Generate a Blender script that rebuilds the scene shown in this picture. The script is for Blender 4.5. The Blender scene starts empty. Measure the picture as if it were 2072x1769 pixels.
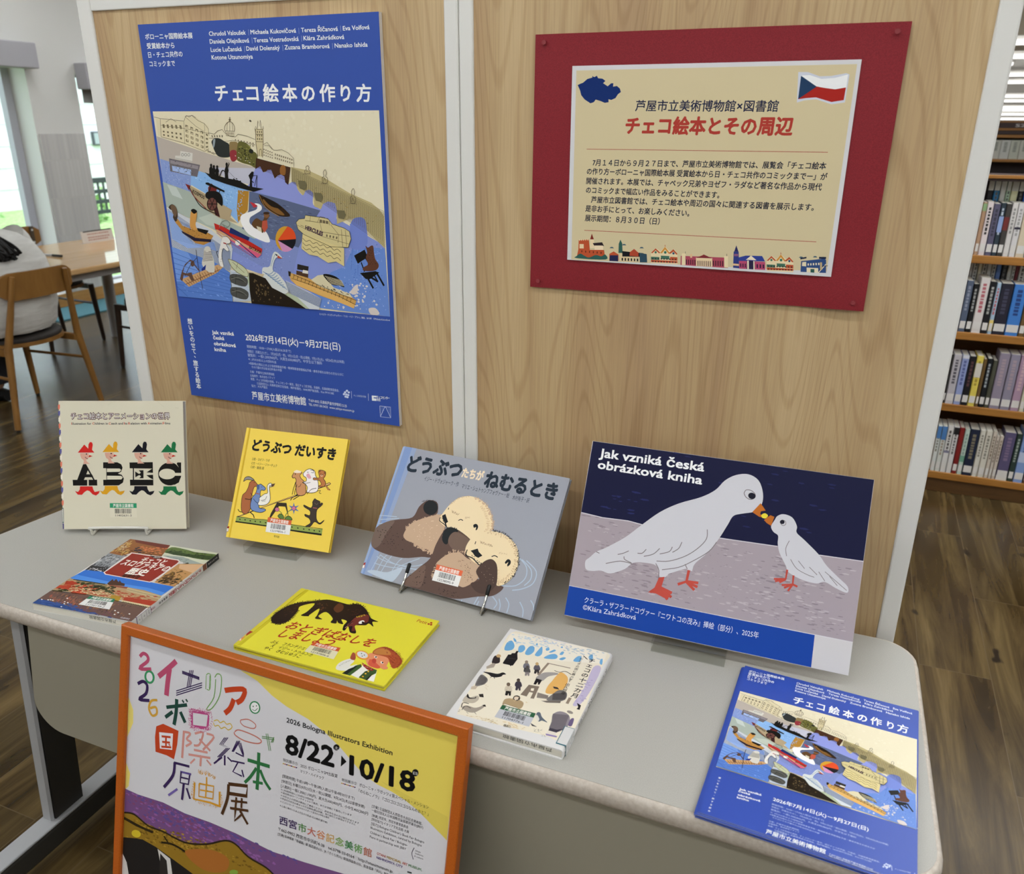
import bpy, bmesh, math, random
from mathutils import Vector, Matrix, Euler

S = bpy.context.scene
COL = S.collection
# ------------------------------------------------------------------ camera, world, exposure
cam = bpy.data.cameras.new('camera')
cam_o = bpy.data.objects.new('camera', cam)
COL.objects.link(cam_o)
cam_o.location = (0.47514, -1.32041, 1.49609)
cam_o.rotation_euler = (1.20361, -0.00583, 0.38994)
cam.sensor_width = 36
cam.lens = 1658.3 / 2072 * 36
cam.clip_start = 0.02
cam.clip_end = 200
cam.dof.use_dof = True
cam.dof.focus_distance = 1.45
cam.dof.aperture_fstop = 7.0
S.camera = cam_o
S.view_settings.view_transform = 'Standard'
S.view_settings.look = 'None'
S.view_settings.gamma = 1
S.view_settings.use_curve_mapping = False
S.view_settings.exposure = 0.0
S.cycles.max_bounces = 10
S.cycles.transmission_bounces = 8
S.cycles.transparent_max_bounces = 8
S.cycles.sample_clamp_indirect = 4
S.cycles.caustics_reflective = False

world = bpy.data.worlds.new('sky')
S.world = world
world.use_nodes = True
wn = world.node_tree.nodes['Background']
wn.inputs[0].default_value = (0.76, 0.87, 1.0, 1)
wn.inputs[1].default_value = 3.0

sun = bpy.data.lights.new('sun', 'SUN')
sun.energy = 2.0
sun.angle = math.radians(20)
sun_o = bpy.data.objects.new('sun', sun)
COL.objects.link(sun_o)
sun_o.rotation_euler = (math.radians(28), math.radians(12), math.radians(20))
sun_o.location = (-9, 4, 8)

# ------------------------------------------------------------------ helpers
def lin(c):
    return c / 12.92 if c <= .04045 else ((c + .055) / 1.055) ** 2.4
def rgb(h, g=1.0):
    h = h.lstrip('#')
    return tuple(min(.93, lin(int(h[i:i + 2], 16) / 255) * g) for i in (0, 2, 4)) + (1,)
MATS = {}
def mat(name, col, rough=.5, spec=.4, metal=0, g=1.0, **kw):
    key = (name, col, rough, g)
    if key in MATS: return MATS[key]
    m = bpy.data.materials.new(name)
    m.use_nodes = True
    b = m.node_tree.nodes['Principled BSDF']
    b.inputs['Base Color'].default_value = rgb(col, g) if isinstance(col, str) else col
    b.inputs['Roughness'].default_value = rough
    b.inputs['Metallic'].default_value = metal
    b.inputs['Specular IOR Level'].default_value = spec
    for k, v in kw.items(): b.inputs[k].default_value = v
    MATS[key] = m
    return m
def ink(col, g, rough): return mat('print ' + col.lstrip('#'), col, rough, .15, g=g)
class N:
    """small node-graph writer for procedural materials"""
    def __init__(s, name, rough=.5, spec=.4):
        s.m = bpy.data.materials.new(name); s.m.use_nodes = True
        s.t = s.m.node_tree; s.b = s.t.nodes['Principled BSDF']
        s.b.inputs['Roughness'].default_value = rough; s.b.inputs['Specular IOR Level'].default_value = spec
    def n(s, typ, **kw):
        x = s.t.nodes.new('ShaderNode' + typ)
        for k, v in kw.items():
            if hasattr(x, k): setattr(x, k, v)
            else: x.inputs[k.replace('_', ' ')].default_value = v
        return x
    def l(s, a, b): s.t.links.new(a, b)
    def coord(s, scale=(1, 1, 1), rot=(0, 0, 0), loc=(0, 0, 0)):
        c = s.n('TexCoord'); m = s.n('Mapping')
        m.inputs['Scale'].default_value = scale; m.inputs['Rotation'].default_value = rot; m.inputs['Location'].default_value = loc
        s.l(c.outputs['Object'], m.inputs['Vector']); return m.outputs['Vector']
    def ramp(s, fac, stops):
        r = s.n('ValToRGB'); e = r.color_ramp.elements
        while len(e) < len(stops): e.new(.5)
        for q, (p, c) in zip(e, stops): q.position = p; q.color = rgb(c) if isinstance(c, str) else c
        s.l(fac, r.inputs['Fac']); return r.outputs['Color']
    def noise(s, vec, scale, detail=4, rough=.55, dist=0):
        x = s.n('TexNoise'); x.inputs['Scale'].default_value = scale; x.inputs['Detail'].default_value = detail
        x.inputs['Roughness'].default_value = rough; x.inputs['Distortion'].default_value = dist
        s.l(vec, x.inputs['Vector']); return x.outputs['Fac']
    def mix(s, fac, a, b, mode='MIX'):
        x = s.n('Mix'); x.data_type = 'RGBA'; x.blend_type = mode
        for v, i in ((fac, 0), (a, 6), (b, 7)):
            if isinstance(v, (int, float)): x.inputs[i].default_value = v
            elif isinstance(v, tuple): x.inputs[i].default_value = v
            else: s.l(v, x.inputs[i])
        return x.outputs[2]
    def bump(s, h, strength=.2, dist=.001):
        b = s.n('Bump'); b.inputs['Strength'].default_value = strength; b.inputs['Distance'].default_value = dist
        s.l(h, b.inputs['Height']); s.l(b.outputs['Normal'], s.b.inputs['Normal'])

def smooth_pts(P, n=4, closed=True):
    out = []; L = len(P)
    for i in range(L if closed else L - 1):
        if closed: p0, p1, p2, p3 = P[i - 1], P[i], P[(i + 1) % L], P[(i + 2) % L]
        else: p0, p1, p2, p3 = P[max(0, i - 1)], P[i], P[i + 1], P[min(L - 1, i + 2)]
        for k in range(n):
            t = k / n
            out.append(tuple(.5 * (2 * b + (c - a) * t + (2 * a - 5 * b + 4 * c - d) * t * t + (3 * b - a - 3 * c + d) * t ** 3) for a, b, c, d in zip(p0, p1, p2, p3)))
    if not closed: out.append(P[-1])
    return out

_txt = {}
_cu = bpy.data.curves.new('lettering', 'FONT'); _cu.resolution_u = 2
_to = bpy.data.objects.new('lettering', _cu); COL.objects.link(_to)
def text_mesh(s, bold):
    k = (s, bold)
    if k not in _txt:
        _cu.body = s
        dg = bpy.context.evaluated_depsgraph_get(); dg.update()
        ev = _to.evaluated_get(dg); m = ev.to_mesh()
        v = [(q.co.x, q.co.y) for q in m.vertices]; f = [tuple(p.vertices) for p in m.polygons]
        ev.to_mesh_clear()
        # heavier weights: the same letters struck a few times with tiny shifts
        k8 = [(math.cos(i * math.pi / 4), math.sin(i * math.pi / 4)) for i in range(8)]
        sh = [] if bold < .004 else [(-.7, 0), (.7, 0)] if bold <= .012 else k8[1::2] if bold <= .03 else k8
        if bold > .05: sh = sh + [(a * .5, b * .5) for a, b in k8[::2]]
        if sh:
            n = len(v); v0, f0 = v, f; v = []; f = []
            for j, (a, b) in enumerate(sh): v += [(x + a * bold, y + b * bold) for x, y in v0]; f += [tuple(q + j * n for q in t) for t in f0]
            _txt[k] = (v, f, n)
        else: _txt[k] = (v, f, len(v) or 1)
    return _txt[k]

class MB:
    """collects geometry of ONE part, then links it as one mesh object"""
    def __init__(s): s.v = []; s.f = []; s.k = []; s.mats = []; s.sm = []; s.top = 0
    def mi(s, m):
        if m not in s.mats: s.mats.append(m)
        return s.mats.index(m)
    def add(s, V, F, m, M=None, smooth=False):
        o = len(s.v); i = s.mi(m)
        s.v += [tuple(M @ Vector(p)) if M else tuple(p) for p in V]
        for f in F: s.f.append(tuple(o + q for q in f)); s.k.append(i); s.sm.append(smooth)
        return s
    def box(s, a, b, m, M=None):
        x0, y0, z0 = a; x1, y1, z1 = b
        V = [(x0, y0, z0), (x1, y0, z0), (x1, y1, z0), (x0, y1, z0), (x0, y0, z1), (x1, y0, z1), (x1, y1, z1), (x0, y1, z1)]
        return s.add(V, [(0, 3, 2, 1), (4, 5, 6, 7), (0, 1, 5, 4), (1, 2, 6, 5), (2, 3, 7, 6), (3, 0, 4, 7)], m, M)
    def bev(s, a, b, r, m, M=None):
        """box with softened edges"""
        bm = bmesh.new(); bmesh.ops.create_cube(bm, size=1)
        for v in bm.verts: v.co = Vector([(p + q) / 2 + c * (q - p) for p, q, c in zip(a, b, v.co)])
        bmesh.ops.bevel(bm, geom=list(bm.edges), offset=r, segments=2, affect='EDGES', profile=.5)
        bm.verts.index_update()
        s.add([v.co.copy() for v in bm.verts], [tuple(v.index for v in f.verts) for f in bm.faces], m, M); bm.free(); return s
    def prism(s, P, h0, h1, m, M=None, axis='z', smooth=False):
        """closed outline P extruded between two heights of an axis"""
        A = sum(P[i - 1][0] * P[i][1] - P[i][0] * P[i - 1][1] for i in range(len(P)))
        if A < 0: P = P[::-1]
        def q(p, h): return (p[0], p[1], h) if axis == 'z' else ((p[0], h, p[1]) if axis == 'y' else (h, p[0], p[1]))
        n = len(P); V = [q(p, h0) for p in P] + [q(p, h1) for p in P]
        fl = axis == 'y'
        F = [tuple(range(n))[::1 if fl else -1], tuple(range(n, 2 * n))[::-1 if fl else 1]]
        s.add(V, F, m, M)
        o = len(s.v) - 2 * n; i = s.mi(m)
        for a in range(n):
            b = (a + 1) % n; f = (o + a, o + b, o + n + b, o + n + a)
            s.f.append(f[::-1] if fl else f); s.k.append(i); s.sm.append(smooth)
        return s
    def tube(s, P, r, m, M=None, n=10, caps=True):
        P = [Vector(p) for p in P]; R = r if isinstance(r, (list, tuple)) else [r] * len(P)
        V = []; F = []; up = None
        for i, p in enumerate(P):
            d = (P[min(i + 1, len(P) - 1)] - P[max(i - 1, 0)]).normalized()
            if up is None: up = d.orthogonal().normalized()
            up = (up - d * up.dot(d)).normalized(); w = d.cross(up)
            for k in range(n):
                t = 2 * math.pi * k / n; V.append(p + (up * math.cos(t) + w * math.sin(t)) * R[i])
        for i in range(len(P) - 1):
            for k in range(n):
                a = i * n + k; b = i * n + (k + 1) % n; F.append((a, b, b + n, a + n))
        s.add(V, F, m, M, True)
        if caps: s.add(V[:n][::-1], [tuple(range(n))], m, M); s.add(V[-n:], [tuple(range(n))], m, M)
        return s
    def loft(s, rings, m, M=None, smooth=True, cap=True):
        n = len(rings[0]); V = [p for r in rings for p in r]; F = []
        for i in range(len(rings) - 1):
            for k in range(n):
                a = i * n + k; b = i * n + (k + 1) % n; F.append((a, b, b + n, a + n))
        s.add(V, F, m, M, smooth)
        if cap: s.add(rings[0][::-1], [tuple(range(n))], m, M); s.add(rings[-1], [tuple(range(n))], m, M)
        return s
    def poly(s, P, z, m, M=None):
        A = sum(P[i - 1][0] * P[i][1] - P[i][0] * P[i - 1][1] for i in range(len(P)))
        if A < 0: P = P[::-1]
        s.add([(x, y, z) for x, y in P], [tuple(range(len(P)))], m, M)
    def ribbon(s, P, w, z, m, M=None):
        V = []; n = len(P)
        for i, p in enumerate(P):
            a = P[max(0, i - 1)]; b = P[min(n - 1, i + 1)]
            dx, dy = b[0] - a[0], b[1] - a[1]; L = math.hypot(dx, dy) or 1
            V += [(p[0] - dy / L * w / 2, p[1] + dx / L * w / 2, z), (p[0] + dy / L * w / 2, p[1] - dx / L * w / 2, z)]
        s.add(V, [(2 * i + 1, 2 * i + 3, 2 * i + 2, 2 * i) for i in range(n - 1)], m, M)
    def art(s, els, z0=.0001, M=None, g=1.0, rough=.45, scale=1e-4, step=3e-5, off=(0, 0), clip=None):
        """printed matter: flat inked shapes a few hundredths of a millimetre above the sheet they are printed on"""
        done = []
        def pr(a): return [(a[i] * scale + off[0], a[i + 1] * scale + off[1]) for i in range(0, len(a), 2)]
        for e in els:
            c = e[1]; m = ink(c, g, rough); shapes = []   # list of (V2, faces)
            if e[0] == 'p':
                P = pr(e[3]); P = smooth_pts(P, 4) if e[2] else P
                shapes.append((P, None)); bbp = P
            elif e[0] == 'l':
                P = pr(e[4]); P = smooth_pts(P, 4, False) if e[2] else P; bbp = P
                shapes.append((P, e[3] * scale))
            elif e[0] == 't':
                V, F, nv = text_mesh(e[2], e[8])
                if not V: continue
                x0 = min(p[0] for p in V); x1 = max(p[0] for p in V)
                a = Vector((e[3] * scale + off[0], e[4] * scale + off[1])); b = Vector((e[5] * scale + off[0], e[6] * scale + off[1]))
                d = b - a; L = d.length; d = d / L; h = e[7] * scale; kx = L / (x1 - x0)
                P = []
                for x, y in V:
                    X = (x - x0) * kx + e[9] * y * h; Y = y * h
                    P.append((a.x + d.x * X - d.y * Y, a.y + d.y * X + d.x * Y))
                bbp = P; shapes.append((P, F, nv))
            elif e[0] == 'v':
                a = Vector((e[3] * scale + off[0], e[4] * scale + off[1])); b = Vector((e[5] * scale + off[0], e[6] * scale + off[1])); h = e[7] * scale; bbp = []
                n = len(e[2]); cw = (b - a).length / n
                for i, ch in enumerate(e[2]):
                    V, F, nv = text_mesh(ch, e[8])
                    if not V: continue
                    p = a + (b - a) * ((i + .5) / n); kh = min(h, cw * 1.25)
                    dx = h * .35 if ch in '、。' else 0; dy = kh * .35 if ch in '、。' else 0
                    P = [(p.x + (x - .5) * h + dx, p.y + (y - .38) * kh + dy) for x, y in V]; shapes.append((P, F, nv)); bbp += P
            elif e[0] == 'h':
                q = pr(e[4]); n = e[3]; bbp = q
                for i in range(n):
                    t = (i + .5) / n; A = Vector(q[0]).lerp(Vector(q[3]), t); B = Vector(q[1]).lerp(Vector(q[2]), t)
                    shapes.append(([tuple(A), tuple(B)], e[2] * scale))
            elif e[0] == 'w':
                nx, ny, fx, fy = e[2:6]; q = [Vector(p) for p in pr(e[6])]; bbp = [tuple(p) for p in q]
                def at(u, v): return tuple(q[0].lerp(q[1], u).lerp(q[3].lerp(q[2], u), v))
                for i in range(nx):
                    for j in range(ny):
                        u0 = (i + .5 - fx / 2) / nx; u1 = (i + .5 + fx / 2) / nx; v0 = (j + .5 - fy / 2) / ny; v1 = (j + .5 + fy / 2) / ny
                        shapes.append(([at(u0, v0), at(u1, v0), at(u1, v1), at(u0, v1)], None))
            elif e[0] == 's':
                n, size, seed, asp = e[2:6]; q = [Vector(p) for p in pr(e[6])]; bbp = [tuple(p) for p in q]; rr = random.Random(seed)
                ux = q[1] - q[0]; ux = ux / (ux.length or 1); uy = Vector((-ux.y, ux.x)); sz = size * scale * .5
                for _ in range(n):
                    p = q[0].lerp(q[1], rr.random()); p2 = q[3].lerp(q[2], rr.random()); p = p.lerp(p2, rr.random())
                    k = .4 + rr.random() * .8; sx = sz * k * math.sqrt(asp); sy = sz * k / math.sqrt(asp); nn = 5; ph = rr.random() * 6
                    shapes.append(([tuple(p + ux * sx * math.cos(ph + t * 2 * math.pi / nn) * (.7 + .5 * rr.random()) + uy * sy * math.sin(ph + t * 2 * math.pi / nn)) for t in range(nn)], None))
            elif e[0] == 'f':
                w, ln, n, seed = e[2] * scale, e[3] * scale, e[4], e[5]; P = smooth_pts(pr(e[6]), 6, False); rr = random.Random(seed); bbp = P
                for i in range(n):
                    t = (i + rr.random()) / n * (len(P) - 1.001); k = int(t); a = Vector(P[k]).lerp(Vector(P[k + 1]), t - k); d = (Vector(P[k + 1]) - Vector(P[k])); d = d / (d.length or 1)
                    nv = Vector((-d.y, d.x)) * (1 if rr.random() < .7 else -1); q = nv * .7 + d * (rr.random() - .2) ; q.normalize(); L = ln * (.5 + rr.random() * .8)
                    A = a - q * L * .45; shapes.append(([tuple(A - d * w / 2), tuple(A + d * w / 2), tuple(A + q * L)], None))
            xs = [p[0] for p in bbp]; ys = [p[1] for p in bbp]; bb = (min(xs), min(ys), max(xs), max(ys))
            lev = 1 + max([l for o, l in done if not (o[0] > bb[2] or o[2] < bb[0] or o[1] > bb[3] or o[3] < bb[1])], default=-1)
            done.append((bb, lev)); z = z0 + lev * step
            zt = z
            for si, sh in enumerate(shapes):
                P, F = sh[:2]; zs = z + (si % 9) * 2.6e-6
                if clip:
                    P = [(min(max(x, clip[0]), clip[2]), min(max(y, clip[1]), clip[3])) for x, y in P]
                if F is None: s.poly(P, zs, m, M)
                elif isinstance(F, float): s.ribbon(P, F, zs, m, M)
                else: s.add([(x, y, z + (i // sh[2]) * 2.6e-6) for i, (x, y) in enumerate(P)], F, m, M)
            s.top = max(s.top, z + step)
        return s
    def build(s, name, parent=None, **props):
        me = bpy.data.meshes.new(name); me.from_pydata(s.v, [], s.f)
        for m in s.mats: me.materials.append(m)
        me.polygons.foreach_set('material_index', s.k); me.polygons.foreach_set('use_smooth', s.sm); me.update()
        o = bpy.data.objects.new(name, me); COL.objects.link(o)
        if parent: o.parent = parent
        for k, v in props.items(): o[k] = v
        return o
def thing(name, label, cat, M=None, group=None, loc=None):
    o = bpy.data.objects.new(name, None); COL.objects.link(o); o.empty_display_size = .05
    if M is not None: o.matrix_world = M
    if loc is not None: o.location = loc
    o['label'] = label; o['category'] = cat
    if group: o['group'] = group
    return o
def tag(o, label, cat, group=None):
    o['label'] = label; o['category'] = cat
    if group: o['group'] = group
    return o
def structure(o): o['kind'] = 'structure'; return o
def frame_m(o, u, v):
    """matrix with local x = u, local y = v, local z = their cross product"""
    u = Vector(u).normalized(); v = Vector(v); v = (v - u * u.dot(v)).normalized(); w = u.cross(v)
    M = Matrix.Identity(4)
    for i in range(3): M[i][0] = u[i]; M[i][1] = v[i]; M[i][2] = w[i]; M[i][3] = o[i]
    return M
def card_m(p):
    x, y, z, yaw, tilt, roll = p
    u = Vector((math.cos(yaw), math.sin(yaw), 0)); n = Vector((math.sin(yaw), -math.cos(yaw), 0))
    v = Vector((-n.x * math.sin(tilt), -n.y * math.sin(tilt), math.cos(tilt)))
    return frame_m((x, y, z), u * math.cos(roll) + v * math.sin(roll), v * math.cos(roll) - u * math.sin(roll))

# ------------------------------------------------------------------ materials of the room
def wood_laminate():
    g = N('pale beech laminate', .42, .35)
    base = g.noise(g.coord((9, 1, .35)), 1.0, 3, .5, .3)
    col = g.ramp(base, [(.30, WOOD[0]), (.44, WOOD[1]), (.56, WOOD[2]), (.70, WOOD[3])])
    low = g.noise(g.coord((7, 1, .75)), 1.0, 1, .4, .25)      # smooth field; its contour lines are the growth rings
    m = g.n('Math', operation='MULTIPLY'); g.l(low, m.inputs[0]); m.inputs[1].default_value = 210
    c = g.n('Math', operation='SINE'); g.l(m.outputs[0], c.inputs[0])
    ring = g.ramp(c.outputs[0], [(.5, (1, 1, 1, 1)), (1, (.86, .82, .78, 1))])
    col = g.mix(.8, col, ring, 'MULTIPLY')
    fine = g.noise(g.coord((380, 1, 7)), 1., 2, .6)
    col = g.mix(.3, col, g.ramp(fine, [(.35, '#8f7a5c'), (.6, '#d6c4a4')]), 'SOFT_LIGHT')
    g.l(col, g.b.inputs['Base Color']); return g.m
WOOD = ['#aa8e70', '#b49976', '#bca37e', '#c5ad88']
def floor_planks():
    g = N('dark vinyl plank', .27, .5)
    v = g.coord((1, 1, 1), (0, 0, math.radians(90)), (.07, .12, 0))
    b = g.n('TexBrick'); b.inputs['Scale'].default_value = 1; b.inputs['Brick Width'].default_value = .95; b.inputs['Row Height'].default_value = .19
    b.inputs['Mortar Size'].default_value = .0012; b.inputs['Color1'].default_value = (.35, .35, .35, 1); b.inputs['Color2'].default_value = (1, 1, 1, 1); b.inputs['Mortar'].default_value = (.1, .1, .1, 1); b.inputs['Bias'].default_value = 0
    g.l(v, b.inputs['Vector'])
    bw = g.n('RGBToBW'); g.l(b.outputs['Color'], bw.inputs[0])
    cs = g.n('Combine' + 'XYZ'); g.l(bw.outputs[0], cs.inputs[0]); g.l(bw.outputs[0], cs.inputs[1])
    ad = g.n('VectorMath', operation='MULTIPLY_ADD'); ad.inputs[1].default_value = (7, 9, 0); g.l(cs.outputs[0], ad.inputs[0]); g.l(g.coord((16, 1.3, 1)), ad.inputs[2])
    n1 = g.noise(ad.outputs[0], 1.0, 6, .62, .8)
    col = g.ramp(n1, [(.26, '#271e0f'), (.42, '#4b3c22'), (.55, '#635333'), (.72, '#806e48')])
    tint = g.ramp(bw.outputs[0], [(.2, '#6a6258'), (.6, '#8b8075'), (1, '#a3947f')])
    col = g.mix(.55, col, tint, 'OVERLAY')
    seam = g.ramp(b.outputs['Fac'], [(0, (0, 0, 0, 1)), (1, (1, 1, 1, 1))])
    col = g.mix(seam, col, rgb('#62523a'))
    kn = g.noise(g.coord((7, 3.5, 1)), 1.6, 2, .5)
    col = g.mix(g.ramp(kn, [(.70, (0, 0, 0, 1)), (.76, (1, 1, 1, 1))]), col, rgb('#1f160d'))
    g.l(col, g.b.inputs['Base Color'])
    g.bump(n1, .08, .001)
    return g.m
def speckle(name, a, b, scale, rough, spec=.4, pos=(.4, .6)):
    g = N(name, rough, spec); n = g.noise(g.coord(), scale, 3, .6)
    g.l(g.ramp(n, [(pos[0], a), (pos[1], b)]), g.b.inputs['Base Color']); return g.m
def oak(name, c0, c1, rot=(0, 0, 0), sc=(3, 40, 40), rough=.4):
    g = N(name, rough, .4); n = g.noise(g.coord(sc, rot), 1., 4, .6, .5)
    g.l(g.ramp(n, [(.3, c0), (.7, c1)]), g.b.inputs['Base Color']); return g.m
M_WHITE = mat('white wall paint', '#dbd9d4', .7, .2)
M_ALU = mat('white coated aluminium', '#e2e0da', .35, .4)
M_PANEL = wood_laminate()
M_FLOOR = floor_planks()
M_TABLE = speckle('pale grey laminate', '#a9a69e', '#b3b0a8', 900, .45, .35)
M_EDGE = speckle('worn beige edge band', '#b7ab9d', '#c9bfb3', 140, .5, .3, (.35, .65))
M_MODESTY = mat('cream painted steel', '#9d9786', .5, .3)
M_STEEL_D = mat('dark painted steel', '#3a3935', .45, .4)
M_STEEL_LIT = mat('lit steel tone', '#a9a9aa', .4, .5)  # lit copy of the leg steel, for faces the light falls on
M_BLACK = mat('black rubber', '#141414', .5, .4)
M_PAPER = mat('white paper edge', '#dcd8ce', .7, .2)
def page_mat(c0='#cfc9ba', c1='#e6e1d4'):
    g = N('page edges', .8, .1); n = g.noise(g.coord((3, 3, 2600)), 1., 2, .5)
    g.l(g.ramp(n, [(.35, c0), (.65, c1)]), g.b.inputs['Base Color']); return g.m
M_PAGES = page_mat()
M_CHROME = mat('chrome wire', '#c9c6bf', .18, .5, 1)
M_WIRE = mat('white coated wire', '#d9d6cc', .35, .5)
def acrylic():
    m = bpy.data.materials.new('clear acrylic'); m.use_nodes = True; b = m.node_tree.nodes['Principled BSDF']
    b.inputs['Transmission Weight'].default_value = 1; b.inputs['Roughness'].default_value = .03; b.inputs['IOR'].default_value = 1.35; b.inputs['Base Color'].default_value = (.97, .98, .97, 1)
    # clear plastic lets the daylight through
    t = m.node_tree; tr = t.nodes.new('ShaderNodeBsdfTransparent'); tr.inputs[0].default_value = (.97, .975, .97, 1); mx = t.nodes.new('ShaderNodeMixShader'); mx.inputs[0].default_value = .12
    t.links.new(b.outputs[0], mx.inputs[2]); t.links.new(tr.outputs[0], mx.inputs[1]); t.links.new(mx.outputs[0], t.nodes['Material Output'].inputs[0]); return m
M_ACRYL = acrylic()
def emit(name, col, st):
    m = bpy.data.materials.new(name); m.use_nodes = True; b = m.node_tree.nodes['Principled BSDF']
    b.inputs['Base Color'].default_value = (.9, .9, .9, 1); b.inputs['Emission Color'].default_value = col; b.inputs['Emission Strength'].default_value = st; return m
M_LAMP = emit('lit lamp diffuser', (.93, .97, 1, 1), 16.0)
M_LAMP_WIN_FILL = emit('window side fill lamp', (.93, .97, 1, 1), 22.0)
M_LAMP_FAR = emit('lit shelf lamp', (1, .98, .95, 1), 2.2)

# ------------------------------------------------------------------ the room
def slab(name, a, b, m, **kw):
    mb = MB(); mb.box(a, b, m); return mb
structure(MB().box((-6.4, -5, -.1), (9, 26, 0), M_FLOOR).build('floor'))
M_CEIL = mat('ceiling board', '#d9d8d4', .8, .2)
structure(MB().box((-6.4, -5, 2.9), (9, 26, 3.0), M_CEIL).build('ceiling'))
# window wall: x = -5.7
WX = -5.7; WB = -5.95
mb = MB()
ys = [(-5, 1.9), (3.70, 4.16), (5.6, 26)]
for y0, y1 in ys: mb.box((WB, y0, 0), (WX, y1, 2.9), M_WHITE)
mb.box((WB, 1.9, 2.0), (WX, 3.70, 2.9), M_WHITE); mb.box((WB, 4.16, 1.85), (WX, 5.6, 2.9), M_WHITE)
mb.box((WB, 1.9, 0), (WX, 3.70, .1), M_WHITE); mb.box((WB, 4.16, 0), (WX, 5.6, .1), M_WHITE)
structure(mb.build('wall_left'))
structure(MB().box((-6.4, 25.6, 0), (9, 26, 2.9), M_WHITE).build('wall_back'))
structure(MB().box((8.6, -5, 0), (9, 25.6, 2.9), M_WHITE).build('wall_right'))
structure(MB().box((-6.4, -5, 0), (9, -4.7, 2.9), M_WHITE).build('wall_front'))
M_BASE = oak('baseboard oak', '#a87a45', '#c29658', sc=(30, 3, 30))
structure(MB().box((WX, -4.7, 0), (WX + .015, 25.6, .105), M_BASE).build('baseboard_left'))
M_FRAME = mat('white window frame', '#b9b8c0', .4, .4)
M_GLASS = bpy.data.materials.new('window glass'); M_GLASS.use_nodes = True
_t = M_GLASS.node_tree; _g = _t.nodes.new('ShaderNodeBsdfGlossy'); _g.inputs['Roughness'].default_value = .02; _tr = _t.nodes.new('ShaderNodeBsdfTransparent'); _mx = _t.nodes.new('ShaderNodeMixShader'); _mx.inputs[0].default_value = .05
_t.links.new(_tr.outputs[0], _mx.inputs[1]); _t.links.new(_g.outputs[0], _mx.inputs[2]); _t.links.new(_mx.outputs[0], _t.nodes['Material Output'].inputs[0])
def window(name, y0, y1, z0, z1, fr):
    mb = MB(); x0, x1 = WB + .005, WX - .18
    for a, b in (((x0, y0, z0), (x1, y0 + fr, z1)), ((x0, y1 - fr, z0), (x1, y1, z1)), ((x0, y0 + fr, z1 - fr), (x1, y1 - fr, z1)), ((x0, y0 + fr, z0), (x1, y1 - fr, z0 + fr))): mb.bev(a, b, .004, M_FRAME)
    o = structure(mb.build(name))
    MB().box((x0 + .03, y0 + fr, z0 + fr), (x0 + .036, y1 - fr, z1 - fr), M_GLASS).build('pane', o)
    return o
window('window_1', 1.9, 3.70, .1, 2.0, .07)
window('window_2', 4.16, 5.6, .1, 1.85, .02)
M_BLIND = mat('grey lilac blind cassette', '#a9a7ab', .5, .3)
M_BLINDC = mat('grey blind fabric', '#8d8c88', .8, .1)
def blind(y0, y1, z0, z1, drop, label):
    t = thing('roller_blind', label, 'blind', loc=(WX, (y0 + y1) / 2, z0))
    MB().bev((.0, y0 - (y0 + y1) / 2, 0), (.13, y1 - (y0 + y1) / 2, z1 - z0), .008, M_BLIND).build('cassette', t)
    if drop: MB().box((.012, y0 + .03 - (y0 + y1) / 2, -drop), (.018, y1 - .03 - (y0 + y1) / 2, 0), M_BLINDC).build('blind_fabric', t)
blind(1.8, 3.735, 1.86, 2.045, 0, 'grey roller blind cassette above the large window nearest the front, fully rolled up')
blind(4.165, 5.7, 1.728, 1.93, .105, 'grey roller blind cassette above the narrow window by the partition, fabric slightly lowered')
# pale panel between the windows; the faint spines are a painted reflection of bookshelves
def spine_reflection():
    g = N('painted spine reflection', .35, .5); b = g.n('TexBrick'); b.offset = .37; b.inputs['Scale'].default_value = 1; b.inputs['Brick Width'].default_value = .034; b.inputs['Row Height'].default_value = .3; b.inputs['Mortar Size'].default_value = .006
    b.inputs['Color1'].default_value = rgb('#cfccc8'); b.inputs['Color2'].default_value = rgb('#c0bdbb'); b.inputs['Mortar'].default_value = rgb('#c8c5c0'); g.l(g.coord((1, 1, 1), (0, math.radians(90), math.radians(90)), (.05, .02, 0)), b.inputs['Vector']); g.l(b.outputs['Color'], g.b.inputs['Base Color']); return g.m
M_PALE = spine_reflection()
t = thing('wall_panel', 'pale grey panel with a faint painted reflection of book spines on the wall between the two windows', 'panel', loc=(WX + .13, 3.93, 0))
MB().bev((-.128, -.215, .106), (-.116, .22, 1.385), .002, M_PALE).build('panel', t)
# ceiling lamps (long tubes in housings) over this part of the room and on into the stacks
def lamp(x0, x1, y, z, m, label, group, w=.12, drop=0):
    t = thing('ceiling_lamp', label, 'lamp', loc=((x0 + x1) / 2, y, z), group=group)
    L = (x1 - x0) / 2
    k = .35 if drop else 1
    MB().bev((-L, -(w / 2 + .02) * k, .03 if drop else .015), (L, (w / 2 + .02) * k, .07), .005, M_ALU).build('housing', t)
    MB().box((-L + .02, -w / 2, 0), (L - .02, w / 2, .029 if drop else .014), m).build('diffuser', t)
    if drop:
        for sx in (-L * .8, L * .8): MB().tube([(sx, 0, .07), (sx, 0, .07 + drop)], .006, M_ALU).build('suspension_rod', t)
for y in (-3.6, -2.2, -.8, .6, 2.0, 3.5): lamp(-1.0 if y > 0 else -4.9, 5.2, y, 2.83, M_LAMP, 'long white ceiling lamp lighting the display table area', 'ceiling lamps over the reading area')
lamp(.75, 5.6, 1.3, 2.83, M_LAMP, 'added white ceiling lamp brightening the aisle in front of the near bookcase', 'added ceiling lamps by the bookcase')  # unseen lamp added to lift the right aisle floor and shelves
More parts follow.
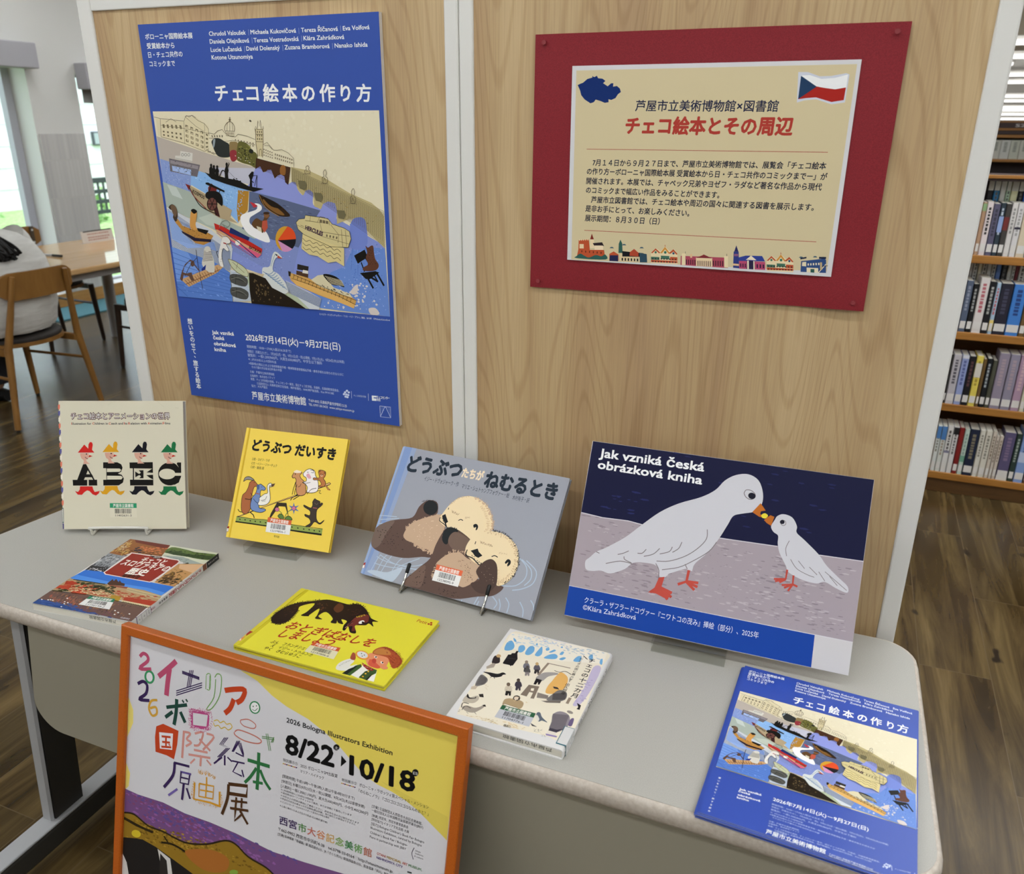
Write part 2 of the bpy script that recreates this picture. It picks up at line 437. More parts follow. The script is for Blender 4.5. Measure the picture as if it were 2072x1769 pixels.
for y in (3.4, 5.2, 7.4): lamp(-5.3, -1.2, y, 2.82, M_LAMP_WIN_FILL, 'added white ceiling lamp brightening the window side reading area', 'added ceiling lamps by the windows')  # unseen lamps added to brighten the left wall and reading area
for i, (y, z, x0, x1, w) in enumerate([(8.0, 2.18, .6, 6.5, .22), (9.4, 2.15, .6, 6.5, .2), (11.6, 2.2, .8, 2.02, .2), (11.5, 2.08, 2.2, 6.5, .16), (13.0, 2.14, .8, 6.5, .25), (15.2, 2.13, .8, 6.5, .3), (17.5, 1.98, .8, 6.5, .3), (19.0, 1.93, .8, 6.5, .2), (21, 1.84, .8, 6.5, .4), (22.2, 1.80, .8, 6.5, .3), (23.3, 1.72, .8, 6.5, .4), (24.4, 1.62, .8, 6.5, .4)]):
    lamp(x0, x1, y, z, M_LAMP_FAR, ['bright strip lamp nearest above the stacks, top right beside the partition', 'second bright strip lamp from the front above the stacks', 'short strip lamp left of the grey duct above the stacks', 'strip lamp on the grey duct at the right edge', 'fourth strip lamp into the distance above the stacks', 'fifth strip lamp into the distance above the stacks', 'sixth strip lamp row far in the stacks', 'seventh strip lamp row far in the stacks', 'eighth strip lamp row far in the stacks', 'ninth strip lamp row far in the stacks', 'last but one strip lamp row by the far wall', 'farthest strip lamp row by the far wall'][i], 'strip lamps over the stacks', w, 2.83 - z)
M_COLM = mat('white column paint', '#e4e3dc', .6)
structure(MB().box((2.15, 16.6, 0), (2.3, 16.75, 2.9), M_COLM).build('trim_1'))
M_DUCT = mat('grey ceiling beam', '#9b9282', .7)
structure(MB().box((.5, 8.3, 2.26), (8.6, 8.6, 2.9), M_DUCT).build('trim_2'))
structure(MB().box((.5, 9.8, 2.24), (8.6, 10.2, 2.9), M_DUCT).build('trim_3'))
# teal rug
t = tag(MB().prism([(-5.62, 3.2), (-5.22, 3.2), (-5.22, 4.3), (-5.62, 4.3)], 0, .012, speckle('teal rug', '#3d6b74', '#56848c', 300, .9)).build('rug'), 'teal rug on the dark floor by the window wall', 'rug')

# ------------------------------------------------------------------ outside the windows
M_GRASS = speckle('lawn', '#86ab66', '#b0cf8e', 14, .9, .1)
lawn = structure(MB().box((-30, -12, -.3), (-6.4, 34, -.2), M_GRASS).build('lawn'))
M_SIDING = mat('white siding', '#eceef0', .7)
t = thing('house', 'white sided house outside the narrow window, with a small dark framed window', 'house', loc=(-15, 12.5, -.2))
mb = MB()
for i in range(22): mb.box((-.3 - .012 * (i % 2), -9, i * .2), (0 - .02 * (i % 2), 7, i * .2 + .198), M_SIDING)
mb.build('wall', t)
MB().bev((.0, .07, 1.17), (.06, .62, 1.45), .01, mat('dark window frame', '#4a5054', .5)).build('window_frame', t)
MB().box((.05, .10, 1.20), (.07, .59, 1.42), mat('grey pane', '#a9b0b6', .2)).build('pane', t)
M_FEN = mat('dark slat fence', '#3d4347', .6)
t = thing('fence', 'dark slatted fence on the lawn outside the narrow window', 'fence', loc=(-9.5, 8.9, -.2))
for y in (-1.8, -.2, 1.4): MB().box((-.04, y - .04, 0), (.04, y + .04, .93), M_FEN).build('post', t)
mb = MB()
for z, h in ((.86, .07), (.72, .05), (.58, .05), (.44, .05)): mb.box((-.02, -2, z), (.02, 1.8, z + h), M_FEN)
for i in range(40): mb.box((-.012, -1.95 + i * .093, .44), (.012, -1.93 + i * .093, .9), M_FEN)
mb.build('slats', t)
M_LEAF = speckle('garden leaves', '#6f9a55', '#b4d494', 9, .7)
def shrub(x, y, z, r, label, seed):
    t = thing('shrub', label, 'shrub', loc=(x, y, z)); mb = MB(); rr = random.Random(seed)
    for _ in range(420):
        d = Vector((rr.gauss(0, 1), rr.gauss(0, 1), rr.gauss(0, .8))).normalized() * r * (.4 + .6 * rr.random()); d.z = abs(d.z) * 1.1
        a = Vector((rr.gauss(0, 1), rr.gauss(0, 1), rr.gauss(0, 1))).normalized(); b = a.orthogonal().normalized(); L = .1 + .08 * rr.random()
        mb.add([d, d + a * L * .5 + b * L * .25, d + a * L, d + a * L * .5 - b * L * .25], [(0, 1, 2, 3)], M_LEAF)
    mb.build('leaves', t); MB().tube([(0, 0, 0), (.02, 0, r * .6)], .03, mat('bark', '#5c4a36', .8)).build('stem', t)
shrub(-8.9, 5.2, -.2, .6, 'light green shrub outside the large window, behind the seated person', 3)
shrub(-12.4, 9.6, -.2, .7, 'green shrub behind the slatted fence', 5)
shrub(-12.5, 6.9, -.2, 1.2, 'tall pale shrub at the left edge of the large window', 6)

# ------------------------------------------------------------------ partition with two wood panels
def partition(xs, label):
    xa, xb, xc, xd = xs; cx = (xa + xd) / 2
    t = thing('partition_screen', label, 'partition', loc=(cx, .02, 0), group=None)
    MB().box((xb - cx - .004, -.016, .06), (xc - cx + .004, .004, 1.70), M_PANEL).build('panel', t)
    for a, b in ((xa, xb), (xc, xd)): MB().bev((a - cx, -.020, .03), (b - cx, .02, 1.745), .003, M_ALU).build('post', t)
    MB().bev((xb - cx, -.0199, 1.6895), (xc - cx, .02, 1.745), .002, M_ALU).build('top_rail', t)
    MB().bev((xb - cx, -.0199, .05), (xc - cx, .02, .10), .002, M_ALU).build('bottom_rail', t)
    for a in (xa, xd):
        MB().bev((a - cx - .03 if a == xd else a - cx, -.016, 0), (a - cx if a == xd else a - cx + .03, .30, .03), .004, M_ALU).build('foot', t)
    return t
partition((-.977, -.942, -.188, -.1625), 'left half of the partition, wood grain panel in white frame behind the blue poster')
partition((-.1615, -.136, .603, .631), 'right half of the partition, wood grain panel in white frame behind the red notice')

# ------------------------------------------------------------------ display table
ZT = .70
def round_corner(c, r, a0, a1, n=7): return [(c[0] + r * math.cos(math.radians(a0 + (a1 - a0) * i / n)), c[1] + r * math.sin(math.radians(a0 + (a1 - a0) * i / n))) for i in range(n + 1)]
def top_outline(d):
    FL, FR, BR, BL = (-1.078, -.512), (.666, -.512), (.6565, -.0265), (-1.022, -.0265)
    r = .05
    P = round_corner((FL[0] + r, FL[1] + r), r + d, 180, 270) + round_corner((FR[0] - r, FR[1] + r), r + d, 270, 360) + round_corner((BR[0] - r, BR[1] - r), r + d, 0, 90) + round_corner((BL[0] + r, BL[1] - r), r + d, 90, 180)
    return P
table = thing('display_table', 'grey laminate folding table with worn beige edge in front of the partition', 'table', loc=(-.2, -.27, 0))
TM = Matrix.Translation((.2, .27, 0))
mb = MB(); mb.prism(top_outline(0), .674, ZT, M_TABLE, TM); mb.build('tabletop', table)
mb = MB(); rings = []
for d, z in ((.0, .6995), (.0015, .700), (.005, .698), (.0075, .692), (.008, .685), (.007, .677), (.004, .671), (.0, .669), (-.012, .669)): rings.append([(x, y, z) for x, y in top_outline(d)])
mb.loft(rings, M_EDGE, TM, cap=False); mb.build('edge_band', table)
mb = MB(); P = [(-.806, .674), (-.844, .466)] + [(-.845 + .06 * (1 - math.cos(math.radians(a))), .465 - .06 * math.sin(math.radians(a))) for a in range(10, 91, 10)] + [(.57, .405), (.62, .455), (.62, .674)]
mb.prism(P, -.484, -.480, M_MODESTY, TM, axis='y'); mb.build('modesty_panel', table)
for sx in (-1, 1):
    xt, xb = (-.885, -.95) if sx < 0 else (.53, .56)
    mb = MB(); A = [(xb - .014, -.44), (xb + .01, -.44), (xb + .01, -.37), (xb - .014, -.37)]; B = [(x + xt - xb, y - .003) for x, y in A]
    mb.loft([[(x, y, .088) for x, y in A], [(x, y, .674) for x, y in B]], M_STEEL_D, TM, smooth=False)
    mb.build('leg', table)
    mb = MB(); A = [(xb - .016, -.449), (xb + .006, -.449), (xb + .010, -.4435), (xb - .018, -.4435)]; B = [(x + xt - xb, y - .003) for x, y in A]
    mb.loft([[(x, y, .088) for x, y in A], [(x, y, .673) for x, y in B]], M_STEEL_LIT, TM, smooth=False); mb.build('leg_cover', table)  # light on the leg's front face painted as a pale strip
    mb = MB(); mb.bev((xb - .022, -.58, .03), (xb + .022, -.09, .082), .006, M_STEEL_D, TM); mb.build('foot', table)
    mb = MB(); mb.bev((xb - .0225, -.585, .0825), (xb + .0225, -.085, .089), .003, M_STEEL_LIT, TM); mb.build('lit_foot_top', table)  # lit top of the foot painted as a paler layer
    for y in (-.56, -.11): MB().prism(round_corner((xb, y), .02, 0, 345, 11), 0, .031, M_BLACK, TM).build('glide', table)
MB().bev((-.9, -.34, .60), (.53, -.30, .63), .003, M_STEEL_D, TM).build('cross_bar', table)

# measured sizes, places and printed artwork (tenths of a millimetre on each sheet)
D = {}
D['abec'] = {'pose':[-0.94658,-0.27816,0.709,0.40939,0.29345,-0.00111],'w':0.25206,'h':0.26326,'t':0.017,'st':{'q':[975,538,1520,535,1520,239,970,243],'head':'#2f9468','num':'11402631-3','body':'#d9d2bc','frac':0.33},'lip':[0.06438,0.1751]}
D['abec']['art'] = [
('t','#4a1518','チェコ絵本とアニメーションの世界',246,2272,2259,2274,145,0.085,0),
('t','#f3efe6','チェコ絵本とアニメーションの世界',253,2275,2252,2278,138,0,0),
('t','#c2412e','I',256,2151,266,2151,67,0.02,0),
('t','#26242c','llustration for',276,2151,658,2152,67,0.02,0),
('t','#c2412e','C',682,2152,722,2153,68,0.02,0),
('t','#26242c','hildren in',729,2153,992,2154,68,0.02,0),
('t','#c2412e','C',1010,2154,1051,2154,68,0.02,0),
('t','#26242c','zech and',1059,2154,1300,2155,68,0.02,0),
('t','#c2412e','I',1317,2155,1329,2155,68,0.02,0),
('t','#26242c','ts',1335,2155,1386,2155,68,0.02,0),
('t','#c2412e','R',1404,2155,1447,2155,68,0.02,0),
('t','#26242c','elation with',1452,2155,1778,2157,68,0.02,0),
('t','#c2412e','A',1799,2157,1841,2157,68,0.02,0),
('t','#26242c','nimation',1850,2157,2084,2158,68,0.02,0),
('t','#c2412e','F',2101,2158,2139,2158,68,0.02,0),
('t','#26242c','ilms',2145,2158,2255,2158,68,0.02,0),
('p','#14120f',0,[462,1340,522,1347,568,1251,494,1074,466,1020,331,1021]),
('p','#14120f',0,[522,1347,686,1021,654,1021,500,1320]),
('p','#14120f',0,[493,1137,635,1134,663,1073,467,1074]),
('p','#14120f',0,[239,1021,534,1020,531,902,242,902]),
('p','#14120f',0,[564,1022,734,1023,734,903,561,902]),
('p','#14120f',0,[869,1381,1157,1381,1235,1340,1260,1271,1230,1188,1161,1146,1238,1124,1278,1046,1257,962,1170,905,857,903,859,1021,925,1021,929,1257,866,1261]),
('p','#d6cfb8',0,[942,1254,1198,1253,1231,1222,1196,1184,940,1181]),
('p','#d6cfb8',0,[940,1105,1227,1101,1257,1065,1225,1028,937,1026]),
('p','#14120f',0,[1403,1377,1876,1384,1874,1249,1403,1257]),
('p','#14120f',0,[1468,1260,1491,1260,1484,1019,1460,1019]),
('p','#14120f',0,[1742,1173,1874,1259,1874,1162]),
('p','#14120f',0,[1737,1114,1873,1124,1875,1023,1804,1061]),
('p','#14120f',0,[1401,1023,1875,1021,1874,904,1402,903]),
('p','#14120f',0,[1513,1192,1592,1140,1627,1166,1586,1215,1682,1218,1677,1051,1590,1052,1630,1093,1593,1118,1513,1071]),
('p','#14120f',0,[2451,1140,2440,1073,2411,1011,2365,959,2308,923,2242,904,2174,904,2110,923,2054,960,2011,1012,1984,1074,1976,1141,1987,1208,2017,1270,2062,1321,2120,1357,2185,1376,2252,1376,2317,1357,2373,1320,2416,1269,2443,1207]),
('p','#d6cfb8',0,[2331,1138,2323,1108,2302,1079,2270,1056,2230,1039,2183,1030,2135,1030,2089,1039,2049,1056,2018,1080,1999,1108,1993,1139,2001,1170,2021,1198,2053,1222,2094,1239,2140,1247,2188,1247,2234,1238,2274,1221,2305,1198,2324,1169]),
('p','#14120f',0,[2326,1307,2379,1377,2453,1376,2448,1161,2319,1161]),
('p','#14120f',0,[2318,1104,2442,1103,2396,964,2300,912]),
('p','#d6cfb8',0,[2288,1161,2469,1161,2468,1102,2287,1102]),
('p','#d6cfb8',0,[2310,1380,2353,1364,2402,1272,2377,1304]),
('p','#c9241f',0,[363,1580,501,1747,578,1662,588,1751,610,1790,635,1797,661,1785,673,1741,654,1640,699,1580]),
('p','#d2a08c',0,[409,1568,581,1568,581,1495,563,1457,525,1430,544,1392,603,1349,463,1349,480,1392,474,1430,434,1460,414,1515]),
('p','#b8301f',0,[593,1532,663,1507,577,1481]),
('p','#14120f',0,[552,1551,550,1545,546,1540,541,1538,535,1538,529,1540,526,1545,525,1551,526,1557,530,1562,536,1564,542,1564,547,1562,550,1557]),
('l','#14120f',1,10.2,[507,1491,535,1464,566,1454]),
('p','#c9241f',0,[382,887,635,886,650,819,678,770,783,790,755,735,699,695,632,721,571,788,525,802,473,771,415,710,331,716,276,789,338,771,375,820]),
('p','#d39a1f',0,[863,1591,1000,1758,1079,1673,1088,1762,1110,1801,1135,1808,1162,1796,1174,1752,1156,1651,1201,1591]),
('p','#d2a08c',0,[910,1579,1082,1579,1083,1505,1065,1467,1027,1440,1046,1402,1105,1359,964,1359,981,1402,976,1440,935,1471,915,1525]),
('p','#b8301f',0,[1094,1543,1165,1517,1079,1491]),
('p','#14120f',0,[1053,1561,1051,1556,1047,1551,1042,1548,1036,1548,1030,1551,1027,1555,1026,1561,1027,1567,1031,1572,1037,1575,1043,1575,1048,1572,1052,1567]),
('l','#14120f',1,10.2,[1008,1501,1036,1474,1068,1464]),
('p','#d39a1f',0,[885,896,1141,895,1155,827,1185,778,1289,798,1262,743,1206,703,1138,729,1076,796,1030,810,978,779,920,718,835,724,780,797,842,780,879,828]),
('p','#14141c',0,[1459,1587,1596,1756,1675,1670,1685,1759,1706,1799,1732,1805,1759,1793,1771,1749,1753,1648,1799,1587]),
('p','#d2a08c',0,[1506,1575,1680,1575,1681,1501,1663,1463,1625,1436,1644,1398,1704,1355,1562,1355,1579,1398,1573,1436,1532,1467,1511,1522]),
('p','#b8301f',0,[1692,1539,1763,1513,1677,1488]),
('p','#14120f',0,[1650,1558,1649,1552,1645,1547,1639,1545,1633,1545,1628,1547,1624,1552,1623,1558,1624,1564,1628,1569,1634,1572,1640,1572,1645,1569,1649,1564]),
('l','#14120f',1,10.3,[1606,1498,1634,1470,1666,1460]),
('p','#14141c',0,[1486,890,1743,889,1758,821,1788,772,1893,792,1866,736,1810,696,1742,723,1678,790,1632,804,1580,773,1521,712,1436,717,1380,791,1443,773,1480,822]),
('p','#1d6b3f',0,[2045,1584,2183,1753,2263,1667,2272,1756,2293,1796,2319,1803,2346,1791,2359,1746,2341,1645,2388,1584]),
('p','#d2a08c',0,[2093,1572,2268,1572,2270,1498,2251,1460,2213,1432,2233,1394,2294,1351,2151,1351,2168,1394,2162,1432,2119,1463,2098,1519]),
('p','#b8301f',0,[2281,1536,2352,1510,2266,1484]),
('p','#14120f',0,[2238,1555,2237,1549,2233,1544,2227,1541,2221,1541,2216,1544,2212,1549,2211,1555,2212,1561,2216,1566,2222,1568,2228,1568,2233,1566,2237,1561]),
('l','#14120f',1,10.3,[2194,1494,2222,1467,2255,1456]),
('p','#1d6b3f',0,[2077,884,2336,883,2351,815,2382,766,2488,786,2461,730,2404,690,2336,717,2271,784,2225,798,2172,767,2114,705,2028,711,1971,785,2034,767,2071,816]),
('l','#c9c1a9',0,5,[1003,2547,1080,2606,1173,2623]),
('l','#c9c1a9',0,5.1,[1998,2629,2064,2579,2131,2520]),
('l','#beb59c',0,5.1,[2368,2496,2436,2488]),
('p','#d97a62',0,[-11,2554,39,2568,40,2504,24,2454,-11,2474]),
('p','#5b5a93',0,[-11,2425,39,2439,40,2375,24,2325,-11,2345]),
('p','#e8e0cf',0,[-11,2296,40,2310,40,2246,24,2196,-11,2216]),
('p','#d97a62',0,[-11,2167,40,2181,40,2117,24,2066,-11,2086]),
('p','#5b5a93',0,[-11,2037,40,2051,40,1987,24,1936,-11,1956]),
('p','#e8e0cf',0,[-11,1907,40,1921,40,1857,25,1806,-11,1826]),
('p','#d97a62',0,[-11,1777,40,1791,40,1726,25,1675,-11,1696]),
('p','#5b5a93',0,[-11,1646,40,1660,40,1595,25,1544,-11,1565]),
('p','#e8e0cf',0,[-11,1515,40,1529,40,1464,25,1413,-11,1433]),
('p','#d97a62',0,[-11,1384,40,1397,40,1332,25,1281,-11,1302]),
('p','#5b5a93',0,[-11,1252,40,1266,40,1200,25,1149,-11,1170]),
('p','#e8e0cf',0,[-11,1120,40,1133,40,1068,25,1016,-11,1037]),
('p','#d97a62',0,[-11,987,40,1001,41,935,25,884,-11,904]),
('p','#5b5a93',0,[-11,854,40,868,41,802,25,750,-11,771]),
('p','#e8e0cf',0,[-11,721,40,735,41,669,25,617,-11,638]),
('p','#d97a62',0,[-11,587,40,601,41,535,25,483,-11,504]),
('p','#1d4a55',0,[-3,439,31,443,28,136,-3,131]),
('p','#e9e4d6',0,[5,422,20,425,19,154,6,151]),
('p','#4b4a7d',0,[0,119,27,122,25,5,2,1])]
D['yellow'] = {'pose':[-0.60217,-0.19095,0.72,0.11175,0.52382,-0.00002],'w':0.22725,'h':0.22291,'t':0.01,'st':{'q':[857,506,1380,508,1390,226,861,216],'head':'#cf6238','num':'12239856-1','body':'#e4e2de','frac':0.33},'lip':[0.05019,0.16498]}
D['yellow']['art'] = [
('p','#d2ab2a',0,[64,2227,91,2227,106,-2,71,-2]),
('t','#14120f','どうぶつ だいすき',212,1801,2072,1805,253,0.05,0),
('t','#14120f','○絵・ヨゼフ・ラダ',265,1587,663,1595,64,0.01,0),
('t','#14120f','○文・イジー・ジャーチェク',269,1502,843,1510,64,0.01,0),
('t','#14120f','○訳・飯島 周',266,1426,565,1427,63,0.01,0),
('p','#8d9c4c',0,[162,425,297,434,525,430,860,449,1346,429,1694,426,1877,417,2064,434,2067,307,1627,307,1370,309,849,322,509,328,159,324]),
('p','#14120f',0,[156,340,506,344,844,342,1366,331,1621,334,2060,339,2067,304,1628,302,1371,306,849,319,511,319,157,315]),
('l','#14120f',1,8.9,[161,428,297,434,525,430,860,449,1345,432,1693,431,2064,434]),
('p','#14120f',0,[263,378,260,374,254,372,246,372,239,375,234,379,231,384,231,389,235,393,241,396,248,396,255,393,261,389,263,384]),
('p','#14120f',0,[380,383,376,379,370,377,363,377,356,380,351,384,348,389,348,394,351,399,357,401,365,401,372,398,377,394,380,389]),
('p','#14120f',0,[498,380,494,376,488,374,481,374,474,377,469,381,466,386,466,391,469,395,475,398,483,398,490,395,495,391,498,386]),
('p','#14120f',0,[610,383,607,379,601,377,594,377,587,380,581,384,578,389,579,394,582,398,588,401,595,401,602,398,608,394,611,389]),
('p','#14120f',0,[722,386,719,382,713,380,706,380,699,383,693,387,691,392,691,397,694,401,700,404,707,404,714,401,720,397,723,392]),
('p','#14120f',0,[840,387,837,383,831,381,824,381,817,383,811,387,809,393,809,398,812,402,818,404,825,404,832,402,838,397,841,392]),
('p','#14120f',0,[962,386,958,382,952,380,945,380,938,382,933,387,930,392,930,397,934,401,940,403,947,403,954,401,959,397,962,391]),
('p','#14120f',0,[1426,378,1422,374,1416,372,1409,372,1403,374,1397,378,1394,384,1395,389,1398,393,1404,395,1411,395,1418,392,1423,388,1426,383]),
('p','#14120f',0,[1554,375,1551,371,1545,369,1538,369,1531,372,1526,376,1523,381,1524,386,1527,390,1533,392,1540,392,1547,390,1552,386,1555,380]),
('p','#14120f',0,[1683,373,1679,369,1673,366,1666,367,1660,369,1654,373,1652,378,1652,383,1655,387,1661,390,1668,389,1675,387,1680,383,1683,378]),
('p','#14120f',0,[1800,375,1797,371,1791,369,1784,369,1777,371,1772,376,1769,381,1770,386,1773,390,1779,392,1786,392,1792,390,1798,385,1800,380]),
('p','#14120f',0,[1909,373,1906,369,1900,367,1893,367,1886,370,1881,374,1878,379,1879,384,1882,388,1888,390,1895,390,1902,388,1907,384,1909,378]),
('p','#14120f',0,[2022,375,2019,371,2013,369,2006,369,2000,372,1995,376,1992,381,1992,386,1996,390,2001,392,2008,392,2015,390,2020,386,2023,380]),
('p','#14120f',0,[181,444,2042,1344,2074,1320,2044,1289,734,691,195,421]),
('p','#e3b77a',0,[198,451,2044,1333,2057,1313,2024,1297,730,711,201,438]),
('p','#33291f',0,[993,816,1199,833,1305,556,1383,517,1330,510,1187,757,1050,748,990,632,922,507,876,459,904,596]),
('p','#a5613a',1,[309,1137,384,1188,472,1131,501,1084,431,1058,412,920,412,785,440,654,406,549,340,498,254,546,213,693,206,861,266,936,301,1042]),
('l','#14120f',1,10.7,[309,1137,384,1188,472,1131,501,1084,431,1058,412,920,412,785,440,654,406,549,340,498,254,546,213,693,206,861,266,936,301,1042,309,1137]),
('p','#8f8a86',1,[170,1137,187,1216,257,1250,336,1234,403,1191,317,1189,232,1184]),
('l','#14120f',1,10.7,[170,1137,187,1216,257,1250,336,1234,403,1191,317,1189,232,1184,170,1137]),
('l','#14120f',0,14.2,[276,802,381,798,454,858,500,729]),
('l','#14120f',0,17.7,[443,553,528,506,559,451]),
('l','#14120f',0,14.2,[258,530,198,539,162,577]),
('l','#14120f',1,8.9,[372,932,456,850,491,728]),
('p','#14120f',0,[423,1150,422,1147,419,1145,415,1143,410,1142,406,1143,402,1145,400,1148,401,1151,403,1153,408,1155,413,1156,417,1155,421,1153]),
('p','#6f86b4',1,[505,1067,548,1132,619,1106,685,1064,666,1019,592,1010,595,909,652,815,721,757,698,729,607,759,628,661,741,659,775,630,683,576,531,582,447,621,417,718,435,856,486,930]),
('l','#14120f',1,10.6,[505,1067,548,1132,619,1106,685,1064,666,1019,592,1010,595,909,652,815,721,757,698,729,607,759,628,661,741,659,775,630,683,576,531,582,447,621,417,718,435,856,486,930,505,1067]),
('p','#445a86',1,[491,1116,535,1105,543,1021,491,1040]),
('l','#a05a44',0,17.7,[471,941,575,932]),
('p','#14120f',0,[606,1079,606,1076,604,1074,600,1072,596,1072,592,1072,589,1074,588,1077,588,1080,590,1083,594,1084,598,1085,602,1084,605,1082]),
('l','#14120f',1,8.9,[461,825,550,760,686,744]),
('p','#eae6dc',1,[586,858,681,945,750,979,717,1093,732,1154,784,1177,829,1140,799,1103,763,1098,804,969,832,854,794,766,691,719,586,723,597,808]),
('l','#14120f',1,10.6,[586,858,681,945,750,979,717,1093,732,1154,784,1177,829,1140,799,1103,763,1098,804,969,832,854,794,766,691,719,586,723,597,808,586,858]),
('p','#5a4030',0,[789,1152,876,1184,849,1117,808,1104]),
('p','#14120f',0,[787,1126,787,1121,785,1117,781,1114,776,1114,771,1115,767,1119,765,1124,765,1129,767,1133,771,1136,776,1137,781,1135,785,1131]),
('l','#14120f',1,8.8,[634,813,722,841,745,911]),
('l','#14120f',1,7,[657,791,736,817]),
('p','#5a78b0',0,[1423,753,1501,704,1408,716]),
('p','#5a78b0',0,[1406,715,1401,631,1363,710]),
('p','#5a78b0',0,[1361,710,1277,675,1333,741]),
('p','#5a78b0',0,[1332,743,1254,792,1347,779]),
('p','#5a78b0',0,[1349,781,1354,864,1392,786]),
('p','#5a78b0',0,[1394,785,1478,820,1422,754]),
('p','#14120f',0,[1426,754,1426,741,1423,729,1416,719,1406,711,1393,705,1379,704,1365,706,1352,711,1341,719,1333,730,1329,742,1328,754,1332,766,1339,777,1349,785,1362,790,1376,792,1390,790,1403,785,1414,777,1422,766]),
('p','#c8708e',0,[1419,753,1419,742,1416,732,1410,723,1401,716,1391,712,1379,710,1367,712,1356,716,1347,723,1340,732,1336,743,1336,753,1339,764,1345,773,1354,780,1364,784,1376,785,1388,784,1399,779,1408,772,1415,763]),
('p','#14120f',0,[1070,687,1070,674,1067,662,1060,652,1049,644,1037,638,1023,637,1009,638,995,644,984,652,976,662,972,675,971,687,975,699,982,710,992,718,1005,723,1019,725,1033,723,1046,718,1057,710,1065,699]),
('p','#c8708e',0,[1062,686,1063,675,1060,665,1054,656,1045,649,1034,645,1022,643,1010,645,999,649,990,656,983,665,979,676,978,686,981,697,988,706,996,713,1007,717,1019,719,1031,717,1042,713,1052,706,1059,696]),
('l','#5c7a3c',1,13.9,[1325,716,1248,640,1213,536]),
('l','#5c7a3c',1,12.2,[1068,659,1131,625,1153,561]),
('p','#5c7a3c',1,[1061,558,1107,605,1177,581,1200,509,1116,515]),
('l','#14120f',1,10.4,[1061,558,1107,605,1177,581,1200,509,1116,515,1061,558]),
('p','#5c7a3c',1,[1220,504,1261,575,1334,577,1383,517]),
('l','#14120f',1,10.4,[1220,504,1261,575,1334,577,1383,517,1220,504]),
('p','#c48a5c',1,[1212,1371,1265,1478,1366,1481,1416,1462,1380,1407,1421,1345,1506,1288,1558,1161,1569,1062,1487,1011,1391,1032,1329,1200,1319,1299,1282,1345,1237,1337]),
('l','#14120f',1,10.5,[1212,1371,1265,1478,1366,1481,1416,1462,1380,1407,1421,1345,1506,1288,1558,1161,1569,1062,1487,1011,1391,1032,1329,1200,1319,1299,1282,1345,1237,1337,1212,1371]),
('l','#14120f',0,12.2,[1316,1266,1292,1112,1289,1011]),
('l','#14120f',0,12.2,[1353,1220,1334,1084,1338,1017]),
('p','#ead9c4',1,[1232,1457,1288,1501,1393,1484,1371,1453,1272,1442]),
('p','#14120f',0,[1287,1422,1287,1416,1285,1411,1281,1408,1276,1407,1271,1409,1267,1413,1265,1419,1265,1425,1267,1430,1271,1433,1276,1433,1281,1431,1285,1427]),
('l','#14120f',0,15.6,[1410,1026,1297,946,1275,893]),
('l','#14120f',0,15.6,[1458,1016,1371,946,1331,916]),
('l','#14120f',1,8.7,[1381,1173,1423,1195,1440,1247]),
('p','#ece3df',1,[1441,1448,1496,1522,1581,1557,1679,1526,1713,1446,1774,1370,1817,1242,1809,1142,1708,1096,1598,1099,1591,1182,1542,1242,1462,1275,1538,1309,1525,1374,1465,1401]),
('l','#14120f',1,10.5,[1441,1448,1496,1522,1581,1557,1679,1526,1713,1446,1774,1370,1817,1242,1809,1142,1708,1096,1598,1099,1591,1182,1542,1242,1462,1275,1538,1309,1525,1374,1465,1401,1441,1448]),
('p','#dc9fa8',1,[1516,1423,1563,1462,1633,1387,1582,1364]),
('p','#14120f',0,[1549,1486,1549,1481,1548,1476,1545,1474,1541,1473,1537,1475,1533,1479,1531,1484,1531,1489,1533,1493,1536,1496,1540,1496,1544,1494,1548,1491]),
('l','#14120f',1,8.7,[1586,1532,1640,1538,1668,1491,1612,1493]),
('l','#14120f',1,8.7,[1462,1275,1546,1268,1633,1295]),
('l','#14120f',1,8.6,[1809,1142,1877,1166,1860,1115,1907,1104]),
('l','#14120f',1,10.4,[1606,1059,1678,1159,1780,1196]),
('p','#b4703f',1,[1763,1519,1801,1560,1915,1537,1921,1454,1895,1401,1952,1341,1950,1258,1864,1231,1817,1242,1873,1282,1812,1358,1695,1352,1687,1393,1803,1407]),
('l','#14120f',1,10.4,[1763,1519,1801,1560,1915,1537,1921,1454,1895,1401,1952,1341,1950,1258,1864,1231,1817,1242,1873,1282,1812,1358,1695,1352,1687,1393,1803,1407,1763,1519]),
('p','#7a4a2a',0,[1812,1541,1812,1535,1810,1529,1806,1523,1801,1519,1795,1516,1787,1515,1780,1517,1774,1519,1768,1524,1764,1529,1762,1536,1761,1542,1763,1548,1767,1554,1772,1558,1779,1561,1786,1562,1793,1561,1800,1558,1805,1553,1809,1548]),
('p','#7a4a2a',0,[1929,1518,1928,1509,1923,1501,1915,1496,1905,1494,1895,1497,1887,1504,1883,1513,1883,1522,1888,1531,1897,1536,1907,1537,1917,1534,1925,1527]),
('p','#14120f',0,[1833,1486,1833,1481,1831,1477,1828,1475,1824,1475,1820,1476,1817,1479,1815,1483,1816,1488,1817,1492,1821,1494,1825,1494,1828,1493,1832,1490]),
('p','#14120f',0,[1877,1479,1876,1475,1875,1471,1871,1469,1867,1468,1864,1470,1860,1473,1859,1477,1859,1481,1861,1485,1864,1487,1868,1488,1872,1486,1875,1483]),
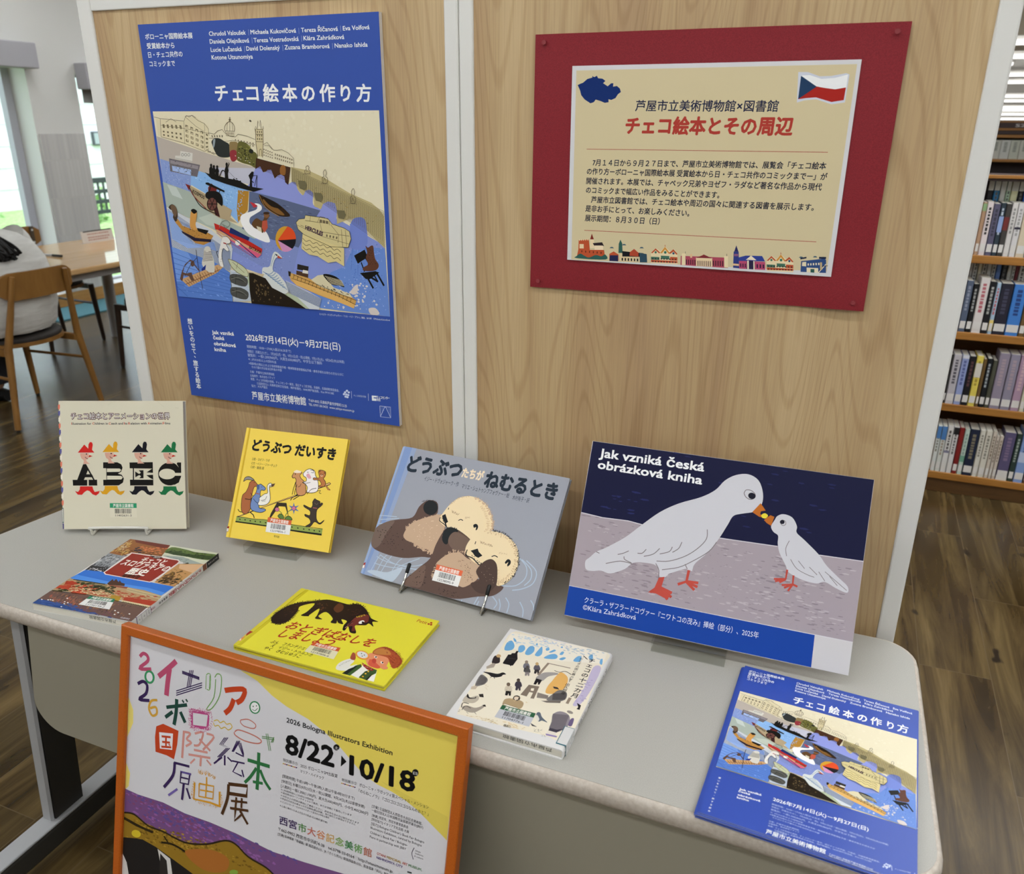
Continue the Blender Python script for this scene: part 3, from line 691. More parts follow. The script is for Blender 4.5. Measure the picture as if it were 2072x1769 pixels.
('p','#d9b08c',0,[1875,1457,1875,1451,1873,1446,1869,1441,1863,1437,1856,1435,1848,1434,1841,1435,1834,1437,1828,1441,1824,1445,1822,1451,1822,1456,1824,1462,1828,1467,1834,1470,1841,1473,1849,1474,1856,1473,1863,1471,1869,1467,1873,1462]),
('p','#14120f',0,[1858,1463,1857,1460,1855,1457,1851,1454,1846,1454,1842,1455,1838,1457,1836,1461,1837,1465,1839,1468,1843,1470,1848,1470,1852,1469,1856,1467]),
('l','#b4703f',0,24.1,[1965,1277,2033,1202,2079,1199]),
('l','#14120f',0,6.9,[1978,1282,2080,1195]),
('p','#3e332c',1,[1752,919,1784,989,1833,971,1910,947,1912,890,1941,926,1976,914,1945,861,1878,787,1879,688,1906,593,1981,537,2066,606,1994,515,1870,547,1799,448,1693,434,1786,512,1742,596,1655,626,1638,665,1740,654,1732,743,1602,801,1585,840,1730,801,1765,855]),
('l','#14120f',1,10.3,[1752,919,1784,989,1833,971,1910,947,1912,890,1941,926,1976,914,1945,861,1878,787,1879,688,1906,593,1981,537,2066,606,1994,515,1870,547,1799,448,1693,434,1786,512,1742,596,1655,626,1638,665,1740,654,1732,743,1602,801,1585,840,1730,801,1765,855,1752,919]),
('l','#a05a5a',0,17.1,[1782,811,1873,811]),
('l','#6e625a',1,6.9,[1800,909,1850,882,1871,918]),
('t','#14120f','平凡社',1057,138,1179,138,48,0.02,0),
('p','#8a2a20',0,[-17,208,42,219,44,107,-13,103]),
('p','#e9e4dc',0,[-13,172,37,175,38,115,-13,111])]
D['otter'] = {'pose':[-0.28613,-0.19647,0.712,-0.06021,0.68546,0.00046],'w':0.34731,'h':0.25483,'t':0.011,'st':{'q':[1474,512,2006,515,2002,221,1471,217],'head':'#d9653f','num':'12238095-9','body':'#e4e2de','frac':0.33},'lip':[0.09346,0.25767],'prong':[0.0433,0.04224]}
D['otter']['art'] = [
('p','#7d93bd',0,[47,2542,201,2549,153,705,81,1,37,-1,76,904]),
('p','#93a6c8',0,[-19,2531,43,2542,46,9,-4,10]),
('p','#8f9dbb',0,[201,2549,301,2550,236,938,255,9,81,1,153,705]),
('l','#a9b8c8',1,15.3,[195,99,261,367,298,428]),
('l','#a9b8c8',1,15.2,[303,41,377,383,425,447]),
('l','#a9b8c8',1,15.1,[403,96,470,331,526,469]),
('l','#a9b8c8',1,15,[591,78,676,358,746,457]),
('l','#a9b8c8',1,15.4,[220,378,470,331,1160,326]),
('l','#a9b8c8',1,15.4,[209,249,573,250,1196,355]),
('l','#a9b8c8',1,15.4,[276,423,640,328,1003,371,1187,445]),
('l','#a9b8c8',1,15,[705,281,932,437,1095,537]),
('l','#a9b8c8',1,16,[-158,1117,364,1182]),
('l','#a9b8c8',1,15.8,[40,1060,421,1162]),
('l','#a9b8c8',1,15.8,[21,979,255,1018]),
('l','#a9b8c8',1,17.7,[2978,970,3139,850,3174,664,3038,496,2785,435]),
('l','#a9b8c8',1,17.6,[3106,960,3334,818,3335,607,3170,471,3003,407]),
('l','#a9b8c8',1,17.7,[3023,960,3227,832,3275,669,3192,534]),
('l','#a9b8c8',1,17.4,[2924,257,3015,165,3020,15]),
('l','#a9b8c8',1,17.4,[2813,210,2866,109,2874,15]),
('l','#a9b8c8',1,17.1,[3196,248,3290,140,3317,15]),
('l','#a9b8c8',1,17,[3378,322,3448,255,3483,170]),
('l','#a9b8c8',1,17.6,[2685,217,2797,129,2766,26]),
('l','#a9b8c8',1,17.7,[2428,153,2389,8]),
('l','#a9b8c8',1,17.7,[2461,84,2445,3]),
('l','#a9b8c8',1,17.9,[2145,25,2134,-7]),
('p','#b4c0cc',1,[135,64,258,124,540,149,815,307,711,14,521,10]),
('p','#5b463e',1,[-7,670,7,889,193,1049,406,1137,684,1239,748,1457,846,1586,972,1633,1104,1595,1161,1435,1138,1366,1305,1422,1409,1191,1391,978,1371,642,1117,573,776,474,396,461,79,517]),
('p','#6f5c52',1,[-7,670,7,889,193,1049,349,1092,267,859,200,587,79,517]),
('s','#332823',70,20.3,3,2.5,[-39,879,560,1051,795,552,132,571]),
('p','#1d2022',0,[1133,1519,1140,1481,1135,1443,1118,1409,1091,1382,1055,1363,1014,1354,970,1357,928,1370,890,1392,861,1423,841,1459,834,1498,839,1536,856,1570,884,1598,920,1617,962,1625,1005,1623,1048,1609,1085,1586,1114,1555]),
('f','#3b2f29',13.3,35.5,26,4,[779,1572,883,1615,1022,1626,1111,1575]),
('p','#bfa186',1,[619,893,687,1100,873,1246,1196,1400,1319,1383,1401,1147,1330,756,1304,668,1201,727,1083,732,956,756,851,785,700,804]),
('f','#bfa186',35.1,87.7,26,2,[619,893,847,794,1083,732,1297,687]),
('f','#bfa186',30.8,66.1,18,3,[620,1021,799,1188,1196,1400]),
('s','#d9c3a6',40,19.8,5,3,[694,1080,1224,1320,1326,901,826,853]),
('p','#e8d2aa',1,[1235,1323,1285,1482,1352,1624,1485,1779,1688,1859,1899,1841,2085,1753,2224,1594,2301,1424,2288,1257,2148,1144,1968,1084,1698,1149,1502,1190,1324,1236]),
('f','#c9a98a',25.7,81.3,44,7,[1804,1854,2030,1783,2208,1611,2311,1426,2302,1280]),
('f','#d9bd94',19,71.8,40,9,[1980,1731,2148,1557,2230,1367,2164,1230]),
('f','#c2a17c',10.8,43.4,22,8,[1352,1624,1485,1779,1688,1859]),
('p','#17191b',0,[1269,1393,1324,1437,1408,1327,1426,1310,1393,1271,1435,1217,1396,1230,1353,1284,1300,1336]),
('l','#17191b',1,15.1,[1247,1357,1252,1294,1367,1245,1452,1200,1516,1214]),
('s','#17191b',16,15.1,2,1,[1254,1369,1347,1304,1488,1229,1339,1260]),
('l','#17191b',1,14.9,[1618,1372,1658,1401,1708,1391]),
('l','#17191b',0,13,[1350,1564,1353,1528]),
('p','#17191b',1,[1934,1356,1980,1386,2030,1355,2033,1294,2006,1274,1999,1328,1960,1309]),
('f','#b08f6c',10.8,47.4,16,5,[1436,1513,1586,1481]),
('f','#c2a37e',10.6,42.4,9,6,[1734,1449,1815,1476]),
('p','#5b463e',1,[942,29,1110,335,1299,584,1325,838,1379,1079,1452,1200,1630,1217,1941,1099,2010,991,1969,880,2128,734,1964,495,2199,451,2700,434,2835,409,2698,240,2408,148,1997,8,1464,-5]),
('p','#6d564b',1,[1110,335,1261,432,1298,75,1156,20,942,29]),
('s','#2e2420',30,19,6,2.5,[966,219,1311,423,1515,107,1078,42]),
('s','#2e2420',22,18.4,8,2.5,[1598,127,2088,128,2092,51,1679,27]),
('p','#1d2022',1,[1412,982,1408,1128,1494,1213,1644,1210,1671,1164,1548,1054,1549,919,1485,905]),
('f','#1d2022',17,38.2,24,3,[1410,1003,1408,1128,1503,1219,1644,1210]),
('p','#6f5a4e',1,[1550,950,1556,1097,1671,1164,1947,1080,1989,986,1948,875,1857,814,1691,838]),
('p','#bfa186',1,[1454,538,1562,685,1689,776,1857,814,2013,748,2295,693,2327,462,2133,257,2004,246,1815,280,1455,274,1521,411,1488,505]),
('f','#bfa186',29,74.6,30,11,[1445,271,1481,524,1683,795,1961,837]),
('s','#4a3a30',60,14.4,13,3,[1805,700,2167,683,2290,374,2047,316]),
('p','#e8d2aa',1,[1931,872,1939,1037,2026,1179,2211,1291,2439,1331,2671,1280,2857,1161,2958,965,2980,754,2899,540,2706,416,2631,653,2453,809,2295,693,2081,743]),
('f','#2a2320',16.4,53.4,60,14,[2349,1342,2567,1338,2774,1222,2926,1037,2982,853,2950,650,2832,485]),
('f','#cdb089',18.5,74.2,56,15,[2235,1286,2585,1281,2823,1133,2920,917,2899,677,2720,439]),
('f','#d9bd94',15.9,67.5,22,16,[2640,694,2723,498,2843,585]),
('p','#17191b',0,[2031,894,2152,962,2191,910,2280,860,2215,804,2144,819,2085,866]),
('l','#17191b',1,18.6,[1962,899,1973,800,2116,772,2275,688,2303,735]),
('s','#17191b',24,16.5,17,1,[1969,880,2109,790,2303,735,2234,679]),
('l','#17191b',1,16.1,[2456,880,2507,911,2572,896]),
('l','#17191b',0,14.4,[2077,1078,2076,1026]),
('p','#17191b',1,[2731,844,2766,905,2822,894,2839,839,2804,782,2785,807,2791,858,2754,819]),
('f','#b08f6c',10.3,45.2,26,5,[2167,1087,2416,1062]),
('f','#c2a37e',10,36.1,9,6,[2572,976,2718,990]),
('p','#4c3a33',1,[2359,430,2250,563,2309,716,2389,805,2487,837,2597,763,2670,564,2686,411,2569,246,2384,220,2216,336]),
('s','#c9b29a',16,10.1,19,1,[2289,711,2583,740,2661,425,2379,435]),
('t','#1f2a36','どうぶつ',230,2097,1397,2173,356,0.05,0),
('t','#e6d3b4','たちが',1398,2191,1845,2198,206,0.045,0),
('t','#1f2a36','ねむるとき',1885,2105,3319,2127,345,0.05,0),
('t','#1f2a36','イジー・ドヴォジャーク・作',671,1968,1401,1989,105,0,0),
('t','#1f2a36','マリエ・シュトゥンプフォヴァー・絵',1475,1977,2443,1982,102,0,0),
('t','#1f2a36','木村有子・訳',2514,1965,2847,1970,99,0,0),
('p','#9a2f28',0,[-30,198,33,225,52,118,-26,106]),
('p','#e9e4dc',0,[-31,156,31,174,42,118,-26,106])]
D['pigeon'] = {'pose':[0.11229,-0.19416,0.722,0.02183,0.47774,0.00277],'w':0.44655,'h':0.29819,'t':0.003,'st':None,'lip':[0.15153,0.26772]}
D['pigeon']['art'] = [
('p','#a2969c',0,[5,1743,386,1717,819,1735,1065,1705,2324,1707,3206,1730,3836,1703,4461,1722,4466,498,2,494]),
('s','#8d8188',110,54.6,20,5,[-5,1720,2025,1693,2139,545,22,538]),
('s','#b3a8ad',110,54.6,21,5,[4,1667,2771,1672,3158,557,131,559]),
('s','#8a7f86',110,49.7,22,5,[2291,1587,4398,1602,4429,589,2683,532]),
('s','#b5abb0',110,49.7,23,5,[2291,1587,4398,1602,4429,589,2436,555]),
('s','#94898f',260,21.9,41,3,[-88,1543,4401,1579,4435,543,54,517]),
('p','#0d0f33',0,[9,2977,4460,2979,4461,1726,3835,1711,3205,1737,2323,1715,1064,1711,818,1741,385,1722,4,1748]),
('s','#1f2458',16,59.9,5,5,[195,2214,1063,2240,1122,1852,150,1799]),
('s','#1c2050',26,69,6,5,[1052,3014,4355,2924,4374,1813,1990,1945]),
('l','#cfcbd0',0,13.6,[5,1743,386,1717,819,1735,1064,1711]),
('l','#cfcbd0',0,12.4,[2324,1707,3206,1730]),
('l','#cfcbd0',0,11.7,[3836,1706,4461,1724]),
('t','#f0eff0','Jak vzniká česká',153,2727,1922,2734,209,0.03,0),
('t','#f0eff0','obrázková kniha',157,2530,1920,2519,203,0.03,0),
('p','#c9c7cc',1,[241,820,211,948,276,1027,369,1137,518,1231,809,1455,1040,1693,1316,1963,1601,2154,1937,2312,2144,2461,2270,2635,2428,2749,2620,2790,2789,2713,2880,2523,2886,2347,2806,2220,2609,2150,2481,2091,2416,1940,2303,1678,2163,1436,2012,1256,1953,1142,1854,1124,1616,1002,1471,935,1395,1089,1183,1102,1004,1063,889,942,665,826,499,842,353,809]),
('p','#c9c7cc',0,[1379,1112,1697,1146,1594,972,1555,926,1472,923,1457,1023]),
('p','#c9c7cc',0,[1878,1218,1985,1238,1971,1107,1893,1118]),
('p','#b8661f',0,[2760,2200,2867,2362,2958,2258,2889,2234,2882,2195,2949,2143,2877,2144]),
('p','#b8661f',0,[2954,2106,3038,2196,3102,2181,3071,2033,3003,2064]),
('p','#e0cf3c',1,[2904,2178,2952,2214,3004,2185,2974,2135,2921,2138]),
('l','#7d7476',1,12.4,[2593,2479,2618,2534,2690,2540,2757,2499,2769,2443,2710,2395,2633,2421,2593,2479]),
('p','#131222',0,[2775,2443,2770,2430,2761,2418,2748,2410,2733,2405,2717,2405,2701,2408,2686,2415,2674,2426,2666,2438,2662,2453,2662,2467,2667,2481,2677,2492,2689,2500,2705,2505,2721,2506,2737,2502,2751,2495,2763,2485,2772,2472,2776,2458]),
('l','#7d7476',1,12.6,[2110,1811,2119,1658,2005,1484,1825,1324,1586,1202,1384,1165]),
('l','#7d7476',1,12.4,[2284,1636,2184,1465,1960,1271,1751,1130,1493,1043]),
('l','#7d7476',1,13.1,[908,1248,823,1193,734,1156]),
('l','#7d7476',1,13.1,[844,1144,865,1095,992,1053,791,1055,560,973]),
('l','#7d7476',1,12.7,[1742,1541,1707,1431,1616,1350]),
('l','#7d7476',1,12.8,[1603,1438,1564,1353,1418,1288]),
('l','#7d7476',1,12.9,[1404,1377,1316,1269,1168,1203]),
('l','#7d7476',1,13,[1189,1325,1134,1250,1057,1236]),
('l','#7d7476',1,12.8,[1377,1125,1445,1021,1458,843]),
('l','#7d7476',1,12.6,[1843,1198,1891,1131]),
('l','#7d7476',1,13.4,[369,1137,426,1121]),
('l','#b9493d',0,43.3,[1512,917,1482,770,1358,647]),
('l','#b9493d',0,43.3,[1486,745,1652,585]),
('l','#b9493d',0,43.3,[1486,745,1709,635]),
('l','#b9493d',0,43.3,[1497,760,1706,704]),
('l','#b9493d',0,42.7,[1919,1115,1908,929,1778,858]),
('l','#b9493d',0,42.6,[1914,918,2050,817]),
('l','#b9493d',0,42.6,[1914,918,2092,876]),
('l','#b9493d',0,42.6,[1920,932,2095,940]),
('p','#b9493d',0,[1464,908,1553,938,1517,712,1698,710,1652,585,1449,647,1325,641,1412,717]),
('p','#c9c7cc',1,[3113,2133,3145,2201,3234,2245,3368,2213,3453,2090,3461,1993,3595,1893,3824,1713,3955,1567,4154,1412,4291,1307,4294,1212,4129,1251,3963,1315,3856,1270,3695,1275,3552,1309,3417,1369,3370,1458,3254,1634,3207,1775,3196,1897,3118,1946,3072,2026]),
('l','#7d7476',1,9.6,[3197,2109,3222,2151,3271,2139,3284,2092,3240,2067,3197,2109]),
('p','#131222',0,[3264,2119,3262,2110,3258,2102,3251,2095,3242,2090,3233,2088,3223,2088,3213,2091,3205,2096,3199,2103,3195,2111,3194,2120,3195,2129,3200,2138,3207,2144,3215,2149,3225,2152,3235,2151,3244,2149,3253,2144,3259,2136,3263,2128]),
('l','#7d7476',1,9.5,[3372,1848,3336,1723,3363,1605]),
('l','#7d7476',1,9.5,[3427,1567,3536,1440,3705,1375,3804,1357]),
('l','#7d7476',1,9.4,[3543,1564,3649,1461]),
('l','#7d7476',1,9.4,[3713,1498,3840,1400]),
('l','#7d7476',1,9.2,[4020,1410,4146,1291]),
('l','#7d7476',1,9.3,[3945,1469,4285,1246]),
('l','#7d7476',1,9.3,[3856,1452,3962,1327]),
('l','#b9493d',0,30.8,[3401,1398,3397,1254,3225,1221]),
('l','#b9493d',0,30.8,[3397,1254,3246,1188]),
('l','#b9493d',0,30.8,[3397,1247,3312,1184]),
('l','#b9493d',0,30.7,[3503,1329,3509,1191,3352,1148]),
('l','#b9493d',0,30.6,[3509,1191,3391,1114]),
('l','#b9493d',0,30.6,[3509,1191,3454,1077]),
('l','#b9493d',0,30.6,[3509,1191,3582,1168]),
('p','#123f97',0,[2,494,3924,494,3935,6,-1,5]),
('l','#d5d3d8',0,10.8,[1,496,4466,498]),
('p','#c9c5c5',0,[3924,494,4466,498,4466,0,3935,6]),
('t','#dfe3ee','クラーラ・ザフラードコヴァー『ニワトコの茂み』挿絵（部分）、2025年',302,274,3120,275,113,0,0),
('t','#dfe3ee','©Klára Zahrádková',294,153,1195,165,113,0,0)]
D['history'] = {'x':-0.75331,'y':-0.50502,'z':0.7128,'yaw':0.11145,'w':0.20238,'h':0.24504,'t':0.0126,'st':{'q':[797,466,1286,509,1426,203,802,185],'head':'#2d7a5a','num':'11730199-2','body':'#e4e2de','frac':0.33}}
D['history']['art'] = [
('p','#8d5a34',0,[0,2451,937,2461,1067,2026,420,1989,315,1810,4,1850]),
('p','#6b2f28',0,[110,2448,937,2461,942,2303,208,2359]),
('s','#c09858',70,53.4,1,2.2,[-26,1939,51,2432,386,2002,300,1828]),
('s','#c9764a',60,47.7,2,2,[359,2262,967,2332,1019,2057,529,2083]),
('s','#2a2a3c',14,54.3,3,2,[292,2199,478,2203,588,2011,394,2048]),
('s','#3a2018',50,33.3,4,3,[5,1903,888,2402,1052,2044,315,1810]),
('s','#d8c8a0',30,30.6,14,2,[-66,2150,79,2370,337,2033,149,1897]),
('p','#8a8d90',0,[4,1850,391,1830,422,1237,47,1184]),
('s','#4a4c50',70,50.2,5,2.5,[36,1221,6,1795,372,1825,408,1254]),
('s','#c6c8ca',30,38.6,6,4,[16,1522,112,1779,387,1807,364,1486]),
('p','#2c2c2f',0,[39,1194,24,1360,399,1393,431,1227]),
('l','#d8d8d8',0,15.6,[80,1172,135,1286,451,1204]),
('s','#b8babc',12,28.4,15,1,[65,1289,377,1367,408,1254,75,1203]),
('p','#c9cbb4',0,[937,2461,2064,2462,2145,2021,1454,2008,1058,2037]),
('p','#5c6f3c',1,[1024,2168,1016,2391,1352,2388,1568,2355,1816,2374,2057,2370,2059,2172,1681,2140,1308,2198]),
('p','#384a2a',1,[1015,2210,1251,2272,1559,2241,2024,2317,2025,2185,1668,2159,1204,2149]),
('s','#26351e',46,44,7,2,[976,2290,1983,2373,2039,2167,1107,2124]),
('p','#9aa49c',0,[1038,2062,1457,2126,2027,1991,2041,1846,1476,1979]),
('s','#6a726c',20,33.1,8,5,[1091,2054,1722,2086,2028,1864,1476,1979]),
('s','#2a3024',10,39.3,18,2,[1462,1997,1831,1941,1878,1847,1551,1913]),
('p','#b88a58',0,[1559,1872,2086,2006,2002,1152,1559,1181,1545,1536]),
('p','#d0a880',0,[1592,1859,2099,1988,2042,1660,1667,1731]),
('s','#5a4020',60,62.4,9,1.6,[1485,1440,1797,1681,2033,1257,1614,1194]),
('s','#2e2412',40,55.4,10,2,[1498,1284,2031,1494,2027,1177,1577,1185]),
('s','#8a6a34',30,44.7,19,1.5,[1552,1702,1901,1666,1994,1365,1652,1401]),
('p','#2f6fc8',0,[45,1187,431,1227,1484,1163,2002,1152,1975,824,1597,809,924,836,483,843,-16,867]),
('p','#4d8ad8',0,[34,1003,815,962,1560,988,1974,936,1975,824,1131,847,-16,867]),
('p','#b0906a',0,[-7,857,177,845,455,874,762,872,856,914,1195,901,1587,900,1993,828,2025,653,2009,435,1416,511,694,486,-24,461]),
('p','#8a7858',0,[172,851,455,874,798,881,888,752,460,724,199,774]),
('p','#c0ad86',0,[1226,889,1993,828,2031,727,1287,791]),
('w','#7a6a4c',26,1,0.4,0.7,[1261,860,1999,808,2020,746,1274,807]),
('l','#241a14',0,24.2,[92,843,343,855,762,872]),
('p','#4a3026',0,[776,906,766,1058,833,1004,824,1080,941,1000,915,1063,1002,999,1088,989,1137,917,829,870]),
('p','#8a4a38',0,[847,874,1222,907,1234,853,874,843]),
('s','#b0432c',80,54.4,11,2.8,[36,810,744,793,923,539,3,522]),
('s','#a8452e',90,50.4,12,3,[799,731,1982,789,1966,567,782,506]),
('s','#3c4426',60,66.3,13,1.6,[135,797,1131,847,1252,653,268,604]),
('s','#d9c9a0',90,29.7,16,2.2,[37,623,1904,697,1961,494,62,481]),
('s','#2a2c18',26,60,22,1.6,[404,786,1041,826,1084,724,487,693]),
('s','#e0d0b0',40,26.3,23,2.5,[1021,599,2068,626,2009,435,1116,441]),
('p','#a83c28',0,[11,767,234,783,247,673,61,666]),
('p','#b0432c',0,[2,614,226,650,271,531,11,513]),
('p','#b84a30',0,[386,522,685,520,704,452,371,446]),
('p','#a8842c',0,[1123,605,1339,601,1396,434,1204,461]),
('p','#a83c28',0,[1411,618,2025,653,2015,507,1434,515]),
('p','#d8c8a0',0,[1434,515,2020,501,2039,424,1462,432]),
('w','#54462c',16,1,0.45,0.7,[1463,493,2030,475,2036,434,1477,439]),
('p','#8a7a50',0,[-19,455,225,465,232,413,-25,417]),
('s','#2c3018',12,53.1,24,2,[-15,518,288,535,305,448,42,458]),
('p','#6a5048',0,[-17,408,690,467,1992,430,2025,10,1416,24,5,-6]),
('l','#2c2018',0,20.5,[9,425,717,484,2005,441]),
('s','#a8744a',110,29.1,20,0.22,[45,387,1832,394,1925,105,81,129]),
('s','#3a3030',70,34.9,21,0.2,[59,372,1832,394,1949,77,108,101]),
('s','#a85a48',40,40.4,30,0.25,[12,289,914,358,1042,75,68,57]),
('p','#2c4880',0,[5,-6,17,132,196,139,562,102,879,72,1220,13,2032,2,1431,7]),
('s','#3d5590',60,62.7,31,3,[3,146,1094,155,1637,7,28,13]),
('s','#6f4a52',30,50.6,32,2,[699,133,1714,159,1834,17,828,-8]),
('p','#e8e4e0',0,[91,139,95,132,96,126,92,122,86,120,77,122,68,126,60,131,56,138,55,144,59,148,66,150,74,148,83,144]),
('p','#e8e4e0',0,[207,158,211,152,212,146,208,142,201,140,193,142,184,146,176,151,172,158,171,164,175,168,182,170,190,168,199,164]),
('p','#e8e4e0',0,[244,174,248,168,249,162,245,157,238,156,230,157,221,161,213,167,209,174,208,180,212,184,219,185,228,184,237,180]),
('p','#e8e4e0',0,[290,174,294,168,294,162,291,157,284,156,275,157,266,161,259,167,255,174,254,180,258,184,264,185,273,184,282,180]),
('p','#e8e4e0',0,[568,138,573,131,573,125,569,121,562,120,554,121,545,125,538,131,533,137,533,143,537,147,543,149,552,148,561,144]),
('p','#e8e4e0',0,[529,191,533,185,534,179,530,175,523,173,515,174,506,178,498,184,494,191,494,197,497,201,504,203,513,201,522,197]),
('p','#e8e4e0',0,[591,47,595,40,595,34,592,30,585,29,576,30,567,34,560,40,556,46,556,52,559,56,566,58,575,56,584,52]),
('p','#e8e4e0',0,[487,294,491,287,492,281,488,277,481,275,472,277,463,281,456,287,452,293,451,299,455,304,462,305,471,304,480,300]),
('p','#e8e4e0',0,[602,180,606,174,606,168,603,164,596,162,587,163,578,167,571,173,567,180,566,186,570,190,577,192,586,190,595,186]),
('p','#e8e4e0',0,[1555,209,1559,202,1559,196,1555,192,1548,190,1539,192,1531,196,1524,202,1520,208,1520,214,1524,218,1531,220,1540,219,1548,215]),
('p','#e8e4e0',0,[1649,172,1653,165,1653,159,1649,155,1642,153,1633,155,1625,159,1618,165,1614,171,1614,177,1618,181,1625,183,1634,182,1642,178]),
('p','#e8e4e0',0,[1861,192,1864,186,1864,180,1860,176,1853,174,1844,175,1836,179,1829,185,1825,192,1826,198,1830,202,1837,204,1845,202,1854,198]),
('p','#e8e4e0',0,[1632,107,1636,100,1636,94,1632,90,1625,88,1616,90,1608,94,1601,99,1597,106,1597,112,1601,116,1608,118,1617,116,1625,112]),
('p','#e6d8d0',0,[401,1984,477,1991,1454,2008,1519,1969,1549,1870,1519,1202,1495,1150,517,1153,428,1210,430,1279,432,1905]),
('p','#8f2c22',0,[440,1959,501,1962,1457,1974,1508,1944,1520,1862,1490,1211,1465,1173,519,1177,453,1217,457,1274,454,1898]),
('p','#1a1614',0,[830,1978,1046,2007,1144,1972,1022,1906]),
('t','#cfc8c0','図説',951,1930,1084,1939,97,0,0),
('t','#f0e6dc','チェコと',792,1719,1312,1759,229,0.03,0),
('t','#f0e6dc','スロヴァキアの',516,1545,1523,1563,242,0.03,0),
('t','#f0e6dc','歴史',836,1299,1236,1330,246,0.035,0),
('t','#14120f','薩摩秀登',854,1173,1202,1195,123,0.02,0),
('t','#d8d8e4','河出書房新社',1775,37,1956,38,51,0,0)]
D['yel2'] = {'x':-0.35599,'y':-0.46326,'z':0.7095,'yaw':0.01202,'w':0.27613,'h':0.18513,'t':0.0093,'st':{'q':[1152,543,1643,570,1705,272,1160,272],'head':'#c8582f','num':'12197806-6','body':'#d9d2ae','frac':0.33}}
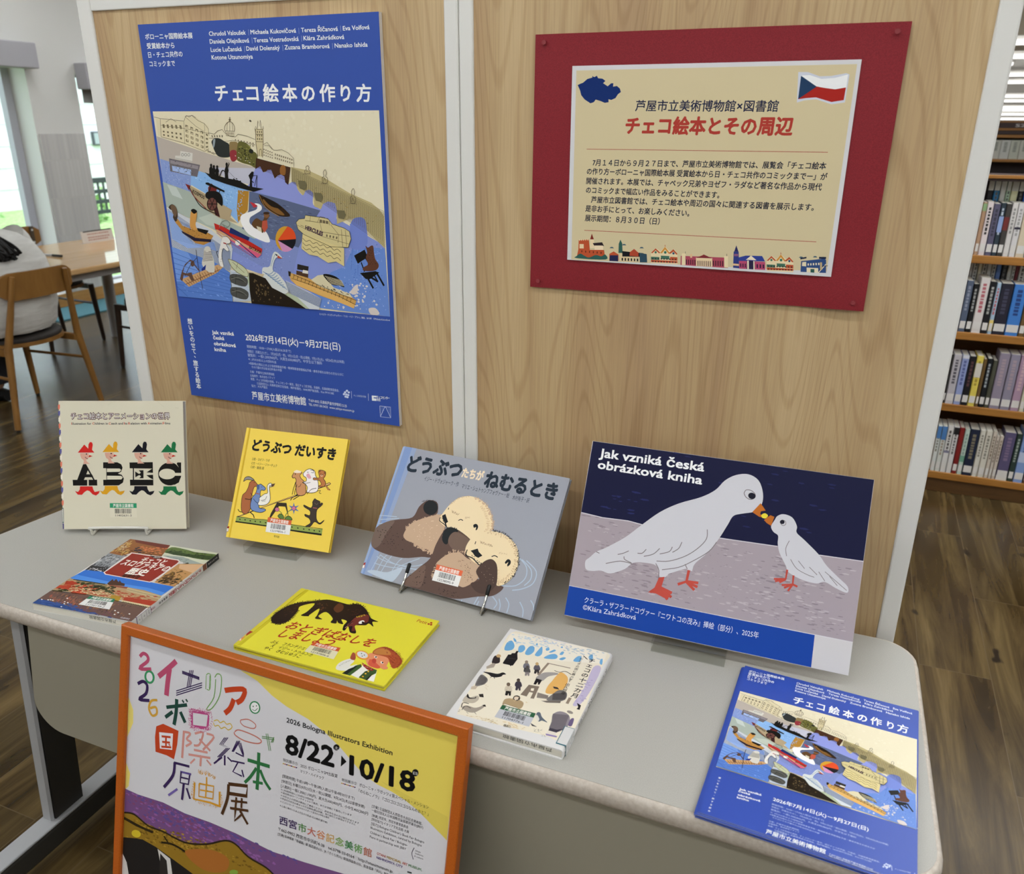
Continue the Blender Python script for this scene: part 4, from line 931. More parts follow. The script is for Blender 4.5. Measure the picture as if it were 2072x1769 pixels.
D['yel2']['art'] = [
('p','#c7b92a',0,[106,1835,166,1834,125,17,66,10]),
('p','#cfc238',0,[0,1852,92,1846,63,2,0,0]),
('p','#241711',1,[134,792,85,882,73,1027,123,1259,232,1422,434,1556,634,1697,852,1713,1081,1706,1160,1758,1287,1770,1461,1665,1588,1545,1672,1478,1824,1437,1733,1400,1820,1284,1705,1335,1680,1271,1579,1230,1520,1188,1637,1042,1631,994,1542,1003,1427,1133,1440,1015,1397,1015,1341,1134,1327,1255,1213,1264,1314,1159,1219,1157,1164,1207,1194,1129,1090,1123,1057,1238,843,1358,793,1205,910,1149,786,1121,756,1228,676,1405,635,1179,642,1137,507,1109,537,1253,509,1514,334,1345,380,1190,410,940,371,815,287,752,202,747]),
('f','#241711',16.2,64.7,60,1,[90,847,62,1042,136,1304,316,1496,533,1644]),
('f','#241711',15.9,58.4,50,2,[175,754,325,761,420,926,376,1226]),
('f','#241711',16.9,73.3,40,3,[1091,1691,1214,1780,1425,1689,1624,1504]),
('p','#5a3320',1,[905,1498,901,1673,1013,1639,1075,1509,1028,1413]),
('s','#6b4028',22,22.9,4,2,[505,1552,755,1654,792,1433,725,1367]),
('s','#4a2a1c',30,25.1,5,3,[110,1157,301,1390,363,1183,252,913]),
('s','#4a2a1c',30,22.2,6,2,[1126,1568,1390,1675,1466,1515,1260,1394]),
('p','#6d2f26',1,[1396,1265,1407,1435,1492,1544,1589,1527,1662,1371,1611,1315,1544,1234,1529,1174,1599,1079,1549,1041,1495,1160,1427,1133]),
('p','#f0ece4',0,[1598,1366,1605,1355,1609,1341,1609,1326,1607,1311,1601,1296,1592,1284,1582,1275,1570,1269,1558,1268,1547,1272,1538,1279,1531,1290,1527,1304,1526,1319,1529,1335,1534,1349,1543,1362,1554,1371,1565,1377,1577,1377,1588,1374]),
('p','#14120f',0,[1611,1329,1616,1317,1617,1306,1613,1298,1605,1295,1595,1298,1585,1305,1576,1315,1571,1327,1570,1338,1574,1346,1582,1349,1592,1347,1602,1340]),
('l','#c98a80',0,23.2,[1404,1070,1400,1176,1431,1260]),
('l','#120c0a',1,20.5,[1397,1015,1393,1119,1431,1278]),
('f','#e3d72f',8.1,53.7,10,8,[1417,1420,1501,1529]),
('t','#a83222','おとぎばなしを',462,709,2070,779,256,0.022,0.25),
('t','#a83222','しましょう',505,457,1464,569,257,0.022,0.25),
('t','#14120f','ぶん\u3000フランチシェク',505,267,1197,318,95,0.015,0.2),
('t','#14120f','え\u3000イジー・トゥルンカ',575,187,1329,205,90,0.015,0.2),
('t','#14120f','やく\u3000きむらゆうこ',509,90,1178,107,88,0.015,0.2),
('t','#a83222','Petit',2413,1682,2599,1676,119,0.005,0),
('p','#a83222',0,[2656,1707,2659,1697,2657,1688,2652,1680,2644,1677,2634,1678,2625,1683,2619,1692,2616,1702,2617,1711,2623,1718,2631,1722,2641,1721,2650,1715]),
('p','#a83222',0,[2681,1753,2684,1743,2682,1734,2676,1727,2668,1723,2658,1724,2649,1729,2643,1738,2640,1748,2642,1757,2647,1765,2656,1768,2665,1767,2674,1762]),
('p','#a83222',0,[2703,1704,2706,1694,2704,1685,2699,1678,2690,1674,2681,1675,2672,1680,2665,1689,2663,1699,2664,1708,2670,1715,2678,1719,2688,1718,2697,1712]),
('p','#d9d6cc',1,[1870,84,1831,186,1861,304,1956,403,2026,354,2024,234,2118,301,2100,146,1969,80]),
('f','#8f8c84',6.7,35.9,20,3,[1870,172,1916,280,1963,360]),
('p','#e4e1d8',0,[2121,53,2211,338,2346,244,2315,17]),
('p','#e9e6de',0,[2419,30,2478,181,2483,269,2567,33]),
('p','#3f5a2c',0,[2015,25,2084,140,2102,265,2165,334,2210,278,2158,25]),
('p','#3a5028',0,[2301,39,2314,202,2416,301,2469,293,2495,216,2446,140,2441,25]),
('p','#1d2217',0,[2015,25,2054,157,2141,295,2098,30]),
('p','#1d2217',0,[2423,24,2439,137,2460,197,2459,26]),
('p','#d9a83a',0,[2376,221,2379,215,2378,208,2374,203,2368,201,2361,201,2354,205,2349,210,2347,217,2347,223,2351,228,2357,231,2365,230,2371,227]),
('p','#d9a83a',0,[2366,160,2369,153,2368,147,2364,142,2358,139,2351,140,2344,143,2339,149,2337,155,2338,162,2341,166,2348,169,2355,168,2361,165]),
('p','#d9a83a',0,[2365,85,2367,78,2366,72,2363,67,2356,65,2349,65,2343,69,2338,74,2335,80,2336,87,2340,92,2346,94,2353,93,2360,90]),
('p','#d98a62',1,[2183,447,2139,584,2180,648,2378,680,2501,635,2552,444,2570,348,2487,359,2387,334,2288,339]),
('p','#c9583f',1,[2238,454,2287,535,2354,455,2473,383,2463,334,2349,333,2266,375]),
('p','#cf5a3e',1,[2223,479,2257,492,2291,430,2264,404]),
('p','#bb4636',0,[2344,487,2352,472,2356,456,2357,442,2355,431,2349,423,2340,420,2329,421,2316,426,2304,435,2292,448,2281,462,2273,478,2269,493,2268,508,2270,519,2276,527,2285,530,2296,529,2309,524,2322,515,2334,502]),
('p','#efe6dc',0,[2315,563,2315,557,2312,552,2307,550,2300,549,2292,550,2283,553,2274,557,2266,563,2259,570,2254,577,2252,584,2252,590,2254,594,2259,597,2266,598,2274,597,2283,594,2292,589,2301,583,2308,577,2312,570]),
('p','#14120f',0,[2299,580,2302,572,2302,564,2299,559,2294,556,2287,558,2280,563,2274,570,2271,578,2270,585,2274,591,2279,593,2286,592,2293,587]),
('p','#efe6dc',0,[2478,476,2478,470,2476,466,2471,463,2464,462,2456,463,2447,466,2438,470,2430,476,2423,483,2419,490,2416,496,2416,502,2419,507,2424,509,2431,510,2439,509,2448,506,2457,502,2465,496,2471,489,2476,482]),
('p','#14120f',0,[2466,494,2469,486,2469,478,2466,473,2460,471,2454,472,2447,477,2441,484,2438,491,2438,499,2441,504,2447,506,2454,505,2461,500]),
('p','#d98a62',0,[2596,408,2600,398,2601,388,2600,378,2595,370,2588,364,2579,361,2569,360,2559,362,2549,367,2541,374,2534,383,2530,393,2528,403,2530,413,2534,421,2541,427,2550,431,2560,431,2570,429,2580,424,2589,417]),
('p','#a8502c',1,[2180,648,2175,757,2273,861,2447,834,2696,667,2739,518,2680,421,2571,511,2469,623,2345,635,2250,629]),
('p','#b8783c',1,[2196,654,2207,770,2336,821,2474,718,2314,654]),
('f','#7a2c1c',11.9,81.2,46,4,[2281,848,2455,821,2615,743,2730,605,2735,457]),
('f','#8f4020',8.9,62.3,20,5,[2644,451,2651,573,2612,680]),
('s','#7a2c1c',26,21.2,6,3,[2350,763,2612,680,2677,493,2513,579]),
('p','#8f2a22',0,[2150,374,2273,333,2416,301,2418,249,2323,249,2226,299]),
('s','#e6d8c8',14,11.3,7,1,[2166,365,2406,303,2413,259,2226,299]),
('p','#9c4a34',1,[1932,393,1885,530,1933,533,2003,437,2010,379]),
('p','#c97a2a',0,[2187,533,2193,506,2188,481,2173,461,2150,448,2119,441,2084,443,2047,452,2011,468,1979,490,1954,515,1937,543,1931,571,1935,596,1950,616,1974,630,2005,637,2041,635,2078,626,2115,609,2146,587,2171,561]),
('p','#e9a050',0,[2176,538,2181,514,2176,492,2162,474,2140,462,2111,456,2078,458,2043,466,2010,480,1980,500,1957,523,1942,548,1936,573,1941,595,1955,613,1978,626,2007,631,2041,630,2076,621,2109,607,2139,587,2162,563]),
('p','#d4d4d0',0,[2158,540,2162,520,2158,502,2147,487,2128,477,2104,472,2076,473,2047,480,2019,492,1995,508,1976,527,1963,548,1959,568,1962,586,1974,601,1993,612,2018,616,2046,615,2075,608,2103,596,2127,579,2146,560]),
('p','#14120f',0,[2039,569,2041,565,2041,560,2039,557,2036,556,2031,556,2027,559,2023,563,2021,568,2021,572,2023,575,2027,577,2031,576,2036,574]),
('p','#14120f',0,[2099,553,2101,548,2101,544,2099,540,2095,539,2091,540,2087,542,2083,546,2081,551,2081,555,2083,559,2087,560,2091,559,2096,557]),
('p','#14120f',0,[2083,515,2085,510,2085,506,2083,503,2079,501,2075,502,2070,505,2067,509,2065,513,2065,518,2067,521,2071,522,2075,522,2079,519]),
('p','#a03024',0,[-53,328,-27,415,65,410,31,267]),
('p','#d98a50',0,[-4,129,-19,223,31,267,42,114]),
('p','#ecd0b0',0,[-17,157,-6,195,37,145,19,115])]
D['white'] = {'x':0.03856,'y':-0.49013,'z':0.717,'yaw':-0.01009,'w':0.17478,'h':0.23112,'t':0.0168,'st':{'q':[638,516,1145,538,1157,246,639,239],'head':'#2b5a3e','num':'11704776-1','body':'#b9bac0','frac':0.33}}
D['white']['art'] = [
('p','#e2d9c4',1,[64,2218,364,2279,842,2278,1658,2312,1692,1944,1729,1214,1789,365,1604,155,1430,173,826,122,216,97,121,117,66,538,85,1051,83,1625]),
('p','#e6dfcf',0,[64,2218,842,2278,1658,2312,1685,2016,1014,1799,107,1821]),
('p','#6aa2cc',1,[106,1915,155,2005,249,1897,253,1778,146,1731]),
('p','#6aa2cc',1,[321,1914,379,1967,436,1884,422,1786,364,1774]),
('p','#6aa2cc',1,[465,1870,482,1985,551,1988,589,1872,554,1765,486,1761]),
('p','#6aa2cc',1,[638,1946,660,2049,725,1879,698,1789,633,1800]),
('p','#6aa2cc',1,[830,1886,914,1948,974,1909,959,1826,794,1779]),
('p','#6aa2cc',1,[812,1956,862,2049,899,2033,849,1959]),
('p','#6aa2cc',1,[984,1966,993,2048,1030,2051,1028,1972]),
('p','#6aa2cc',1,[1235,1895,1263,2036,1323,2036,1334,1913]),
('p','#6aa2cc',1,[1421,2104,1460,2173,1502,2037,1449,2039]),
('p','#6aa2cc',1,[544,2066,560,2106,584,2043]),
('p','#6aa2cc',1,[735,2015,758,2079,797,2016,766,1975]),
('p','#6aa2cc',1,[152,2088,206,2055,237,2000,194,2009]),
('p','#6aa2cc',1,[1018,1851,1061,1921,1108,1916,1073,1845]),
('p','#6aa2cc',1,[1613,2085,1639,2122,1672,1985,1633,1993]),
('p','#6aa2cc',1,[937,2143,953,2185,974,2146]),
('s','#a9c3d6',70,32.9,1,3,[88,2200,846,2266,891,2056,121,1936]),
('s','#9fb4c4',60,32,2,3,[850,2254,1635,2289,1666,2032,891,2056]),
('s','#b9b4c6',40,24.5,3,3,[369,2267,1137,2325,1109,2178,349,2118]),
('p','#17161b',0,[254,1418,247,1644,287,1662,286,1700,332,1720,330,1780,363,1794,369,1724,427,1594,422,1416,397,1405,399,1382,373,1407,269,1399]),
('l','#44444c',0,7.5,[254,1557,405,1584]),
('p','#2c2426',1,[89,1371,65,1526,135,1544,177,1485,202,1395,134,1341]),
('p','#a39688',0,[60,1234,125,1361,165,1341,172,1258,84,1183]),
('p','#b9986c',0,[158,1567,162,1555,162,1543,159,1532,154,1523,146,1516,136,1511,126,1510,115,1513,105,1518,96,1527,90,1537,86,1549,86,1560,88,1571,94,1581,102,1588,112,1592,122,1593,133,1591,143,1585,152,1577]),
('p','#6c6a74',1,[564,1528,620,1562,684,1456,594,1427]),
('p','#2a282c',0,[602,1435,668,1459,702,1367,681,1353,653,1406,659,1348,628,1344]),
('p','#8a7a6a',0,[606,1591,609,1580,610,1569,609,1558,606,1550,601,1544,594,1541,587,1542,579,1545,571,1552,564,1560,559,1571,556,1582,554,1593,555,1603,558,1612,564,1618,570,1620,578,1620,586,1617,594,1610,600,1601]),
('p','#5a5660',1,[729,1550,785,1584,847,1478,757,1449]),
('p','#2a2628',0,[766,1458,831,1481,864,1389,843,1375,816,1428,821,1370,790,1366]),
('p','#b89868',0,[771,1613,775,1602,776,1591,774,1580,771,1572,766,1566,759,1563,752,1564,744,1567,737,1574,730,1582,725,1593,721,1604,720,1615,721,1625,725,1634,730,1640,736,1642,744,1642,752,1639,759,1632,766,1623]),
('p','#4a4848',1,[625,1426,675,1456,731,1363,651,1336]),
('p','#807878',0,[658,1344,717,1365,747,1283,728,1271,704,1318,709,1267,681,1263]),
('p','#4a4440',0,[662,1482,665,1472,666,1462,665,1453,662,1446,658,1440,652,1438,645,1438,638,1441,631,1447,625,1454,621,1464,618,1473,616,1483,617,1492,620,1500,625,1505,631,1508,637,1507,645,1504,651,1499,657,1491]),
('p','#c9bda8',1,[518,919,579,956,649,847,550,814]),
('p','#1d1b1d',0,[560,824,632,850,669,754,646,739,616,794,622,734,588,729]),
('p','#6a5a4c',0,[563,986,567,974,568,963,567,952,564,943,558,937,551,934,542,934,534,938,525,944,518,953,512,964,508,976,506,987,507,998,511,1007,517,1013,524,1016,532,1016,541,1012,550,1006,557,997]),
('p','#3a3640',1,[617,1072,674,1107,738,1004,646,974]),
('p','#3a3640',0,[655,983,721,1007,755,917,734,903,706,955,712,898,680,894]),
('p','#4a4038',0,[659,1134,662,1124,664,1113,663,1103,659,1095,654,1089,648,1086,640,1086,632,1089,624,1096,617,1104,612,1114,608,1125,607,1136,608,1146,611,1154,617,1160,623,1163,631,1163,639,1159,647,1153,654,1145]),
('s','#5a524a',16,8.6,5,1,[502,905,619,956,643,865,539,820]),
('p','#1c1c20',1,[67,1096,172,1124,287,1138,349,1201,411,1180,373,1147,364,1100,297,1048,226,1041,165,1074]),
('l','#2a221c',0,8.8,[268,1047,298,1013]),
('l','#2a221c',0,8.8,[234,1039,227,1006]),
('p','#75706e',1,[63,1017,172,994,221,921,195,818,94,751]),
('h','#26242a',7.1,11,[68,1007,188,977,220,829,97,775]),
('p','#c0b09a',0,[54,711,106,757,140,748,136,679,75,653]),
('p','#8c7c6c',0,[887,1693,923,1697,883,1350,844,1357]),
('l','#8c7c6c',0,16.7,[891,1683,1255,1705]),
('p','#9a9490',1,[893,1402,957,1466,1101,1516,1128,1480,1017,1384,967,1245,857,1267]),
('p','#1d1b20',0,[863,1270,960,1265,961,1150,942,1142,919,1201,911,1129,876,1125]),
('p','#7d6f62',0,[818,1088,976,1111,1003,823,951,812,942,940,886,937,888,828,788,828]),
('p','#e2d9c4',0,[880,1024,923,1043,934,980,893,974]),
('p','#d9a860',1,[1118,1428,1160,1554,1289,1478,1332,1311,1312,1166,1229,1042,1113,1013,1087,1159,1105,1305]),
('l','#17130f',1,10.9,[1050,1554,1135,1543,1210,1600,1318,1562]),
('p','#2c2a30',0,[1161,1191,1229,1198,1272,1160,1189,1153]),
('p','#74706e',1,[1181,868,1212,1012,1275,1150,1393,1135,1427,996,1339,894]),
('h','#222026',6.7,13,[1217,1036,1393,1135,1428,975,1254,899]),
('p','#8f857c',0,[1000,975,1171,972,1187,892,1031,857]),
('h','#5a5450',5,5,[1013,959,1174,963,1183,901,1034,869]),
('l','#8c7c6c',0,43.1,[1478,1051,1478,911]),
('p','#6f665f',0,[1116,819,1380,933,1385,881,1202,813]),
('p','#b9aec6',1,[1569,1866,1685,1892,1705,1427,1663,991,1561,926,1594,1333]),
('s','#a598bb',22,35.5,8,2,[1528,1582,1667,1596,1705,1030,1579,997]),
('p','#1d1b1f',0,[1603,986,1627,975,1675,954,1687,854,1639,855,1651,902]),
('p','#b5aa98',1,[77,369,72,497,138,482,228,564,275,498,249,401,166,365]),
('p','#211e20',1,[87,481,78,543,138,482,202,499,213,536,224,497,151,455]),
('p','#26211f',0,[227,597,283,632,324,562,265,548]),
('p','#9c9184',1,[127,243,181,308,296,306,358,354,389,409,417,379,387,293,330,207,224,192]),
('l','#26221f',1,12.8,[121,241,101,337,187,353]),
('l','#26221f',1,9.5,[153,192,161,289,253,277]),
('p','#26211f',0,[377,404,409,428,441,389,401,383]),
('l','#4a4038',0,6.3,[229,184,269,160]),
('l','#4a4038',0,6.3,[338,221,381,189]),
('p','#a8916f',1,[624,563,622,648,698,702,822,713,898,682,917,584,884,529,779,546,650,521]),
('l','#5a4c3c',0,6.5,[634,557,862,550]),
('p','#2a2422',0,[817,758,821,742,822,725,818,710,810,696,798,686,785,680,770,679,755,682,741,690,729,702,721,717,716,733,716,750,720,765,728,779,739,789,753,795,768,796,783,793,797,785,809,773]),
('p','#d9c8b4',0,[793,744,796,733,797,722,795,712,790,703,784,697,775,693,766,693,757,695,748,701,741,709,735,719,732,729,732,740,734,751,738,759,745,766,753,769,762,770,772,767,780,761,788,753]),
('l','#e6e0d4',0,16.2,[654,544,869,532]),
('p','#5a626e',1,[1170,468,1153,562,1194,580,1251,503,1359,430,1277,435,1238,398]),
('p','#d8d2c6',1,[1164,466,1170,519,1229,454,1229,404]),
('p','#3a3a40',0,[1144,328,1260,290,1190,279]),
('p','#8a8288',1,[1371,616,1443,718,1570,701,1635,589,1636,433,1541,296,1426,323,1410,472]),
('h','#1f1e24',6.3,20,[1365,633,1588,689,1619,368,1425,342]),
('p','#3c3844',0,[1425,342,1534,350,1608,401,1544,288,1427,285]),
('p','#d9d0c4',0,[1416,261,1544,288,1553,226,1432,202]),
('p','#8c7cab',0,[1414,213,1578,227,1576,198,1432,183]),
('p','#8f857c',0,[1625,751,1624,743,1619,736,1611,730,1600,727,1588,726,1574,727,1561,731,1549,737,1540,744,1534,752,1531,761,1532,769,1537,776,1545,782,1556,785,1569,786,1582,785,1595,781,1607,775,1616,768,1623,760]),
('p','#66587a',1,[1635,629,1675,646,1693,496,1641,493]),
('s','#4a443c',30,9,11,1,[1221,235,1346,289,1366,202,1241,186]),
('s','#5a5246',16,8.9,12,1,[1347,184,1435,194,1445,133,1368,128]),
('s','#c9b68e',40,21.9,13,3,[207,113,782,221,796,129,282,105]),
('s','#4a443c',10,9.5,14,1,[86,184,141,187,155,132,116,125]),
('s','#b0a48c',22,12.4,15,1,[552,182,713,191,697,106,591,99]),
('s','#d3bd92',40,24.5,16,3,[789,205,1129,233,1144,163,826,122]),
('s','#cfc0a0',12,15.7,17,1,[159,895,303,842,322,737,219,738]),
('s','#d8c49c',20,17.4,18,3,[416,983,1002,684,942,658,510,643]),
('l','#14120f',0,13.4,[1339,2081,1427,2017]),
('v','#14120f','チェコの十二カ月',1498,2073,1529,1062,114,0.022),
('v','#14120f','おとぎの国に暮らす',1333,2027,1354,1413,59,0.008),
('v','#14120f','出久根育',1346,1351,1351,1072,70,0.01),
('v','#3b3731','へ',1372,2070,1373,2019,66,0),
('l','#14120f',0,7.1,[1327,1495,1349,1387]),
('t','#14120f','理論社',823,117,932,125,54,0.01,0)]
D['poster'] = {'x':-0.82011,'z':1.66196,'r':0.00473,'w':0.52013,'h':0.72783,'img':{'o':[0.00623,0.21763],'w':0.50506,'h':0.35905}}
D['poster']['text'] = [
('t','#dfe2ea','ボローニャ国際絵本展',144,7028,1268,7013,108,0.02,0),
('t','#dfe2ea','受賞絵本から',151,6870,815,6863,108,0.02,0),
('t','#dfe2ea','日・チェコ共作の',153,6717,981,6714,109,0.02,0),
('t','#dfe2ea','コミックまで',154,6562,772,6560,110,0.02,0),
('t','#dfe2ea','Chrudoš Valoušek',1648,7034,2469,7028,102,0.02,0),
('t','#dfe2ea','Michaela Kukovičová',2573,7029,3542,7023,100,0.02,0),
('t','#dfe2ea','Tereza Říčanová',3647,7024,4394,7021,98,0.02,0),
('t','#dfe2ea','Eva Volfová',4493,7022,5014,7025,96,0.02,0),
('t','#dfe2ea','Daniela Olejníková',1645,6907,2526,6898,103,0.02,0),
('t','#dfe2ea','Tereza Vostradovská',2625,6897,3583,6892,101,0.02,0),
('t','#dfe2ea','Klára Zahrádková',3683,6897,4509,6892,98,0.02,0),
('t','#dfe2ea','Lucie Lučanská',1645,6771,2345,6767,103,0.02,0),
('t','#dfe2ea','David Dolenský',2445,6768,3170,6763,102,0.02,0),
('t','#dfe2ea','Zuzana Bramborová',3272,6765,4204,6761,100,0.02,0),
('t','#dfe2ea','Nanako Ishida',4305,6763,4959,6762,98,0.02,0),
('t','#dfe2ea','Kotone Utsunomiya',1645,6643,2570,6637,104,0.02,0),
('l','#9aa8d0',0,6.3,[2535,7108,2531,7012]),
('l','#9aa8d0',0,6.1,[3603,7094,3601,7000]),
('l','#9aa8d0',0,5.9,[4449,7097,4449,7005]),
('l','#9aa8d0',0,6.3,[2593,6978,2589,6882]),
('l','#9aa8d0',0,6.1,[3645,6972,3643,6878]),
('l','#9aa8d0',0,6.4,[2409,6844,2404,6746]),
('l','#9aa8d0',0,6.2,[3236,6838,3233,6743]),
('l','#9aa8d0',0,6,[4265,6835,4265,6742]),
('t','#e6e6e8','チ',1626,5958,1922,5955,321,0.03,0),
('t','#e6e6e8','ェ',2025,5954,2263,5952,318,0.03,0),
('t','#e6e6e8','コ',2338,5952,2611,5949,316,0.03,0),
('t','#e6e6e8','絵',2714,5948,3055,5945,314,0.03,0),
('t','#e6e6e8','本',3136,5945,3452,5942,311,0.03,0),
('t','#e6e6e8','の',3546,5941,3825,5939,308,0.03,0),
('t','#e6e6e8','作',3926,5938,4251,5935,306,0.03,0),
('t','#e6e6e8','り',4361,5934,4560,5933,303,0.03,0),
('t','#e6e6e8','方',4674,5932,4978,5929,301,0.03,0),
('t','#dfe2ea','ミハエラ・クコヴィチョヴァー『リス・イズ・プラハ』挿絵、2015年\u3000©Michaela Kukovičová',3537,2076,5109,2093,45,0,0),
('v','#e2e4ea','想いをのせて、旅する絵本',254,1724,244,164,135,0.02),
('t','#e6e6ea','Jak vzniká',806,1442,1382,1458,108,0.03,0),
('t','#e6e6ea','česká',822,1327,1112,1335,109,0.03,0),
('t','#e6e6ea','obrázková',819,1202,1394,1209,110,0.03,0),
('t','#e6e6ea','kniha',817,1075,1122,1085,110,0.03,0),
('t','#e6e6ea','2026年7月14日(火)－9月27日(日)',1669,1393,3963,1418,175,0.02,0),
('t','#b9c4e0','開館時間：10:00－17:00(入館は16:30まで)',1681,1234,2775,1243,68,0,0),
('t','#b9c4e0','休館日：月曜日(ただし、7月20日(月・祝)、9月21日(月・祝)は開館、7月21日(火)、9月24日(木)は休館)',1674,1134,4027,1154,69,0,0),
('t','#b9c4e0','観覧料：一般1,200(960)円、大高生600(480)円、中学生以下無料',1676,1049,3502,1070,75,0,0),
('t','#b9c4e0','※(  )内は20名以上の団体料金',1678,970,2385,973,60,0,0),
('t','#b9c4e0','※高齢者(65歳以上)および身体障害者手帳・精神障害者保健福祉手帳・療育手帳をお持ちの方ならびに',1679,879,3987,891,61,0,0),
('t','#b9c4e0','その介護の方は各当日料金の半額',1737,804,2498,815,61,0,0),
('t','#b9c4e0','主催：芦屋市立美術博物館',1682,699,2300,705,61,0,0),
('t','#b9c4e0','企画制作：株式会社イデッフ',1677,614,2303,625,61,0,0),
('t','#b9c4e0','後援：チェコ共和国大使館、チェコセンター東京、国立チェコ文学館、兵庫県、兵庫県教育委員会、',1677,539,3857,545,62,0,0),
('t','#b9c4e0','公益財団法人 兵庫県芸術文化協会、神戸新聞社、NHK神戸放送局、Kiss FM KOBE',1826,462,3725,472,62,0,0),
('t','#b9c4e0','協力：大丸芦屋店',1680,389,2088,396,62,0,0),
('t','#e2e4ea','芦屋市立美術博物館',1662,123,3028,163,197,0.015,0),
('t','#dfe2ea','〒659-0052 兵庫県芦屋市伊勢町12-25',3095,245,4008,238,75,0,0),
('t','#dfe2ea','TEL 0797-38-5432  www.ashiya-museum.jp',3086,158,4177,161,70,0,0),
('p','#c2cbe4',0,[4021,554,4018,544,4009,536,3998,530,3985,529,3974,532,3967,539,3965,548,3968,559,3977,567,3989,573,4001,574,4012,571,4019,564]),
('p','#c2cbe4',0,[4068,593,4064,583,4056,574,4044,569,4032,567,4021,570,4014,577,4012,587,4015,597,4024,605,4035,611,4048,612,4059,609,4066,602]),
('p','#c2cbe4',0,[4109,564,4106,554,4097,545,4086,540,4073,538,4062,541,4055,548,4053,558,4056,568,4065,576,4077,582,4089,583,4100,580,4107,573]),
('p','#c2cbe4',0,[3993,512,3989,502,3981,494,3969,488,3956,487,3945,490,3938,497,3936,506,3940,516,3948,525,3960,531,3973,532,3984,529,3991,522]),
('p','#c2cbe4',0,[4049,513,4046,503,4037,494,4025,488,4013,487,4002,490,3994,497,3992,507,3996,517,4005,525,4016,531,4029,532,4040,529,4047,522]),
('p','#c2cbe4',0,[4092,506,4089,496,4080,487,4068,482,4056,481,4045,484,4038,491,4036,500,4039,510,4048,519,4059,524,4072,526,4083,523,4090,516]),
('p','#c2cbe4',0,[4027,466,4023,456,4014,447,4003,441,3990,440,3979,443,3972,450,3970,460,3973,470,3982,478,3994,484,4006,485,4017,482,4025,475]),
('p','#c2cbe4',0,[4070,459,4066,449,4058,440,4046,435,4033,433,4022,437,4015,444,4013,453,4017,463,4025,472,4037,477,4049,479,4060,476,4068,469]),
('l','#c2cbe4',0,7.4,[4143,595,4137,444]),
('l','#c2cbe4',0,7.4,[4531,594,4526,442]),
('t','#b9c4e0','チェコ共和国大使館',4190,494,4475,502,45,0,0),
('p','#dfe2ea',0,[4608,561,4718,568,4716,534,4648,530,4647,510,4714,512,4711,462,4607,456]),
('t','#dfe2ea','チェコセンター',4720,518,5011,533,66,0.03,0),
('t','#dfe2ea','東京',4723,468,4802,471,61,0.03,0),
('l','#c2cbe4',0,8.8,[4778,367,5020,375,5013,152,4775,141,4778,367]),
('l','#c2cbe4',0,8.8,[4893,366,4782,153]),
('l','#c2cbe4',0,8.8,[4908,368,5008,162]),
('p','#9fb0da',0,[4795,349,4807,351,4806,340,4794,338]),
('p','#9fb0da',0,[4793,319,4805,320,4804,309,4792,307]),
('p','#9fb0da',0,[4791,288,4803,289,4802,278,4790,277]),
('p','#9fb0da',0,[4789,257,4801,258,4800,247,4788,246]),
('p','#9fb0da',0,[4787,226,4799,227,4798,216,4786,215]),
('p','#9fb0da',0,[4785,195,4797,196,4796,185,4784,184]),
('p','#9fb0da',0,[4783,164,4795,166,4794,154,4782,153]),
('p','#9fb0da',0,[4828,353,4841,354,4840,343,4828,342]),
('p','#9fb0da',0,[4826,322,4839,324,4838,313,4826,311]),
('p','#9fb0da',0,[4824,292,4837,293,4836,282,4824,280]),
('p','#9fb0da',0,[4823,261,4835,262,4834,251,4822,250]),
('p','#9fb0da',0,[4821,230,4833,231,4832,220,4820,219]),
('p','#9fb0da',0,[4862,357,4874,358,4874,347,4861,346]),
('p','#9fb0da',0,[4860,326,4872,328,4872,316,4859,315]),
('p','#9fb0da',0,[4858,295,4870,297,4870,286,4857,284]),
('p','#9fb0da',0,[4896,361,4908,362,4907,351,4895,349]),
('p','#9fb0da',0,[4929,364,4941,366,4941,355,4928,353]),
('p','#9fb0da',0,[4927,334,4939,335,4939,324,4927,323]),
('p','#9fb0da',0,[4963,368,4975,369,4974,358,4962,357]),
('p','#9fb0da',0,[4961,337,4973,339,4972,328,4960,326]),
('p','#9fb0da',0,[4959,307,4971,308,4970,297,4958,296]),
('p','#9fb0da',0,[4957,276,4969,277,4969,266,4956,265]),
('p','#9fb0da',0,[4996,372,5008,373,5007,362,4995,361]),
('p','#9fb0da',0,[4994,341,5006,343,5006,331,4993,330]),
('p','#9fb0da',0,[4992,311,5004,312,5004,301,4992,299]),
('p','#9fb0da',0,[4991,280,5003,281,5002,270,4990,269]),
('p','#9fb0da',0,[4989,249,5001,250,5000,239,4988,238]),
('p','#9fb0da',0,[4987,218,4999,220,4998,209,4986,207]),
('p','#9fb0da',0,[4985,187,4997,189,4997,178,4984,176])]
D['notice'] = {'red':[[-0.02849,1.62289],[0.50456,1.62353],[0.50197,1.23555],[-0.03172,1.23081]],'sheet':{'x':0.03516,'z':1.57713,'r':0.00316,'w':0.41492,'h':0.29549}}
